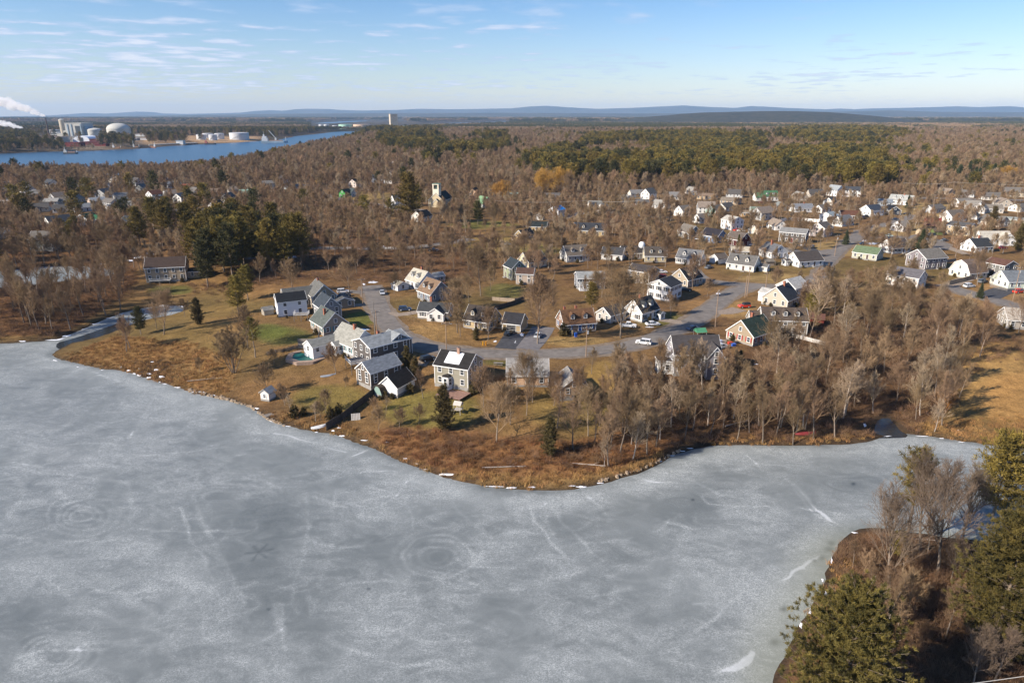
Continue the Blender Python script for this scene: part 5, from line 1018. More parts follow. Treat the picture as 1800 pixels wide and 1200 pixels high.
fg('oak_tree', LEAFY[0], 1655, 738, 6.5, 6, 'low tree still carrying orange dead leaves right of the brook', 'oak'); fg('bare_tree', YARD[1], 870, 402, 14, 13, 'bare tree on the green lawn right of the church', 'bare tree')
fg('willow_tree', WILL[0], 880, 360, 17, 13, 'golden willow behind the mint-roofed house', 'willow'); fg('willow_tree', WILL[0], 955, 348, 22, 13, 'large golden willow, left of the biggest pair', 'willow'); fg('willow_tree', WILL[0], 985, 346, 23, 13, 'largest golden willow at the pine forest edge', 'willow')
fg('bare_tree', YARD[3], 997, 352, 20, 13, 'big brown bare tree in front of the largest willow', 'bare tree'); fg('willow_tree', WILL[0], 160, 340, 9, 13, 'small orange willow in the left village', 'willow'); fg('willow_tree', WILL[0], 1770, 325, 17, 13, 'golden willow at the far right wood edge', 'willow')
fg('bare_tree', YARD[2], 978, 392, 12, 13, 'dark bare tree in front of the blue-tarped house', 'bare tree'); fg('pine_tree', PINE[3], 720, 395, 30, 18, 'very tall lone pine left of the church', 'pine tree'); fg('pine_tree', DPINE[1], 840, 395, 14, 17, 'grey-green pine right of the church', 'pine tree')
fg('pine_tree', PINE[0], 530, 470, 23, 18, 'tall pine at the right end of the left pine stand', 'pine tree')
# ---- wood groups: individuals
def busy(x, y, hr=0.0, rr=1.0):
    for hx, hy, r, s in HOUSES:
        if (x-hx)**2 + (y-hy)**2 < (r+hr)**2: return True
    for pts, w in ROADS_W:
        px_, py_ = pts[len(pts)//2]
        for i in range(0, len(pts), 2):
            if (x-pts[i][0])**2 + (y-pts[i][1])**2 < (w/2+rr)**2: return True
    return False
NBARE = [0]
def inwater(x, y):
    i = np.clip(np.searchsorted(GX, x), 0, nx-1); j = np.clip(np.searchsorted(GY, y), 0, ny-1); return D_near[i, j] < 1.5 or D_far[i, j] < 4
EXTRA = []
def wood(poly, n, kinds, hts, label, cat, kind, group, mind=4.0, seed=1, extra=False):
    rg = random.Random(seed); xs = [p[0] for p in poly]; ys = [p[1] for p in poly]; w = [tuple(flat(a, b, 4.5)) for a, b in poly]
    lo = np.min(w, 0); hi = np.max(w, 0); k = 0; tries = 0; mine = []
    while k < n and tries < n*60:
        tries += 1; x = rg.uniform(lo[0], hi[0]); y = rg.uniform(lo[1], hi[1])
        if not inpoly(np.array([x]), np.array([y]), w)[0] or inwater(x, y) or busy(x, y, .5, 1.5): continue
        if any((x-a)**2 + (y-b)**2 < mind**2 for a, b in mine): continue
        ms, bh = rg.choice(kinds); h = rg.uniform(*hts); mine.append((x, y)); k += 1
        if extra: EXTRA.append((x, y, h)); TREES_AT.append((x, y))
        else: tree(kind, ms, x, y, h/bh, label, cat, group, rng=rg)
    return k
W15 = [(m, 15) for m in WOOD]; P15 = [(m, 15) for m in PALEW]; Y13 = [(m, 13) for m in YARD]; S65 = [(m, 6.5) for m in SMALL]; PN = [(m, 18) for m in PINE]; DPN = [(m, 17) for m in DPINE]
nb = 0
nb += wood([(-60,505),(60,500),(190,470),(235,470),(232,515),(180,548),(120,575),(40,592),(-60,596)], 52, W15, (12,18), 'grey bare tree with tall trunk in the left wood beside the frozen inlet', 'bare tree', 'bare_tree', 'bare trees of the left wood', 4, 1)
nb += wood([(-60,440),(0,420),(235,425),(240,465),(150,480),(20,505),(-60,510)], 30, W15, (12,17), 'bare tree at the back of the left wood around the small frozen pond', 'bare tree', 'bare_tree', 'bare trees behind the left pond', 5, 2, True)
nb += wood([(1070,690),(1150,672),(1275,668),(1330,700),(1400,720),(1500,735),(1520,765),(1300,773),(1200,780),(1120,800),(1060,790)], 56, W15*3 + P15, (9,14), 'slender bare tree in the shore thicket below the grey-blue Victorian house', 'bare tree', 'bare_tree', 'bare trees of the shore thicket', 3.4, 3)
nb += wood([(1300,690),(1400,600),(1480,545),(1600,540),(1690,570),(1760,600),(1690,690),(1600,700),(1500,720),(1400,712)], 72, W15*3 + P15 + Y13, (8,14), 'bare tree in the dense brushy wood between the houses and the brook', 'bare tree', 'bare_tree', 'bare trees of the right wood', 4, 4)
nb += wood([(1350,515),(1440,500),(1560,480),(1660,505),(1680,555),(1500,545),(1400,560)], 26, W15*2 + Y13, (7,11), 'bare tree in the thicket between the road corner and the brushy wood', 'bare tree', 'bare_tree', 'bare trees by the road corner', 4, 7, True)
nb += wood([(1600,690),(1690,660),(1690,700),(1650,735),(1600,735)], 12, P15 + W15, (8,13), 'slim bare tree in the clump right of the brook', 'bare tree', 'bare_tree', 'bare trees right of the brook', 3, 5)
nb += wood([(560,440),(700,440),(850,450),(850,495),(730,480),(640,488),(560,490),(450,505),(455,485)], 26, W15 + Y13, (8,13), 'bare tree in the strip of wood above the houses of the left street', 'bare tree', 'bare_tree', 'bare trees of the middle strip', 5, 6, True)
nb += wood([(700,470),(860,450),(1180,430),(1250,480),(1190,560),(1100,605),(980,560),(870,540),(800,560),(720,530)], 34, Y13*2 + W15, (8,12.5), 'bare yard tree among the houses above the near street', 'bare tree', 'bare_tree', 'yard trees above the near street', 6, 21)
nb += wood([(1190,380),(1480,385),(1480,480),(1250,490),(1190,440)], 26, Y13 + W15, (7,11), 'bare yard tree among the dense white houses right of centre', 'bare tree', 'bare_tree', 'yard trees right of centre', 6, 22, True)
nb += wood([(1500,400),(1800,400),(1820,520),(1690,500),(1560,470),(1500,440)], 18, Y13, (7,11), 'bare yard tree in the right hand village', 'bare tree', 'bare_tree', 'yard trees of the right village', 6, 23, True)
nb += wood([(870,690),(1100,640),(1100,760),(1000,770),(900,750)], 12, W15 + Y13, (7,11), 'slim bare tree on the lawn around the lone tan garage', 'bare tree', 'bare_tree', 'lawn trees by the lone garage', 4, 24)
nb += wood([(560,650),(740,710),(740,755),(620,735),(480,685)], 8, S65, (3,6), 'small bare tree on the shore lawn below the lake-side row', 'bare tree', 'bare_tree', 'small trees of the shore lawn', 4, 25)
nb += wood([(1480,960),(1620,945),(1700,960),(1690,1100),(1560,1090),(1500,1020)], 9, W15 + S65, (4,11), 'bare tree in the brush of the foreground point', 'bare tree', 'bare_tree', 'bare trees of the foreground point', 3, 26)
rb_ = random.Random(5)
for hx, hy, hr_, s_ in HOUSES:
    d = math.hypot(hx, hy)
    if d > 420: continue
    for k in range(rb_.choice((1, 2, 2, 3))):
        a = math.atan2(-hy, -hx) + rb_.uniform(-1.3, 1.3); x = hx + math.cos(a)*(hr_*.86 + .6); y = hy + math.sin(a)*(hr_*.86 + .6)
        if inwater(x, y) or any((x-p_[0])**2 + (y-p_[1])**2 < 16 for pts, w in ROADS_W for p_ in pts[::3]): continue
        tree('evergreen_bush', BUSH[0], x, y, rb_.uniform(.35, .85), 'clipped evergreen shrub planted beside a village house', 'shrub', 'shrubs beside the village houses', rng=rb_)
print('individual wood trees', nb)
wood([(225,455),(260,395),(360,400),(365,470),(340,478),(330,452)], 12, PN, (15,21), 'olive pine in the stand behind the tan two-storey house', 'pine tree', 'pine_tree', 'pines behind the tan house', 5, 11)
wood([(345,500),(360,440),(420,420),(530,425),(520,475),(450,492),(400,505)], 30, PN + DPN, (15,23), 'tall pine in the dark stand right of the tan two-storey house', 'pine tree', 'pine_tree', 'pines of the left stand', 5, 12)
wood([(-60,455),(10,450),(40,480),(20,520),(-60,530)], 6, PN, (10,14), 'olive pine at the left edge beside the frozen pond', 'pine tree', 'pine_tree', 'pines at the left edge', 5, 13)
wood([(30,425),(130,415),(150,430),(40,450)], 6, PN, (9,14), 'low spreading pine in the left village wood', 'pine tree', 'pine_tree', 'pines of the left village', 5, 14)
wood([(1620,318),(1700,316),(1760,322),(1700,336),(1610,338)], 12, [(SPRUCE[0], 11)], (14,20), 'dark spruce in the row at the far right wood edge', 'spruce', 'spruce_tree', 'spruces at the right wood edge', 7, 15)
# front edge of the pine forest as individuals
wood([(960,335),(1080,338),(1300,330),(1420,338),(1545,340),(1560,300),(1300,290),(1000,290)], 200, PN*2 + DPN, (18,25), 'olive pine in the forest behind the village, near its front edge', 'pine tree', 'pine_tree', 'pines of the forest front', 6, 16)
# ------------------------------------------------------------------ uncountable vegetation (one object each)
def scatter(name, label, cat, protos, X, Y, S, idx=None, seed=0, dz=-.1, sz=1.0, Z=None):
    n = len(X); rg = np.random.RandomState(seed); Z = (H(X, Y) + dz) if Z is None else Z
    me = bpy.data.meshes.new(name); me.vertices.add(n); me.vertices.foreach_set('co', np.stack([X, Y, Z], 1).astype(np.float32).ravel())
    a = me.attributes.new('rot', 'FLOAT_VECTOR', 'POINT'); a.data.foreach_set('vector', np.stack([0*X, 0*X, rg.rand(n)*6.283], 1).astype(np.float32).ravel())
    a = me.attributes.new('scl', 'FLOAT_VECTOR', 'POINT'); a.data.foreach_set('vector', np.stack([S*rg.uniform(.9, 1.1, n), S*rg.uniform(.9, 1.1, n), S*sz], 1).astype(np.float32).ravel())
    a = me.attributes.new('idx', 'INT', 'POINT'); a.data.foreach_set('value', (rg.randint(0, len(protos), n) if idx is None else idx).astype(np.int32))
    o = link(name, me); tag(o, label, cat, kind='stuff')
    col = bpy.data.collections.new(name + '_kinds')
    for i, m in enumerate(protos): q = bpy.data.objects.new('%s_kind_%02d' % (name, i), m); col.objects.link(q)
    g = bpy.data.node_groups.new(name, 'GeometryNodeTree'); g.interface.new_socket('Geometry', in_out='INPUT', socket_type='NodeSocketGeometry'); g.interface.new_socket('Geometry', in_out='OUTPUT', socket_type='NodeSocketGeometry')
    gi = g.nodes.new('NodeGroupInput'); go = g.nodes.new('NodeGroupOutput'); ip = g.nodes.new('GeometryNodeInstanceOnPoints'); ci = g.nodes.new('GeometryNodeCollectionInfo')
    ci.inputs['Collection'].default_value = col; ci.inputs['Separate Children'].default_value = True; ci.inputs['Reset Children'].default_value = True; ip.inputs['Pick Instance'].default_value = True
    def at(nm, ty):
        x = g.nodes.new('GeometryNodeInputNamedAttribute'); x.data_type = ty; x.inputs['Name'].default_value = nm; return x.outputs[0]
    g.links.new(gi.outputs[0], ip.inputs['Points']); g.links.new(ci.outputs[0], ip.inputs['Instance']); g.links.new(at('idx', 'INT'), ip.inputs['Instance Index'])
    g.links.new(at('rot', 'FLOAT_VECTOR'), ip.inputs['Rotation']); g.links.new(at('scl', 'FLOAT_VECTOR'), ip.inputs['Scale']); g.links.new(ip.outputs[0], go.inputs[0])
    md = o.modifiers.new('scatter', 'NODES'); md.node_group = g; return o
def jgrid(x0, x1, y0, y1, sp, seed):
    rg = np.random.RandomState(seed); a = np.arange(x0, x1, sp); b = np.arange(y0, y1, sp); X, Y = np.meshgrid(a, b); X = X.ravel() + rg.uniform(-.45, .45, X.size)*sp; Y = Y.ravel() + rg.uniform(-.45, .45, Y.size)*sp; return X, Y
def px_of(X, Y): return proj(X, Y, H(X, Y))
def dwat(X, Y):
    i = np.clip(np.searchsorted(GX, X), 0, nx-1); j = np.clip(np.searchsorted(GY, Y), 0, ny-1); return np.minimum(D_near[i, j], D_far[i, j])
HA = np.array([(h[0], h[1], h[2]) for h in HOUSES])
def clear_of(X, Y, hr=1.5, rr=1.5, frontd=9):
    ok = np.ones(len(X), bool)
    for hx, hy, r in HA:
        k = np.where((np.abs(X-hx) < 60) & (np.abs(Y-hy) < 60))[0]
        if not len(k): continue
        d = math.hypot(hx, hy); ux, uy = -hx/d, -hy/d; dx_ = X[k]-hx; dy_ = Y[k]-hy; al_ = dx_*ux + dy_*uy; ac = np.abs(dx_*uy - dy_*ux)
        ok[k] &= ~((dx_**2 + dy_**2 < (r+hr)**2) | ((al_ > 0) & (al_ < r + frontd*(.3 + (d/330)**1.5)) & (ac < r*.75)))
    for pts, w in ROADS_W:
        A = np.array(pts[::3]); lo = A.min(0)-10; hi = A.max(0)+10; k = np.where((X > lo[0]) & (X < hi[0]) & (Y > lo[1]) & (Y < hi[1]))[0]
        if len(k): ok[k] &= segdist(X[k], Y[k], [tuple(p) for p in A]) > w/2 + rr
    return ok
# low-detail kinds for the distance
def lod_bare(seed, h, spread, clear, cnt, rmin, bm, tm, **k):
    t, c = bare_geo(seed, h, spread, clear, cnt, rmin, **k); return merged('far_bare_tree', [(t[0], t[1], bm), (c[0], c[1], tm)])
def lod_pine(seed, h, rad, clear, a, cm, kind='pine'):
    t, b, f = conifer_geo(seed, h, rad, clear, *a, kind); return merged('far_pine_tree', [(t[0], t[1], BARK), (f[0], f[1], cm)])
LB = [lod_bare(201+i, 14, 5.6, .28, [13, 8, 8], .036, BARK, FTWIG) for i in range(5)] + [lod_bare(211, 14, 5.2, .3, [13, 8, 7], .038, PALE, PALET)]
LP = [lod_pine(221+i, 18, 5.6, .25, (12, 5, 6, 6, 1.0, .15), PINEM) for i in range(3)] + [lod_pine(231+i, 18, 5.4, .25, (12, 5, 6, 6, 1.0, .15), PINED) for i in range(2)]
# zones (image positions of the ground): bare density 0..1
PINEZ = [[(925,302),(1000,268),(1080,250),(1200,244),(1345,246),(1345,266),(1300,288),(1460,272),(1545,286),(1560,335),(1400,336),(1300,328),(1090,332),(960,332)],
         [(1370,250),(1400,232),(1480,228),(1560,234),(1590,246),(1560,266),(1440,266)], [(660,262),(690,240),(740,240),(775,262),(760,276),(690,276)], [(845,255),(850,246),(885,246),(890,257)],
         [(740,292),(800,272),(860,264),(900,262),(900,270),(820,286),(770,296)], [(610,238),(640,230),(760,227),(840,221),(842,224),(700,236)]]
OPEN = [[(1180,345),(1480,345),(1480,440),(1300,440),(1180,480)], [(1480,350),(1800,350),(1900,440),(1900,540),(1660,520),(1600,470),(1480,460)], [(840,380),(1000,388),(960,450),(800,440),(760,410)], [(1000,352),(1160,340),(1160,352),(1000,362)], [(580,340),(770,345),(770,400),(680,385),(560,345)], [(60,370),(130,365),(135,400),(70,400)], [(240,345),(300,340),(330,362),(240,368)], [(980,440),(1190,450),(1180,560),(980,530)], [(640,320),(740,300),(740,310),(660,330)], [(1240,440),(1480,440),(1470,500),(1240,520)]]
NOT = [[(380,540),(640,440),(1400,560),(1300,800),(0,900),(0,600),(330,600)]]
X1, Y1 = jgrid(-420, 460, 300, 620, 6.2, 1); X2, Y2 = jgrid(-1150, 1150, 620, 1500, 8.5, 2); X3, Y3 = jgrid(-2600, 2600, 1500, 3000, 13, 3)
X = np.concatenate([X1, X2, X3]); Y = np.concatenate([Y1, Y2, Y3]); px_, py_ = px_of(X, Y)
vis = (px_ > -60) & (px_ < 1870); X, Y, px_, py_ = X[vis], Y[vis], px_[vis], py_[vis]
rg = np.random.RandomState(5)
inpine = np.zeros(len(X), bool)
for z in PINEZ: inpine |= inpoly(px_ + rg.normal(0, 6, len(X)) + 26*fbm(X, Y, 90, 341, 3), py_ + rg.normal(0, 1.5, len(X)) + 9*fbm(X, Y, 120, 351, 3), z)
inpine &= fbm(X, Y, 110, 361, 3) > -.14
dens = np.full(len(X), .95); 
for z in OPEN: dens = np.where(inpoly(px_, py_, z), .34, dens)
dens = np.where((py_ > 330) & (py_ < 420) & (px_ < 760), dens*.75, dens)
dens = np.where(inpoly(px_, py_, [(0,425),(240,425),(240,600),(0,600)]), 0, dens)                 # individuals stand there
dens = np.where(inpoly(px_, py_, [(430,440),(860,445),(860,500),(430,510)]) | ((py_ > 480) & (px_ < 760)), dens*.25, dens)
dens = np.where((py_ > 500) & (px_ > 760), .16, dens); dens = np.where((py_ > 560), 0, dens); dens = np.where((px_ > 1400) & (py_ > 455) & (py_ < 560), .0, dens)
dens = np.where(inpoly(px_, py_, [(940,395),(1190,400),(1195,480),(1150,560),(1060,600),(960,560),(930,470)]), .62, dens)
dens = np.where(inpoly(px_, py_, [(1330,640),(1420,570),(1520,535),(1680,545),(1760,600),(1690,700),(1540,740),(1400,760),(1180,775),(1100,770),(1110,690),(1270,680)]), .42, dens); under = (py_ > 520) & (px_ > 1050)
dens = np.where(inpoly(px_, py_, [(1345,512),(1450,488),(1560,470),(1665,500),(1685,560),(1420,565)]), .6, dens)
dens = np.where(inpoly(px_, py_, [(0,425),(235,425),(235,520),(110,590),(0,600)]), .30, dens)
dens = np.where((px_ < 480) & (py_ < 274), .55, dens)
plant = inpoly(px_, py_, [(0,262),(0,236),(230,234),(480,234),(480,254),(240,262)]); dens = np.where(plant, .03, dens)
shoreline = inpoly(px_, py_, [(-60,272),(-60,240),(60,240),(72,250),(60,268)]) | inpoly(px_, py_, [(60,262),(80,254),(110,258),(110,266)]) | inpoly(px_, py_, [(176,258),(182,246),(232,247),(238,258)]) | inpoly(px_, py_, [(262,252),(262,246),(300,244),(330,250)]) | inpoly(px_, py_, [(230,236),(480,232),(560,232),(480,240),(230,237)]); dens = np.where(shoreline, .9, dens)
dens = np.where(inpoly(px_, py_, [(540,231),(548,217),(720,216),(720,228),(640,232)]), .03, dens)
# keep the view of the river open, and let stands differ
dw = dwat(X, Y); nz = fbm(X, Y, 120, 301, 3); nz2 = fbm(X, Y, 300, 311, 3)
pinefrac = np.where(Y > 700, np.clip(.03 + .7*(nz2 - .2), .02, .4), .012); pinefrac = np.where((px_ < 900) & (Y < 1500), .015, pinefrac); pinefrac = np.where((px_ < 640) & (Y > 1900), .45, pinefrac); pinefrac = np.where((px_ < 420) & (py_ < 415) & (py_ > 330), .04, pinefrac)
pinefrac = np.where((px_ > 760) & (py_ > 340), .0, pinefrac)
ok = clear_of(X, Y) & (dw > np.where(Y > 1500, 14, 6)) & (rg.rand(len(X)) < dens)
fallow = (px_ > 1330) & (px_ < 1500) & (py_ > 262) & (py_ < 300)
for tx, ty in TREES_AT:
    k = (np.abs(X-tx) < 3.5) & (np.abs(Y-ty) < 3.5); ok &= ~k
isp = (inpine & (rg.rand(len(X)) < .93)) | (~inpine & (rg.rand(len(X)) < pinefrac))
isp |= shoreline & (rg.rand(len(X)) < .5)
ok &= ~(inpine & inpoly(px_, py_, [(960,335),(1080,338),(1300,330),(1420,338),(1545,340),(1560,300),(1300,290),(1000,290)]) & (rg.rand(len(X)) < .3))
kb = ok & ~isp; kp = ok & isp
hb = rg.uniform(.72, 1.15, len(X)) * np.where(Y < 620, .70, 1.0) * np.where(Y > 1500, 1.25, 1)
hb = np.where((px_ < 480) & (Y < 1500) & (Y > 800), hb*.85, hb)
hb = np.where(under | ((px_ < 240) & (py_ > 425)), hb*.72, hb)
hp = rg.uniform(.7, 1.1, len(X)) * np.where(Y > 1500, 1.2, 1.0)*np.where(inpine, 1.25, 1.0)
print('far bare', kb.sum(), 'far pine', kp.sum())
FULL = [merged('far_bare_tree', [(*a_[0], BARK), (*a_[1], TWIG)]) for a_ in (bare_geo(241, 14, 4.6, .28, [14, 7, 6, 5], .021), bare_geo(242, 14, 5.6, .22, [14, 8, 6, 5], .021))]
ex = np.array(EXTRA); nk = len(LB); r6 = np.random.RandomState(6)
scatter('bare_woodland', 'leafless grey-brown woodland covering the land around and beyond the village', 'woodland', LB + FULL, np.concatenate([X[kb], ex[:, 0]]), np.concatenate([Y[kb], ex[:, 1]]), np.concatenate([hb[kb], ex[:, 2]/14]), idx=np.concatenate([r6.randint(0, nk, kb.sum()), r6.randint(nk, nk+2, len(ex))]), seed=7)
scatter('pine_woodland', 'olive green pine woodland behind the village', 'woodland', LP, X[kp], Y[kp], hp[kp], seed=8)
# distant groves: each clump stands for a patch of canopy
def grove(seed, m1, m2, pine):
    r = np.random.RandomState(seed); Cn = []; O = []
    for k in range(26):
        c = np.array([r.uniform(-30, 30), r.uniform(-18, 18), r.uniform(8, 14)]); n = 16
        v = r.normal(0, 1, (n, 3)); v /= np.linalg.norm(v, axis=1)[:, None]; v[:, 2] = np.abs(v[:, 2]); Cn.append(c + v*np.array([4.5, 4.5, 5.0 if not pine else 6.5])); O.append(v)
    V, Fq_ = blades(r, np.concatenate(Cn), 3, 2.4, .9, .1, np.concatenate(O)); T = Tubes()
    for k in range(22): x, y = r.uniform(-30, 30), r.uniform(-18, 18); T.add((x, y, -2), (x, y, 11), .3, .2, 4)
    t = T.geo(); return merged('canopy_patch', [(t[0], t[1], m1), (V, Fq_, m2)])
GRV = [grove(401, BARK, FTWIG, 0), grove(402, BARK, FTWIG, 0), grove(403, BARK, PINED, 1), grove(404, BARK, PINED, 1)]
XA, YA = jgrid(-5200, 5200, 2950, 6400, 34, 21); XB, YB = jgrid(-11000, 11000, 6400, 13000, 110, 22)
X = np.concatenate([XA, XB]); Y = np.concatenate([YA, YB]); px_, py_ = px_of(X, Y); vis = (px_ > -30) & (px_ < 1830) & (dwat(X, Y) > 45); X, Y, px_, py_ = X[vis], Y[vis], px_[vis], py_[vis]
cl = ~(inpoly(px_, py_, [(540,228),(540,214),(720,211),(720,228)]) | inpoly(px_, py_, [(690,226),(690,217),(900,212),(900,218)])); nz = fbm(X, Y, 900, 331, 3); cl &= (rg.rand(len(X)) < .82); X, Y, nz = X[cl], Y[cl], nz[cl]
scatter('distant_woodland', 'continuous far woodland running to the foot of the blue hills', 'woodland', GRV, X, Y, np.where(Y > 6400, 2.2, 1.0)*rg.uniform(.8, 1.15, len(X)), idx=np.where(nz + rg.normal(0, .15, len(X)) > .06, rg.randint(2, 4, len(X)), rg.randint(0, 2, len(X))), seed=9, sz=.8)
print('groves', len(X))
# brush and reeds
def brush_mesh(seed, h, n, r0, m, spread=.8):
    r = np.random.RandomState(seed); T = Tubes()
    for k in range(n):
        a = r.rand()*6.283; rr = r.uniform(0, spread*.5); p = np.array([math.cos(a)*rr, math.sin(a)*rr, -.2]); d = nrm(np.array([math.cos(a)*r.uniform(.1, .7), math.sin(a)*r.uniform(.1, .7), 1])); L = h*r.uniform(.5, 1.1)
        q = p + d*L*.6; T.add(p, q, r0*1.4, r0, 3)
        for j in range(5): e = nrm(d + r.normal(0, .45, 3)); b = p + d*L*r.uniform(.3, .6); T.add(b, b + e*L*r.uniform(.25, .55), r0, r0*.5, 3)
    v, f = T.geo(); return merged('brush_clump', [(v, f, m)])
def reed_mesh(seed, h, n, m, rad):
    r = np.random.RandomState(seed); V = []; 
    for k in range(n):
        a = r.rand()*6.283; rr = rad*math.sqrt(r.rand()); x, y = math.cos(a)*rr, math.sin(a)*rr; hh = h*r.uniform(.5, 1.1); lx, ly = r.normal(0, .28, 2)*hh; b = r.rand()*3.14; w = .035; cx_, sx_ = math.cos(b)*w, math.sin(b)*w
        V += [(x-cx_, y-sx_, -.1), (x+cx_, y+sx_, -.1), (x+lx+cx_*.3, y+ly+sx_*.3, hh), (x+lx-cx_*.3, y+ly-sx_*.3, hh)]
    V = np.array(V); return merged('grass_tuft', [(V, np.arange(len(V)).reshape(-1, 4), m)])
BR = [brush_mesh(501+i, 2.6, 20, .016, BRUSHM, 1.8) for i in range(4)]
RDM = mat('rust_grass', (.215,.105,.045), .95, .35, .2, rnd=.3)
RE = [reed_mesh(511, 1.0, 70, REEDM, .9), reed_mesh(512, .8, 70, REEDM, .9), reed_mesh(513, 1.0, 70, RDM, .9)]
def zsel(X, Y, polys, jit=4):
    a, b = px_of(X, Y); s = np.zeros(len(X), bool)
    for z in polys: s |= inpoly(a + rg.normal(0, jit, len(X)), b + rg.normal(0, jit*.5, len(X)), z)
    return s & (dwat(X, Y) > .8)
Xa, Ya = jgrid(-330, 330, 60, 420, 2.3, 31); Xb, Yb = jgrid(30, 140, 50, 132, 1.7, 33); X = np.concatenate([Xa, Xb]); Y = np.concatenate([Ya, Yb])
BZ = [[(1345,512),(1450,488),(1560,470),(1665,500),(1685,560),(1420,565)], [(1085,690),(1170,672),(1270,668),(1330,660),(1400,590),(1480,540),(1660,535),(1770,590),(1690,680),(1620,760),(1500,774),(1300,780),(1180,795),(1090,780)], [(-60,380),(230,400),(235,520),(110,590),(-60,600)], [(430,420),(850,420),(860,500),(720,500),(560,490),(400,510)], [(680,760),(1000,775),(1160,770),(1140,800),(1040,825),(900,820),(780,805)], [(1470,960),(1560,950),(1720,960),(1800,1000),(1900,1300),(1400,1300),(1500,1080),(1470,1010)], [(1000,390),(1180,395),(1190,440),(1120,450),(1060,430)], [(1700,640),(1850,560),(1850,600),(1760,640)], [(330,500),(420,500),(420,530),(330,520)]]
s = zsel(X, Y, BZ) & clear_of(X, Y, .5, .8, 0); th = rg.rand(len(X)) < np.where(Y < 130, 1.0, np.where(Y > 290, .45, .62)); s &= th; bigb = (Y < 250) & (X > 30)
print('brush', s.sum()); scatter('brush', 'tangled brown undergrowth filling the woods and banks', 'undergrowth', BR, X[s], Y[s], rg.uniform(.5, 1.15, s.sum()), seed=12)
X, Y = jgrid(-330, 330, 60, 330, 1.25, 32)
RZ = [[(205,590),(330,600),(420,630),(400,695),(330,690),(232,658),(108,634),(120,622)], [(640,762),(760,750),(900,775),(1060,780),(1180,785),(1150,815),(1050,852),(930,862),(850,855),(760,830),(690,800)], [(1200,772),(1530,762),(1530,775),(1440,781),(1240,787)], [(1600,745),(1800,730),(1850,790),(1690,775),(1600,762)], [(1380,1080),(1460,980),(1500,970),(1540,1060),(1430,1110)], [(470,725),(600,735),(640,770),(560,760),(480,742)]]
s = zsel(X, Y, RZ, 3) & clear_of(X, Y, .5, .5, 0); a_, b_ = px_of(X, Y); rust = inpoly(a_, b_, [(640,740),(1200,760),(1140,805),(1040,828),(900,832),(780,822),(690,795)])
s &= rg.rand(len(X)) < np.where(rust, .6, .8); ix = np.where(rust, 2, rg.randint(0, 2, len(X)))
print('reeds', s.sum()); scatter('tall_grass', 'tan dry tall grass and reeds along the lake banks', 'tall grass', RE, X[s], Y[s], rg.uniform(.5, 1.1, s.sum()), idx=ix[s], seed=13, dz=-.02, sz=.75)
# stones along the shore
b = MB(); rr = random.Random(9)
for k in range(260):
    t = rr.random(); pts = [(330,687),(370,697),(405,705),(440,716),(470,737),(500,749)] if t < .75 else [(1050,850),(1125,828),(1200,792)]
    i = rr.randrange(len(pts)-1); u = rr.random(); q = flat(pts[i][0]*(1-u) + pts[i+1][0]*u, pts[i][1]*(1-u) + pts[i+1][1]*u - rr.uniform(0, 2.5)); z = max(float(H(*q)), 0); r = rr.uniform(.15, .5)
    vs = [(q[0] + r*math.cos(j*1.047)*rr.uniform(.7, 1.2), q[1] + r*math.sin(j*1.047)*rr.uniform(.7, 1.2), z - .1) for j in range(6)] + [(q[0] + r*.6*math.cos(j*1.047+.3), q[1] + r*.6*math.sin(j*1.047+.3), z + r*rr.uniform(.4, .7)) for j in range(6)]
    b.add(vs, [(j, (j+1) % 6, 6+(j+1) % 6, 6+j) for j in range(6)] + [tuple(range(6, 12))])
tag(b.build('shore_stones', mat('tan_stone', (.30,.23,.16), .9, .3, 2)), 'loose tan stones lining the lake shore', 'stones', kind='stuff')
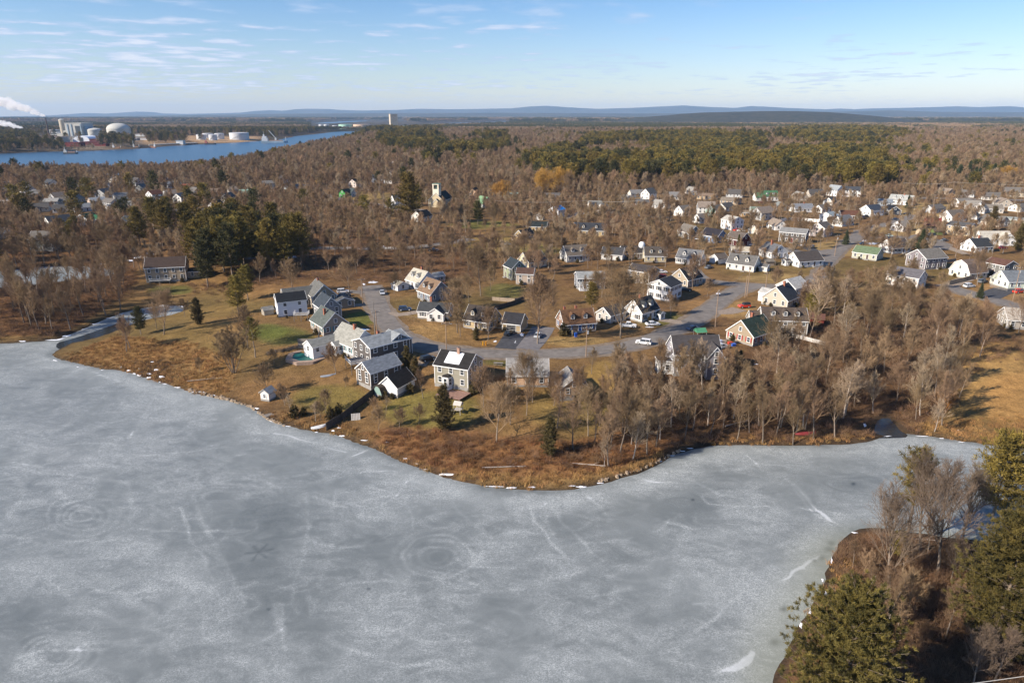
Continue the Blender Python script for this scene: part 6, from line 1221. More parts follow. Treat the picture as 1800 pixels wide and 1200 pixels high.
# ------------------------------------------------------------------ vehicles
TYRE = mat('tyre_rubber', (.02,.02,.02), .8, .1, 1)
def paint(n, c): 
    m = mat('paint_' + n, c, .3, .06, 1, spec=.5); return m
LAMP = mat('lamp_lens', (.6,.6,.58), .2, .1, 1)
def vehicle(label, px, py, ang, col, cat='car', L=4.6, kind='car'):
    """ang: heading of the nose, degrees from +X; built from side profile, cabin, wheels"""
    p = P(px, py); r = empty({'car': 'car', 'suv': 'car', 'pickup': 'pickup_truck', 'jeep': 'jeep', 'van': 'van'}[kind], (p.x, p.y, p.z+.08), R(ang)); tag(r, label, cat)
    pc = paint(*col); Wd = 1.82; h1, h2 = {'car': (.92, 1.45), 'suv': (1.05, 1.72), 'pickup': (1.1, 1.78), 'jeep': (1.15, 1.85), 'van': (1.15, 2.0)}[kind]
    x0, x1 = -L/2, L/2
    lower = [(x0, .35), (x1-.05, .35), (x1, .55), (x1-.05, h1-.22), (x1-1.1, h1), (x0+.5, h1), (x0+.02, h1-.06), (x0, .6)] if kind != 'jeep' else [(x0, .45), (x1, .45), (x1, h1-.1), (x1-1.3, h1), (x0, h1)]
    def prism(b, prof, w0, w1, m=0, top=None):
        n = len(prof); t = top if top is not None else w1; zmax = max(z for _, z in prof); zmin = min(z for _, z in prof)
        ww = [w1 + (t-w1)*(z-zmin)/(zmax-zmin+1e-6) for _, z in prof]
        vs = [(x, -w, z) for (x, z), w in zip(prof, ww)] + [(x, w, z) for (x, z), w in zip(prof, ww)]
        b.add(vs, [tuple(range(n)), tuple(range(n, 2*n))[::-1]] + [(i, n+i, n+(i+1) % n, (i+1) % n) for i in range(n)], m)
    b = MB(); prism(b, lower, 0, Wd/2, top=Wd/2-.04)
    cab = {'car': [(x0+.55, h1-.02), (x1-1.25, h1-.02), (x1-2.0, h2-.06), (x0+1.25, h2-.06)], 'suv': [(x0+.1, h1-.02), (x1-1.2, h1-.02), (x1-1.8, h2-.06), (x0+.35, h2-.06)],
           'pickup': [(x0+1.9, h1-.02), (x1-1.35, h1-.02), (x1-1.95, h2-.06), (x0+2.1, h2-.06)], 'jeep': [(x0+.1, h1), (x1-1.45, h1), (x1-1.65, h2-.06), (x0+.15, h2-.06)], 'van': [(x0+.05, h1-.02), (x1-.7, h1-.02), (x1-1.3, h2-.06), (x0+.15, h2-.06)]}[kind]
    body = b.build('body', pc, r)
    b = MB(); prism(b, cab, 0, Wd/2-.07, top=Wd/2-.24); b.build('windows', GLASS, r)
    b = MB(); xa, xb = cab[3][0]-.03, cab[2][0]+.05; b.box(xa, xb, -Wd/2+.24, Wd/2-.24, h2-.07, h2); 
    for x_ in (cab[3][0]+.1, (cab[3][0]+cab[2][0])/2): 
        for s in (-1, 1): b.bar((x_-.05, s*(Wd/2-.05), h1), (x_, s*(Wd/2-.235), h2-.03), .045, 4)
    b.build('roof', pc if kind != 'jeep' else mat('black_canvas', (.02,.02,.025), .8, .1, 1), r)
    if kind == 'pickup': b = MB(); b.box(x0+.12, x0+1.8, -Wd/2+.15, Wd/2-.15, h1-.01, h1+.012); b.build('load_bed', TYRE, r)
    wr = .34 if kind in ('car', 'van') else .42
    for sx in (x0+.85, x1-.85):
        for s in (-1, 1):
            b = MB(); b.bar((0, -.11, 0), (0, .11, 0), wr, 14); b.bar((0, s*.105, 0), (0, s*.125, 0), wr*.55, 10, m=1); o = b.build('wheel', [TYRE, LAMP], r); o.location = (sx, s*(Wd/2-.10), wr)
    for s in (-1, 1):
        b = MB(); b.box(-.03, .03, -.16, .16, -.08, .08); o = b.build('headlight', LAMP, r); o.location = (x1-.0, s*.62, h1-.30)
    return r
RED = ('red', (.62,.045,.02)); SIL = ('silver', (.42,.44,.46)); WHT = ('white', (.72,.72,.72)); BK = ('black', (.02,.022,.026)); NVY = ('navy', (.03,.05,.10)); BLC = ('blue', (.02,.16,.42)); MAR = ('maroon', (.20,.02,.03)); GRY = ('grey', (.14,.15,.16)); TLC = ('pale_teal', (.42,.52,.50))
vehicle('bright red off-road car with a black soft top beside the road corner', 1308, 541, 12+180, RED, L=4.2, kind='jeep')
vehicle('silver car parked on the verge near the dead end of the left street', 672, 517, -75, SIL)
vehicle('black car in front of the cream garage', 894, 588, 70, BK); vehicle('black pickup truck on the asphalt drive of the corner yard', 1203, 512, 180, BK, 'pickup truck', 5.4, 'pickup')
vehicle('dark blue car half hidden by twigs at the lower end of the street', 1218, 580, 30, NVY); vehicle('white car among the trees near the Victorian house', 1131, 605, 160, WHT, kind='suv')
vehicle('white estate car on the gravel beside the gambrel house', 1703, 505, 18, WHT, kind='suv'); vehicle('pale teal car parked on the side road lawn', 1561, 416, 175, TLC)
vehicle('navy car driving on the curving road', 1572, 387, 195, NVY); vehicle('dark blue car near the cul-de-sac entrance', 1518, 430, 10, NVY)
vehicle('black car by the green shed in the right village', 1637, 415, 185, BK, kind='suv'); vehicle('bright blue pickup truck parked beside the slate-roofed house', 1511, 383, 10, BLC, 'pickup truck', 5.3, 'pickup')
vehicle('black pickup truck next to the bright blue one', 1522, 382, 0, BK, 'pickup truck', 5.3, 'pickup'); vehicle('black car by the navy house carport', 1594, 377, 175, BK)
vehicle('red car at the drive of the dark grey house', 1419, 425, 60, RED); vehicle('black car in the drive of the dark grey house', 1428, 436, 60, BK, kind='suv'); vehicle('white van at the garage of the dark grey house', 1411, 432, 60, WHT, 'van', 4.9, 'van')
vehicle('maroon car in front of the green-roofed farmhouse', 1338, 357, 170, MAR); vehicle('silver car below the tall pale-roofed white house', 1302, 407, 175, WHT); vehicle('red car left of the silver one below the tall white house', 1295, 406, 30, RED)
vehicle('pale car with red roof rack in the yard above the box-like houses', 603, 515, 15, WHT, kind='suv'); vehicle('black car in front of the pale one above the box-like houses', 606, 521, 20, BK)
vehicle('white car parked beside the left road near the church', 651, 360, 0, WHT); vehicle('white car on the road in the left village', 351, 362, 20, WHT)
vehicle('dark red car beside the white gabled cape at the right edge', 1762, 437, 10, MAR); vehicle('white car in the lot behind the tall white house', 1163, 480, 8, WHT); vehicle('dark car on the road near the tan ranch house', 1248, 359, 10, BK)
vehicle('white car beside the field road near the grey-roofed brown house', 1098, 368, 20, WHT); vehicle('dark pickup truck by the black-roofed house in the middle wood', 762, 442, 5, BK, 'pickup truck', 5.2, 'pickup')
vehicle('white pickup truck by the shed under the big bare tree', 1104, 575, -15, WHT, 'pickup truck', 5.3, 'pickup'); vehicle('silver car in the cluttered yard behind the Victorian house', 1268, 612, 20, SIL)
for lb_, x_, y_, a_, c_, kd in [('grey car in the drive of the white cape on the corner hill', 1246, 472, 40, GRY, 'car'), ('white car beside the white cape with black shutters', 1147, 572, 10, WHT, 'car'), ('silver car on the wide grey drive next to the rust-roofed cape', 946, 592, 75, SIL, 'car'), ('dark blue car at the front of the slate blue cape', 712, 546, 10, NVY, 'suv'),
    ('black car in the drive of the sage grey house', 752, 634, 40, BK, 'suv'), ('silver car next to the yellow house with the sunroom', 893, 431, 10, SIL, 'car'), ('maroon car behind the beige two-storey house', 1162, 489, 160, MAR, 'suv'), ('white car in front of the dark red gabled house', 1318, 432, 20, WHT, 'car'),
    ('grey car parked by the cream two-storey house at right', 1660, 424, 20, GRY, 'car'), ('red car in the drive of the green-white house at right', 1790, 515, 20, RED, 'suv'), ('white car beside the tan two-storey house by the pines', 352, 484, 5, WHT, 'car'), ('grey car by the grey gambrel house', 1727, 497, 30, GRY, 'suv'),
    ('blue car on the road near the church', 700, 366, 170, BLC, 'car'), ('silver car at the edge of the far right road', 1650, 350, 175, SIL, 'car'), ('black car outside the white gabled house on the wood edge', 1452, 470, 60, BK, 'car')]: vehicle(lb_, x_, y_, a_, c_, 'car', 4.6, kd)
# ------------------------------------------------------------------ utility poles and wires
POLEM = mat('pole_wood', (.27,.19,.13), .9, .2, 2, stretch=(1,1,4)); INS = mat('insulator', (.5,.5,.48), .4, .1, 1); WIRE = mat('cable', (.16,.15,.14), .7, .1, 1)
PT = []
def pole(label, px, py, h, xf=False, arm=True, rz=20, m=POLEM, lamp=False):
    p = P(px, py); r = empty('utility_pole', (p.x, p.y, p.z), R(rz)); tag(r, label, 'utility pole')
    b = MB(); b.bar((0, 0, -.5), (0, 0, h), .17, 8, .11); b.build('post', m, r)
    if arm:
        b = MB(); b.box(-1.2, 1.2, -.06, .06, h-.75, h-.60); b.build('crossarm', m, r)
        for x in (-1.1, -.4, .4, 1.1): b = MB(); b.bar((x, 0, h-.6), (x, 0, h-.38), .06, 6); b.build('insulator', INS, r)
    if xf: b = MB(); b.bar((.38, 0, h-2.4), (.38, 0, h-1.5), .26, 10); b.build('transformer', mat('transformer_grey', (.45,.46,.46), .5, .1, 1), r)
    if lamp: b = MB(); b.bar((0, 0, h-1.2), (1.4, 0, h-.9), .04, 5); b.box(1.3, 1.8, -.1, .1, h-.98, h-.86); b.build('street_light', INS, r)
    q = Vector((p.x, p.y, p.z + h - .4)); PT.append(q); return q
a1 = pole('brown utility pole on the left side of the dead-end street', 638, 537, 10.2)
a2 = pole('grey utility pole at the bend, left of the pair', 659.5, 588, 10.6, arm=False, m=GREYW); a3 = pole('shorter brown utility pole at the bend, right of the pair', 663, 588, 8.0)
a4 = pole('utility pole with a lamp behind the sage grey house', 785, 620, 9.5, lamp=True); a5 = pole('utility pole with a white transformer on the lawn of the rust-roofed cape', 1030, 627, 9.2, True)
a6 = pole('wooden utility pole beside the road below the red off-road car', 1257, 575, 12.5, rz=60); a7 = pole('dark utility pole at the road corner, left of two', 1309.5, 523, 8.6, arm=False); a8 = pole('tall pale utility pole at the road corner, right of two', 1313, 521, 11.5, rz=60)
a9 = pole('utility pole with transformer near the junction of the side street', 1467, 450, 10.5, True); a10 = pole('utility pole on the lawn in front of the grey two-storey house', 1672, 425, 8)
a11 = pole('pinkish utility pole with transformer in front of the green-white house', 1780, 529, 13, True); a12 = pole('leaning pole beside the white cottage with wide windows', 1030, 380, 9.5); a13 = pole('pole at the road behind the big white cape', 1585, 349, 13)
a14 = pole('dark pole on the open field by the big white cape', 1638, 376, 13.5); a15 = pole('pole by the white parked car near the church', 650, 358, 11); a16 = pole('pole in the left village near the green-roofed cottage', 249, 385, 13)
a17 = pole('pole at the navy house drive', 1580, 383, 9); a18 = pole('pole on the corner hill beside the white dormered cape', 1232, 470, 8.5); a19 = pole('pole behind the brush at the far right road', 1672, 350, 14); a20 = pole('pole at the left road bend', 493, 335, 12)
a21 = pole('pole by the second drive of the right street', 1345, 513, 8); a22 = pole('pole beside the left village road', 303, 380, 9)
def wire(label, pts, sag=.6, r=.025, n=10, cat='overhead wire'):
    b = MB()
    for p, q in zip(pts[:-1], pts[1:]):
        pr = None
        for i in range(n+1):
            t = i/n; v = p.lerp(q, t) - Vector((0, 0, 4*sag*t*(1-t)))
            if pr is not None: b.bar(pr, v, r, 4)
            pr = v
    return tag(b.build('overhead_wire', WIRE), label, cat)
wire('wire strung along the near street from the dead end to the corner', [a1, a2, a4, a5, a6, a8], 1.0, .03)
wire('wire running from the road corner towards the side street', [a8, a9, a17], 1.0, .04)
PWIRE = mat('bright_cable', (.55,.52,.46), .6, .1, 1)
WIRE = PWIRE; b0 = Vector(P(870, 385)) + Vector((0, 0, 12)); b1 = Vector(P(1135, 383)) + Vector((0, 0, 12)); wire('pale wire crossing in front of the golden willows', [b0, a12 + Vector((0, 0, 1.5)), b1], 1.2, .06)
wire('pale wire along the far right road', [a13 + Vector((0, 0, .3)), a19, Vector(P(1900, 352)) + Vector((0, 0, 13))], 1.5, .06)
q0 = np.array(flat(1690, 1200, 22)); q1 = np.array(flat(1840, 1180, 22)); e_ = (q1-q0)
wire('bare cable cutting across the bottom right corner', [Vector((q0[0]-e_[0]*1.2, q0[1]-e_[1]*1.2, 22)), Vector((q1[0]+e_[0]*.6, q1[1]+e_[1]*.6, 22))], .2, .03)
# ------------------------------------------------------------------ yard and shore things
p = P(541, 626); r = empty('swimming_pool', (p.x, p.y, p.z), R(8)); tag(r, 'covered teal pool with a tan stone surround beside the white house', 'pool')
oc = [(4.6*math.cos(a)*(1 if abs(math.cos(a)) > .6 else .95), 4.9*math.sin(a)) for a in [math.pi*(i+.5)/4 for i in range(8)]]
b = MB(); out_ = [(x*1.38, y*1.32) for x, y in oc]; b.add([(x, y, .32) for x, y in out_] + [(x, y, .32) for x, y in oc] + [(x, y, -.6) for x, y in out_] + [(x, y, .05) for x, y in oc], [(i, (i+1) % 8, 8+(i+1) % 8, 8+i) for i in range(8)] + [(16+i, 16+(i+1) % 8, (i+1) % 8, i) for i in range(8)] + [(8+i, 8+(i+1) % 8, 24+(i+1) % 8, 24+i) for i in range(8)]); b.build('surround', mat('pool_stone', (.30,.22,.17), .9, .2, 2), r)
b = MB(); b.add([(x, y, .17) for x, y in oc] + [(0, 0, .10)], [(i, (i+1) % 8, 8) for i in range(8)]); b.build('cover', mat('teal_cover', (.008,.085,.075), .5, .15, .4), r)
hut = house('tiny white hut with a light blue side wall right on the lake shore', 472, 701, 2.6, 2.6, 2.4, .9, 50, '#efe9e0', '#b9b7b2', wins=False, door=False, cat='hut', name='hut', trim=False); window(hut, -1.3, 0, 1.3, -math.pi/2, .7, .9, 1)
def boat(label, px, py, L, w, ang, m, inv=True, cat='boat', name='rowing_boat', z=None):
    p = P(px, py); r = empty(name, (p.x, p.y, (p.z if z is None else z)), R(ang)); tag(r, label, cat); b = MB(); n = 12; V = []
    for i in range(n+1):
        t = i/n; x = (t-.5)*L; k = max(math.sin(math.pi*min(t*1.15+.04, 1)), .05)**.6; hh = .42 + .18*t**3
        for a in (-1, -.7, -.3, 0, .3, .7, 1): zz_ = hh*(1-abs(a)**1.0 if not inv else 1-a*a); V.append((x, a*w/2*k, (zz_ if inv else hh*(.3+.7*a*a)) + .02))
    b.add(V, [(i*7+j, i*7+j+1, (i+1)*7+j+1, (i+1)*7+j) for i in range(n) for j in range(6)]); b.build('hull', m, r, smooth=True)
    b = MB(); b.box(-L*.46, L*.40, -.03, .03, .40 if inv else .05, .47 if inv else .1); b.build('keel', m, r); return r
boat('white rowing boat upside down at the foot of the dark fence', 563, 750, 4.4, 1.5, 30, WHITEB := mat('white_hull', (.70,.70,.68), .5, .08, 1))
boat('dark red boat upside down under the trees by the lake', 1415, 762, 5.0, 1.6, 4, mat('red_hull', (.22,.035,.035), .6, .15, 1)); boat('grey-blue canoe lying on the lawn below the pool', 577, 661, 4.2, .8, 22, mat('grey_hull', (.34,.37,.40), .5, .1, 1), name='canoe', cat='canoe')
p = P(484, 725); r = empty('jetty', (p.x, p.y, 0), R(38)); tag(r, 'short grey plank jetty tipped onto the ice below the hut', 'jetty')
b = MB(); [b.box(-2.6, 2.6, -.8+i*.4, -.8+i*.4+.36, .38, .46) for i in range(4)]; b.build('planks', GREYW, r); b = MB(); [b.bar((x, y, -.6), (x, y, .38), .07, 6) for x in (-2.4, 0, 2.4) for y in (-.7, .7)]; b.build('post', GREYW, r)
def fence(label, pts, h, m, name='fence', post=True, gap=False, cat='fence'):
    q = [P(*a) for a in pts]; r = empty(name, q[0]); tag(r, label, cat); b = MB(); pb = MB()
    for u, v in zip(q[:-1], q[1:]):
        n = max(1, int((v-u).length/2.4)); prev = None
        for i in range(n+1):
            w = u.lerp(v, i/n); w.z = float(H(w.x, w.y)); w = w - q[0]
            if post: pb.box(w.x-.07, w.x+.07, w.y-.07, w.y+.07, w.z-.3, w.z+h+.08)
            if prev is not None:
                d = (w-prev).normalized(); nn = Vector((-d.y, d.x, 0))*.03
                for z0, z1 in ([(0, h)] if not gap else [(h*.25, h*.4), (h*.6, h*.75), (h*.9, h)]):
                    A = [prev+nn, w+nn, w-nn, prev-nn]; b.add([(a.x, a.y, a.z+z0) for a in A] + [(a.x, a.y, a.z+z1) for a in A], [(0,3,2,1), (4,5,6,7), (0,1,5,4), (1,2,6,5), (2,3,7,6), (3,0,4,7)])
            prev = w
    b.build('panel', m, r); 
    if post: pb.build('post', m, r)
    return r
fence('dark weathered board fence running down to the lake beside the white boat', [(574,756),(600,740),(622,722),(640,708),(662,690)], 1.9, mat('dark_fence', (.075,.062,.052), .95, .3, 2, stretch=(1,1,6)))
fence('dark grey fence between the pool and the golden lawn', [(525,612),(560,612),(562,600)], 3.0, GREYW); fence('low dark fence left of the pool', [(470,625),(500,618),(526,612)], 1.2, GREYW, gap=True)
fence('dark board fence between the back gardens above the cream garage', [(868,546),(905,535),(922,527)], 1.6, mat('dark_fence', (.1,.08,.07), .9, .2, 2)); fence('pale board fence behind the garden lawn', [(865,528),(905,531),(920,528)], 1.4, mat('pale_fence', (.33,.26,.19), .9, .2, 2))
fence('long white fence behind the dark grey house with the red door', [(1365,393),(1383,388),(1400,388),(1440,391)], 2.0, WHITEB); fence('tan board fence beside the corner hill cape', [(1238,452),(1260,457)], 1.8, mat('pale_fence', (.33,.26,.19), .9, .2, 2))
fence('white road guard fence along the park road', [(620,440),(670,438),(720,437)], 1.0, WHITEB, gap=True); fence('rail fence below the grey two-storey house at right', [(1655,463),(1680,459)], 1.4, GREYW)
fence('wooden rail fence in front of the green-white house', [(1740,505),(1770,512)], 1.1, GREYW, gap=True); fence('tan wooden fence beside the spreading yard tree', [(1668,501),(1700,493),(1712,491)], 1.8, mat('pale_fence', (.33,.26,.19), .9, .2, 2))
fence('pale garden wall right of the pinkish tan house', [(1392,592),(1430,602),(1452,607)], 1.2, mat('pale_stone', (.5,.48,.45), .9, .1, 1), post=False, name='garden_wall', cat='wall')
def post_box(label, px, py, col, name, cat, w=.5, h=1.1, d=.5, lid=True):
    p = P(px, py); r = empty(name, p, R(15)); tag(r, label, cat); m = mat('plastic_%s' % name + label[:6].replace(' ', ''), col, .5, .1, 1); b = MB()
    b.add([(-w*.42,-d*.42,0),(w*.42,-d*.42,0),(w*.42,d*.42,0),(-w*.42,d*.42,0),(-w/2,-d/2,h),(w/2,-d/2,h),(w/2,d/2,h),(-w/2,d/2,h)], [(0,3,2,1),(4,5,6,7),(0,1,5,4),(1,2,6,5),(2,3,7,6),(3,0,4,7)]); b.build('body', m, r)
    if lid: b = MB(); b.box(-w/2-.04, w/2+.04, -d/2-.06, d/2+.04, h, h+.07); b.build('lid', m, r)
post_box('yellow gas marker post by the driveway, left of two', 849, 607, (.75,.36,.01), 'marker_post', 'marker post', .35, 1.1, .3); post_box('orange-yellow marker post by the driveway, right of two', 854, 607, (.68,.27,.01), 'marker_post', 'marker post', .35, 1.1, .3)
post_box('blue bin on the lawn before the rust-roofed cape', 1012, 592, (.02,.09,.42), 'bin', 'bin', .8, 1.2, .8); post_box('pale upright box standing by the front path of the rust-roofed cape', 968+38, 590, (.42,.34,.22), 'bin', 'bin', .4, 1.7, .4)
p = P(1230, 590); r = empty('tent', p, R(10)); tag(r, 'small green tent-roofed shelter beside the dark blue car', 'tent'); b = MB(); b.extrude_x([(-1.6, 1.5), (1.6, 1.5), (0, 2.6)], -1.7, 1.7); b.build('canopy', mat('green_canvas', (.06,.22,.12), .8, .1, 1), r)
b = MB(); [b.bar((x, y, 0), (x, y, 1.5), .05, 5) for x in (-1.5, 1.5) for y in (-1.4, 1.4)]; b.build('post', INS, r)
p = P(1127, 452); r = empty('water_tank', p); tag(r, 'white round tank raised on a stand among the bare trees', 'water tank'); b = MB(); b.lathe([(.3,4.0),(1.3,4.3),(1.6,5.3),(1.5,6.6),(.9,7.4),(.1,7.6)], 16); b.build('tank', WHITEB, r, smooth=True); b = MB(); [b.bar((x*.9, y*.9, 0), (x*.8, y*.8, 4.4), .1, 5) for x in (-1, 1) for y in (-1, 1)]; b.build('leg', GREYW, r)
p = P(806, 727); r = empty('play_frame', p, R(-20)); tag(r, 'pale wooden play frame with a blue slide beside the tall dark cedar', 'play frame'); b = MB(); [b.bar((x, y, 0), (x, y, 2.6), .07, 5) for x in (-.8, .8) for y in (-.8, .8)]; b.box(-.85, .85, -.85, .85, 1.2, 1.3); b.build('frame', mat('pale_wood', (.45,.42,.38), .8, .1, 1), r)
b = MB(); b.extrude_x([(-1, 2.5), (1, 2.5), (0, 3.3)], -1, 1); b.build('roof', mat('pale_wood', (.45,.42,.38), .8, .1, 1), r); b = MB(); b.add([(-.85,-.35,1.25),(-.85,.35,1.25),(-2.6,.35,.15),(-2.6,-.35,.15),(-.85,-.35,1.17),(-.85,.35,1.17),(-2.6,.35,.07),(-2.6,-.35,.07)], [(0,1,2,3),(7,6,5,4),(0,3,7,4),(1,5,6,2),(0,4,5,1),(2,6,7,3)]); b.build('slide', BLU, r)
p = P(876, 642); r = empty('picnic_table', p, R(-8)); tag(r, 'wooden picnic table on the grass right of the sage grey house', 'picnic table'); b = MB(); b.box(-1.3, 1.3, -.4, .4, .72, .78); b.build('tabletop', GREYW, r)
for s in (-1, 1): b = MB(); b.box(-1.3, 1.3, s*.75-.14, s*.75+.14, .42, .47); b.build('bench', GREYW, r)
for s in (-1, 1): b = MB(); b.bar((s*.9, -.75, 0), (s*.9, .3, .72), .05, 4); b.bar((s*.9, .75, 0), (s*.9, -.3, .72), .05, 4); b.bar((s*.9, -.8, .4), (s*.9, .8, .4), .04, 4); b.build('leg', GREYW, r)
p = P(626, 738); r = empty('pallet', p, R(12)); tag(r, 'pale plank pallet leaning on the bank near the dark fence', 'pallet'); b = MB(); [b.add([(x, -.1, 0), (x+.28, -.1, 0), (x+.28, .9, 1.3), (x, .9, 1.3), (x, .0, 0), (x+.28, .0, 0), (x+.28, 1.0, 1.3), (x, 1.0, 1.3)], [(0,1,2,3),(7,6,5,4),(0,4,5,1),(1,5,6,2),(2,6,7,3),(3,7,4,0)]) for x in [-1.1+.36*i for i in range(6)]]; b.build('slats', mat('pale_wood', (.45,.42,.38), .8, .1, 1), r)
def log(label, px, py, L, ang, rr_=.16, m=PALE):
    p = P(px, py); r = tag(None or empty('fallen_log', (p.x, p.y, p.z+.15), R(ang)), label, 'log'); b = MB(); b.bar((-L/2, 0, 0), (L/2, .2, .1), rr_, 7, rr_*.5); b.build('trunk', m, r); b = MB(); b.bar((L*.1, .1, .05), (L*.3, .9, .5), rr_*.4, 5, .02); b.bar((L*.3, .15, .05), (L*.45, -.7, .3), rr_*.3, 5, .02); b.build('branch', m, r)
log('long pale fallen trunk lying on the golden bank', 886, 822, 9, 2); log('fallen grey limb under the white dead birch', 1035, 818, 7, -12); log('weathered driftwood log across the reeds', 360, 668, 9, 14); log('bleached fallen tree beside the right shore thicket', 1295, 745, 7, 25)
log('pale fallen trunk in the red-brown brush of the foreground point', 1580, 1035, 5, -20); log('pale fallen branch near the tallest bare tree on the point', 1622, 950, 6, -10)
for lb, x_, y_, a_, l_, w_, e_, rs, wc_, rc_ in [('small grey garden shed at the left of the white box-like house', 471, 552, 20, 3.4, 2.6, 2.0, .9, '#b8b0a2', '#8d8c88'), ('small green shed with a low gable in the right village', 1646, 412, 30, 5, 4, 2.2, 1.4, '#7c8a55', '#6b5f4e'), ('dark red shed behind the tall pale forked trunk', 1427, 568, 0, 7, 4, 2.4, 1.2, '#7a2b22', '#6b4a40'), ('small tan gabled shed in front of the dark red-roofed barn', 1620, 412, 50, 5, 4, 2.3, 1.6, '#d9c8aa', '#6b5f4e'),
    ('small white shed right of the corner cape', 1350, 466, 30, 4, 3, 2.2, .9, '#b9a793', '#8a8378'), ('small white sunlit shed left of the Victorian house in the thicket', 1133, 655, 20, 3, 2.4, 2.2, .8, '#e4dccb', '#8a8378'), ('white shed with lattice wall at the right edge road', 1752, 500, 10, 4, 3, 2.1, .7, '#d9d9cf', '#8a8378'), ('low green-roofed barn with reddish roof behind the spreading tree', 1638, 396, 0, 9, 6, 2.8, 2, '#7d5b55', '#8e3b37'), ('small white cabin in the far village gap', 1712, 385, 70, 5, 5, 2.4, 2.2, '#f2ede4', '#8a8378')]:
    house(lb, x_, y_, l_, w_, e_, rs, a_, wc_, rc_, cat='shed', name='shed', wins=False, door=False, trim=False, lod=2)
# clutter in the yard of the green-roofed cape
for i, (x_, y_, c_, n_) in enumerate([(1283,605,(.5,.05,.03),'red'),(1289,608,(.03,.12,.5),'blue'),(1265,602,(.4,.45,.6),'pale blue'),(1294,604,(.05,.05,.06),'black')]): post_box('%s storage crate in the cluttered yard of the green-roofed cape' % n_, x_, y_, c_, 'crate', 'crate', 1.3, .7, .9)
# ------------------------------------------------------------------ river port
def port(px, py): p = P(px, py); return p, F*math.cos(PITCH)/(p.y*cP - (p.z-CAMZ)*sP) * 1.0
def scale_at(p): return F/(p.y*cP - (p.z-CAMZ)*sP)
CONC = mat('pale_concrete', (.47,.46,.42), .85, .12, .03, detail=6); TANKW = mat('tank_white', (.50,.51,.52), .5, .08, .05); STEELB = mat('blue_steel', (.28,.36,.42), .6, .2, .05); DARKS = mat('dark_steel', (.05,.06,.07), .6, .2, .1)
def tank(label, px, py, wpx, hpx, m, dome=0.0, stair=True, name='storage_tank', cat='storage tank'):
    p = P(px, py); s = scale_at(p); rad = wpx/s/2; h = hpx/s; r = empty(name, (p.x, p.y + rad, p.z)); tag(r, label, cat)
    b = MB(); b.lathe([(rad, -2), (rad, h*(1-dome))], 40); b.build('wall', m, r, smooth=False)
    pr = [(rad*1.01, h*(1-dome)-.3), (rad*1.01, h*(1-dome))] + [(rad*math.cos(a), h*(1-dome) + max(h*dome, 1.2)*math.sin(a)) for a in [i*math.pi/16 for i in range(1, 8)]] + [(.3, h*(1-dome) + max(h*dome, 1.2))]
    b = MB(); b.lathe(pr, 40); b.build('roof', m, r, smooth=True)
    if stair:
        b = MB(); k = 14
        for i in range(k): a = -2.2 + i*.11; b.box(rad*math.cos(a)*1.02-.7, rad*math.cos(a)*1.02+.7, rad*math.sin(a)*1.02-.7, rad*math.sin(a)*1.02+.7, h*(1-dome)*i/k, h*(1-dome)*i/k + .5)
        b.build('stairs', DARKS, r)
    return r
tank('huge grey domed storage tank at the river plant', 201, 246, 38, 28, CONC, .36); tank('smaller grey tank with a low dome left of the huge one', 161, 243, 24, 17, CONC, .2)
tank('white cylindrical fuel tank on the river bank, frontmost of the left cluster', 372, 247, 14, 10, TANKW, .05); tank('white fuel tank at the left end of the left cluster', 351, 246, 16, 9, TANKW, .05); tank('white fuel tank behind the left cluster', 362, 243, 18, 8, TANKW, .05); tank('white fuel tank at the right end of the left cluster', 383, 245, 16, 10, TANKW, .05)
tank('widest white fuel tank, on its own right of the cluster', 415, 246, 33, 12, TANKW, .04)
tank('small white far tank across the bay, left one', 564, 226, 9, 7, TANKW, .05); tank('small white far tank across the bay, right one', 573, 226, 9, 7, TANKW, .05); tank('mint green far tank across the bay', 605, 227, 24, 8, mat('mint_paint', (.33,.52,.42), .6, .08, .05), .05); tank('broad peach coloured far tank', 633, 227, 30, 8, mat('peach_paint', (.52,.38,.27), .6, .08, .05), .05); tank('pale far tank between the peach tank and the high-rise', 665, 226, 24, 5, mat('pale_paint', (.5,.52,.46), .6, .08, .05), .05); tank('low white far tank beside the mint tank', 588, 225, 10, 4, TANKW, .1)
def block(label, name, cat, px0, px1, pyb, pyt, dpt, m, roof=None, bands=0, extra=None, rz=0):
    p = P((px0+px1)/2, pyb); s = scale_at(p); w = (px1-px0)/s; h = (pyb-pyt)/s; r = empty(name, (p.x, p.y + dpt/2, p.z), R(rz)); tag(r, label, cat)
    b = MB(); b.box(-w/2, w/2, -dpt/2, dpt/2, -3, h); b.build('wall', m, r)
    b = MB(); b.box(-w/2-.6, w/2+.6, -dpt/2-.6, dpt/2+.6, h, h+1.0); b.build('roof', roof or m, r)
    if bands:
        b = MB()
        for i in range(bands): z = h*(i+.5)/bands; b.box(-w/2+1, w/2-1, -dpt/2-.12, -dpt/2+.1, z-h/bands*.2, z+h/bands*.2); b.box(w/2-.1, w/2+.12, -dpt/2+1, dpt/2-1, z-h/bands*.2, z+h/bands*.2)
        b.build('windows', GLASS, r)
    return r, w, h
r_, w_, h_ = block('main pale concrete hall of the river power plant with a dark open bay', 'power_plant', 'power plant', 118, 147, 243, 218, 60, CONC)
b = MB(); b.box(w_*.1, w_*.42, -30.6, -29.5, 2, h_*.82); b.build('bay_door', DARKS, r_); b = MB(); b.box(-w_*.75, -w_/2-.1, -22, 22, -2, h_*.5); b.box(-w_*1.3, -w_*.76, -12, 22, -2, h_*.3); b.build('annex', CONC, r_); b = MB(); [b.box(w_*x-1.5, w_*x+1.5, -31.5, -30.7, 0, h_*.95) for x in (-.35, -.12, .45)]; b.build('pier', STEELB, r_)
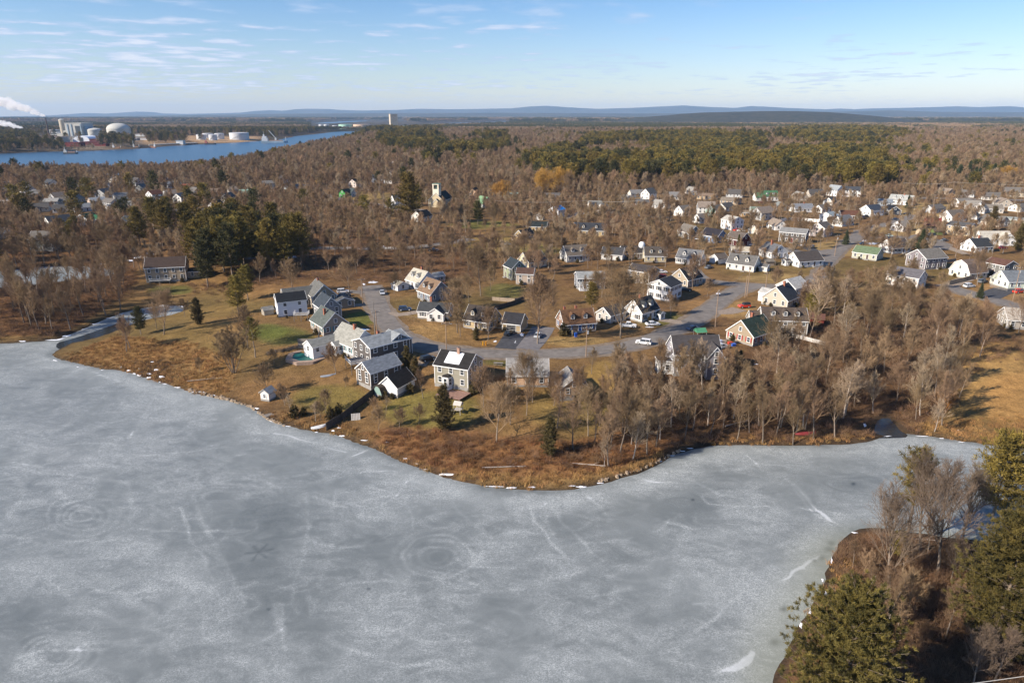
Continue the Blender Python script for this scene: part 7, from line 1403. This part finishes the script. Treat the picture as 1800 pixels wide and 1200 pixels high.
b = MB(); b.box(w_*.5+.1, w_*.62, -20, 20, -2, h_*.8); b.build('side_hall', STEELB, r_)
p = P(114, 242); s = scale_at(p); r = empty('silo', p); tag(r, 'tall tan cylindrical silo in front of the power plant', 'silo'); b = MB(); b.lathe([(4.7/s, -2), (4.7/s, 29/s)], 28); b.build('wall', mat('tan_concrete', (.42,.37,.29), .85, .1, .05), r); b = MB(); b.lathe([(4.8/s, 29/s), (4.8/s, 30/s), (2.5/s, 31/s), (.5/s, 31.3/s)], 28); b.build('roof', CONC, r)
p = P(86.5, 240); s = scale_at(p); STK = empty('smokestack', p); tag(STK, 'thin dark smokestack trailing a long grey plume', 'smokestack'); b = MB(); b.lathe([(1.3/s, -2), (.85/s, 31/s)], 20); b.build('shaft', mat('rusty_steel', (.09,.055,.05), .8, .2, .1), STK); b = MB(); [b.lathe([(1.5/s, z/s), (1.5/s, (z+.5)/s)], 20) for z in (10, 20, 29)]; b.build('gallery', DARKS, STK)
STOP = (p.x, p.y, p.z + 31/s)
p = P(41, 236); s = scale_at(p); r = empty('smokestack', p); tag(r, 'short vent stack at the left of the plant under the white low plume', 'smokestack'); b = MB(); b.lathe([(1.2/s, -2), (1.0/s, 9/s)], 16); b.build('shaft', CONC, r); b = MB(); b.lathe([(1.4/s, 8/s), (1.4/s, 9.2/s)], 16); b.build('rim', DARKS, r); VTOP = (p.x, p.y, p.z + 9/s)
p = P(153, 250); s = scale_at(p); r = empty('storage_dome', p, R(4)); tag(r, 'white arched fabric storage dome before the small grey tank', 'storage dome'); b = MB(); w = 14.5/s; h = 11/s; pr = [(w*math.cos(a), h*math.sin(a)**.75) for a in [math.pi*i/12 for i in range(13)]]
b.add([(x, -25, z) for x, z in pr] + [(x*1.0, 25, z) for x, z in pr], [(i, i+1, 14+i, 13+i) for i in range(12)] + [tuple(range(13))[::-1], tuple(range(13, 26))]); b.build('fabric', mat('white_fabric', (.74,.77,.82), .6, .04, .05), r); b = MB(); b.box(-4, 4, -25.6, -25, 0, 12); b.build('door', DARKS, r)
block('long red-walled shed at the river edge, left one', 'industrial_shed', 'industrial shed', 115, 140, 258, 251.5, 22, mat('red_wall', (.14,.025,.025), .7, .15, .05)); block('taller dark red shed right of the long one', 'industrial_shed', 'industrial shed', 147, 180, 255, 250, 26, mat('dark_red_wall', (.10,.022,.022), .7, .15, .05)); block('small dark red tower block above the red sheds', 'industrial_shed', 'industrial shed', 158, 170, 252, 245.5, 20, mat('dark_red_wall', (.10,.022,.022), .7, .15, .05)); block('low red-roofed quay shed at right of the red sheds', 'industrial_shed', 'industrial shed', 167, 186, 257, 254, 15, mat('red_wall', (.14,.025,.025), .7, .15, .05))
block('grey flat-roofed warehouse with a pale end wall below the silo', 'warehouse', 'warehouse', 75, 104, 252, 242, 45, mat('pale_warehouse', (.40,.37,.33), .85, .15, .05), mat('brown_roof', (.17,.13,.11), .9, .1, .1)); block('long grey wall building behind the white storage dome', 'warehouse', 'warehouse', 104, 150, 248, 241, 30, mat('grey_warehouse', (.24,.24,.24), .85, .15, .05)); block('low tan building left of the warehouse above the dark pines', 'warehouse', 'warehouse', 11, 53, 240, 236, 40, mat('tan_warehouse', (.50,.33,.23), .85, .15, .05), mat('peach_roof', (.55,.42,.32), .9, .1, .1))
block('row of pale process buildings left of the silo', 'process_building', 'process building', 88, 106, 237, 229, 30, mat('pale_process', (.52,.53,.52), .8, .2, .06), bands=2); block('low blue-white process building at the far left', 'process_building', 'process building', 22, 48, 234, 229, 30, mat('pale_process', (.52,.53,.52), .8, .2, .06), bands=1); block('low white office by the sandy yard', 'office_building', 'office building', 233, 241, 247, 243.5, 16, TANKW, bands=1); block('long low white terminal roofs behind the sandy yard', 'terminal_building', 'terminal building', 238, 290, 240, 237, 30, mat('pale_process', (.52,.53,.52), .8, .2, .06)); block('second low white office in the sandy yard', 'office_building', 'office building', 243, 262, 246, 244, 14, TANKW)
block('small white transformer house behind the sandy yard', 'office_building', 'office building', 299, 302, 238, 231, 8, TANKW)
block('tall pale high-rise tower on the far shore', 'tower_block', 'tower block', 684.5, 697, 224, 202, 50, mat('tower_concrete', (.50,.43,.33), .8, .08, .02), bands=14, rz=18)
r_, w_, h_ = block('white pump house standing on the river pier', 'pump_house', 'pump house', 310, 322, 254, 248, 14, TANKW, STEELB); r_.location.z = 1.5
p = P(260, 254); q = P(345, 253); r = empty('pier', (p.x, p.y, 0)); tag(r, 'long low concrete pier along the river', 'pier'); d = Vector((q.x-p.x, q.y-p.y, 0)); b = MB(); n_ = Vector((-d.y, d.x, 0)).normalized()*5
b.add([(a.x, a.y, z) for z in (3.0, 4.4) for a in (Vector((0,0,0))-n_, d-n_, d+n_, Vector((0,0,0))+n_)], [(0,3,2,1),(4,5,6,7),(0,1,5,4),(1,2,6,5),(2,3,7,6),(3,0,4,7)]); b.build('platform', CONC, r)
b = MB(); [b.bar(d*t + n_*s*.8 + Vector((0,0,-2)), d*t + n_*s*.8 + Vector((0,0,3.2)), .8, 6) for t in [i/16 for i in range(17)] for s in (-1, 1)]; b.build('pile', DARKS, r)
def ship(label, px, py, wpx, name, cat, hull, sup, crane=False, ang=0, hh=5.0, sh=14):
    x, y = flat(px, py, 0); s = scale_at(Vector((x, y, 0))); L = wpx/s; r = empty(name, (x, y, 0), R(ang)); tag(r, label, cat); w = L*.17; b = MB()
    pr = [(-L/2, -w/2), (L*.36, -w/2), (L/2, 0), (L*.36, w/2), (-L/2, w/2)]; b.add([(a*.96, c*.85, -1) for a, c in pr] + [(a, c, hh) for a, c in pr], [(0,4,3,2,1), (5,6,7,8,9)] + [(i, (i+1) % 5, 5+(i+1) % 5, 5+i) for i in range(5)]); b.build('hull', hull, r)
    b = MB(); b.box(-L*.46, -L*.24, -w*.4, w*.4, hh, hh+sh*.5); b.box(-L*.44, -L*.28, -w*.34, w*.34, hh+sh*.5, hh+sh*.85); b.box(-L*.41, -L*.36, -w*.1, w*.1, hh+sh*.85, hh+sh*1.2); b.build('superstructure', sup, r)
    b = MB(); b.box(-L*.2, L*.3, -w*.3, w*.3, hh, hh+1.5); b.build('hatch', mat('rust_deck', (.30,.16,.09), .8, .2, .1), r); b = MB(); b.bar((L*.42, 0, hh), (L*.42, 0, hh+sh*.7), .5, 6); b.bar((-L*.385, 0, hh+sh), (-L*.385, 0, hh+sh*1.7), .4, 6); b.build('mast', INS, r)
    if crane: b = MB(); b.box(L*.02, L*.08, -3, 3, hh, hh+sh*.5); b.bar((L*.05, 0, hh+sh*.5), (-L*.18, 0, hh+sh*1.9), .9, 5); b.build('crane', INS, r)
ship('white and blue cargo ship with a crane moored at the far river bend', 483, 251, 46, 'cargo_ship', 'cargo ship', STEELB, TANKW, True, 6); ship('low dark barge in the river below the red sheds', 125, 270.5, 25, 'barge', 'barge', DARKS, mat('barge_house', (.35,.36,.36), .7, .1, 1), False, 4, 2.5, 6); ship('small red workboat moored at the quay', 206, 262, 16, 'workboat', 'workboat', mat('red_wall', (.14,.025,.025), .7, .15, .05), TANKW, False, 0, 2.5, 6)
ship('white fishing boat at the end of the timber quay', 268, 260, 13, 'fishing_boat', 'fishing boat', mat('rust_hull', (.26,.12,.08), .7, .2, .2), TANKW, False, 175, 2.5, 6); ship('dark tug lying beside the fuel tanks', 370, 254, 20, 'tug_boat', 'tug boat', DARKS, mat('tug_house', (.30,.10,.08), .7, .1, 1), False, 3, 3, 7); ship('boxy grey houseboat moored left of the white fishing boat', 240, 261, 12, 'houseboat', 'houseboat', DARKS, mat('barge_house', (.35,.36,.36), .7, .1, 1), False, 0, 3, 8)
# ------------------------------------------------------------------ smoke
def smoke(name, label, pts, dens, colr, seed):
    """puffs along a path, filled with an even scattering medium"""
    m = bpy.data.materials.new(name); m.use_nodes = True; n = m.node_tree.nodes; n.remove(n['Principled BSDF']); v = n.new('ShaderNodeVolumePrincipled'); v.inputs['Color'].default_value = (*colr, 1); v.inputs['Density'].default_value = dens; v.inputs['Anisotropy'].default_value = .2
    m.node_tree.links.new(v.outputs[0], n['Material Output'].inputs['Volume'])
    import bmesh
    bm = bmesh.new(); r = random.Random(seed)
    tot = Vector()
    for (a, ra), (b_, rb) in zip(pts[:-1], pts[1:]):
        k = max(2, int((b_-a).length / (.45*(ra+rb)/2)))
        for i in range(k):
            t = i/k; c = a.lerp(b_, t); rr = (ra + (rb-ra)*t)
            for j in range(3):
                o = Vector((r.uniform(-1, 1), r.uniform(-1, 1), r.uniform(-.8, .8)))*rr*.85; s = rr*r.uniform(.3, .85)
                bmesh.ops.create_icosphere(bm, subdivisions=2, radius=s, matrix=Matrix.Translation(c + o) @ Matrix.Diagonal((r.uniform(.8, 1.5), 1, r.uniform(.7, 1), 1)))
    me = bpy.data.meshes.new(name); bm.to_mesh(me); bm.free(); me.materials.append(m)
    o = link(name, me); md = o.modifiers.new('fuse', 'REMESH'); md.mode = 'VOXEL'; md.voxel_size = pts[-1][1]*.14; md.use_smooth_shade = True; return tag(o, label, 'smoke', kind='stuff')
def sp(px, py, y): d = ray(px, py); t = y/d[1]; return Vector((d[0]*t, y, CAMZ + d[2]*t))
s = scale_at(Vector(STOP))
smoke('smoke_plume', 'long grey-white smoke plume drifting left from the dark smokestack', [(Vector(STOP) + Vector((0, 0, 6)), 1.3/s), (sp(74, 202.5, STOP[1]+30), 2.6/s), (sp(60, 197, STOP[1]+60), 4.2/s), (sp(42, 190, STOP[1]+90), 6.5/s), (sp(20, 184, STOP[1]+120), 8/s), (sp(0, 178, STOP[1]+150), 9/s), (sp(-30, 172, STOP[1]+180), 10/s)], .05, (.97, .97, .98), 4)
smoke('steam_plume', 'low white steam plume lying over the plant at the left edge', [(Vector(VTOP) + Vector((0, 0, 4)), 1.6/s), (sp(30, 223, VTOP[1]+30), 3.2/s), (sp(15, 219, VTOP[1]+60), 5/s), (sp(0, 216, VTOP[1]+90), 5.5/s), (sp(-25, 212, VTOP[1]+100), 6/s)], .08, (.96, .96, .97), 5)
# ------------------------------------------------------------------ hills
def hills(name, prof, y0, depth, m, seed, rough=.06, zfoot=-5):
    nX = 420; ns = 26; px0, px1 = prof[0][0], prof[-1][0]; V = []
    for i in range(nX+1):
        px = px0 + (px1-px0)*i/nX; py = np.interp(px, [a for a, b in prof], [b for a, b in prof]); u = (px-900)/F
        d = ray(px, py); top = CAMZ + d[2]*y0/d[1]
        for j in range(ns+1):
            t = j/ns*2-1; y = y0 + t*depth/2; prf = math.cos(t*math.pi/2)**1.1; x = d[0]/d[1]*y0*(y/y0)**.3
            z = zfoot + (top-zfoot)*prf; z += (fbm(np.array([x]), np.array([y]), depth*.22, seed, 4)[0])*(top-zfoot)*rough*(1.6 - prf*1.2)
            V.append((x, y, z))
    id_ = np.arange((nX+1)*(ns+1)).reshape(nX+1, ns+1); f = np.stack([id_[:-1, :-1], id_[1:, :-1], id_[1:, 1:], id_[:-1, 1:]], -1).reshape(-1, 4)
    return tag(link(name, mesh_np(name, np.array(V), [f], [m], smooth=True)), kind='structure')
HM = mat('wooded_hills', (.030,.034,.026), .95, .3, .0012, col2=(.075,.066,.048), detail=8); HD = mat('pine_hill', (.018,.022,.014), .95, .4, .02, col2=(.055,.048,.030), detail=8)
def hr(pp): return [(-200, 206)] + pp + [(2000, 192)]
hills('hills', hr([(-100,206),(0,205),(60,204),(100,203),(140,200.5),(155,199),(175,199.5),(190,200),(215,198.5),(245,196.5),(262,197),(280,199.5),(330,200.5),(400,199),(430,198),(450,195.5),(475,194),(490,194.5),(500,195),(520,192.5),(540,191.5),(580,192),(600,193.5),(640,194.5),(700,193.5),(740,191.5),(790,192.5),(850,191.5),(900,190.5),(930,187.5),(960,186.5),(1000,189),(1050,191.5),(1110,190),(1150,188),(1200,185.5),(1240,188),(1290,190),(1320,186.5),(1350,188),(1380,190),(1450,192.5),(1475,191),(1500,192.5),(1530,191),(1600,189.5),(1640,188.5),(1680,187),(1720,188.5),(1745,187.5),(1770,187),(1800,190)]), 24000, 6000, HM, 3)
hills('hills', hr([(0,206),(200,204.5),(300,203),(500,200),(700,199),(900,198.5),(1100,199.5),(1300,200),(1420,197),(1500,196),(1560,194),(1640,196.5),(1720,197),(1800,197.5)]), 15000, 4500, HM, 13, zfoot=0)
hills('hills', [(1060,216),(1110,209),(1150,204.5),(1175,203),(1200,200),(1240,198),(1290,196.5),(1340,195.5),(1400,195.5),(1450,197),(1490,200),(1530,203.5),(1580,208.5),(1640,216)], 5800, 1400, HD, 23, .05, zfoot=0)
hk = hills
# ------------------------------------------------------------------ haze
hm = bpy.data.materials.new('haze'); hm.use_nodes = True; n = hm.node_tree.nodes; n.remove(n['Principled BSDF']); v = n.new('ShaderNodeVolumePrincipled'); v.inputs['Color'].default_value = (.44,.68,1.0,1); v.inputs['Density'].default_value = HAZE_D = 3.2e-5; v.inputs['Anisotropy'].default_value = 0.0
hm.node_tree.links.new(v.outputs[0], n['Material Output'].inputs['Volume'])
b = MB(); b.box(-44000, 44000, -400, 27800, -8, 445); ho = b.build('haze', hm); tag(ho, 'thin blue air between the viewpoint and the far hills', 'haze', kind='stuff')
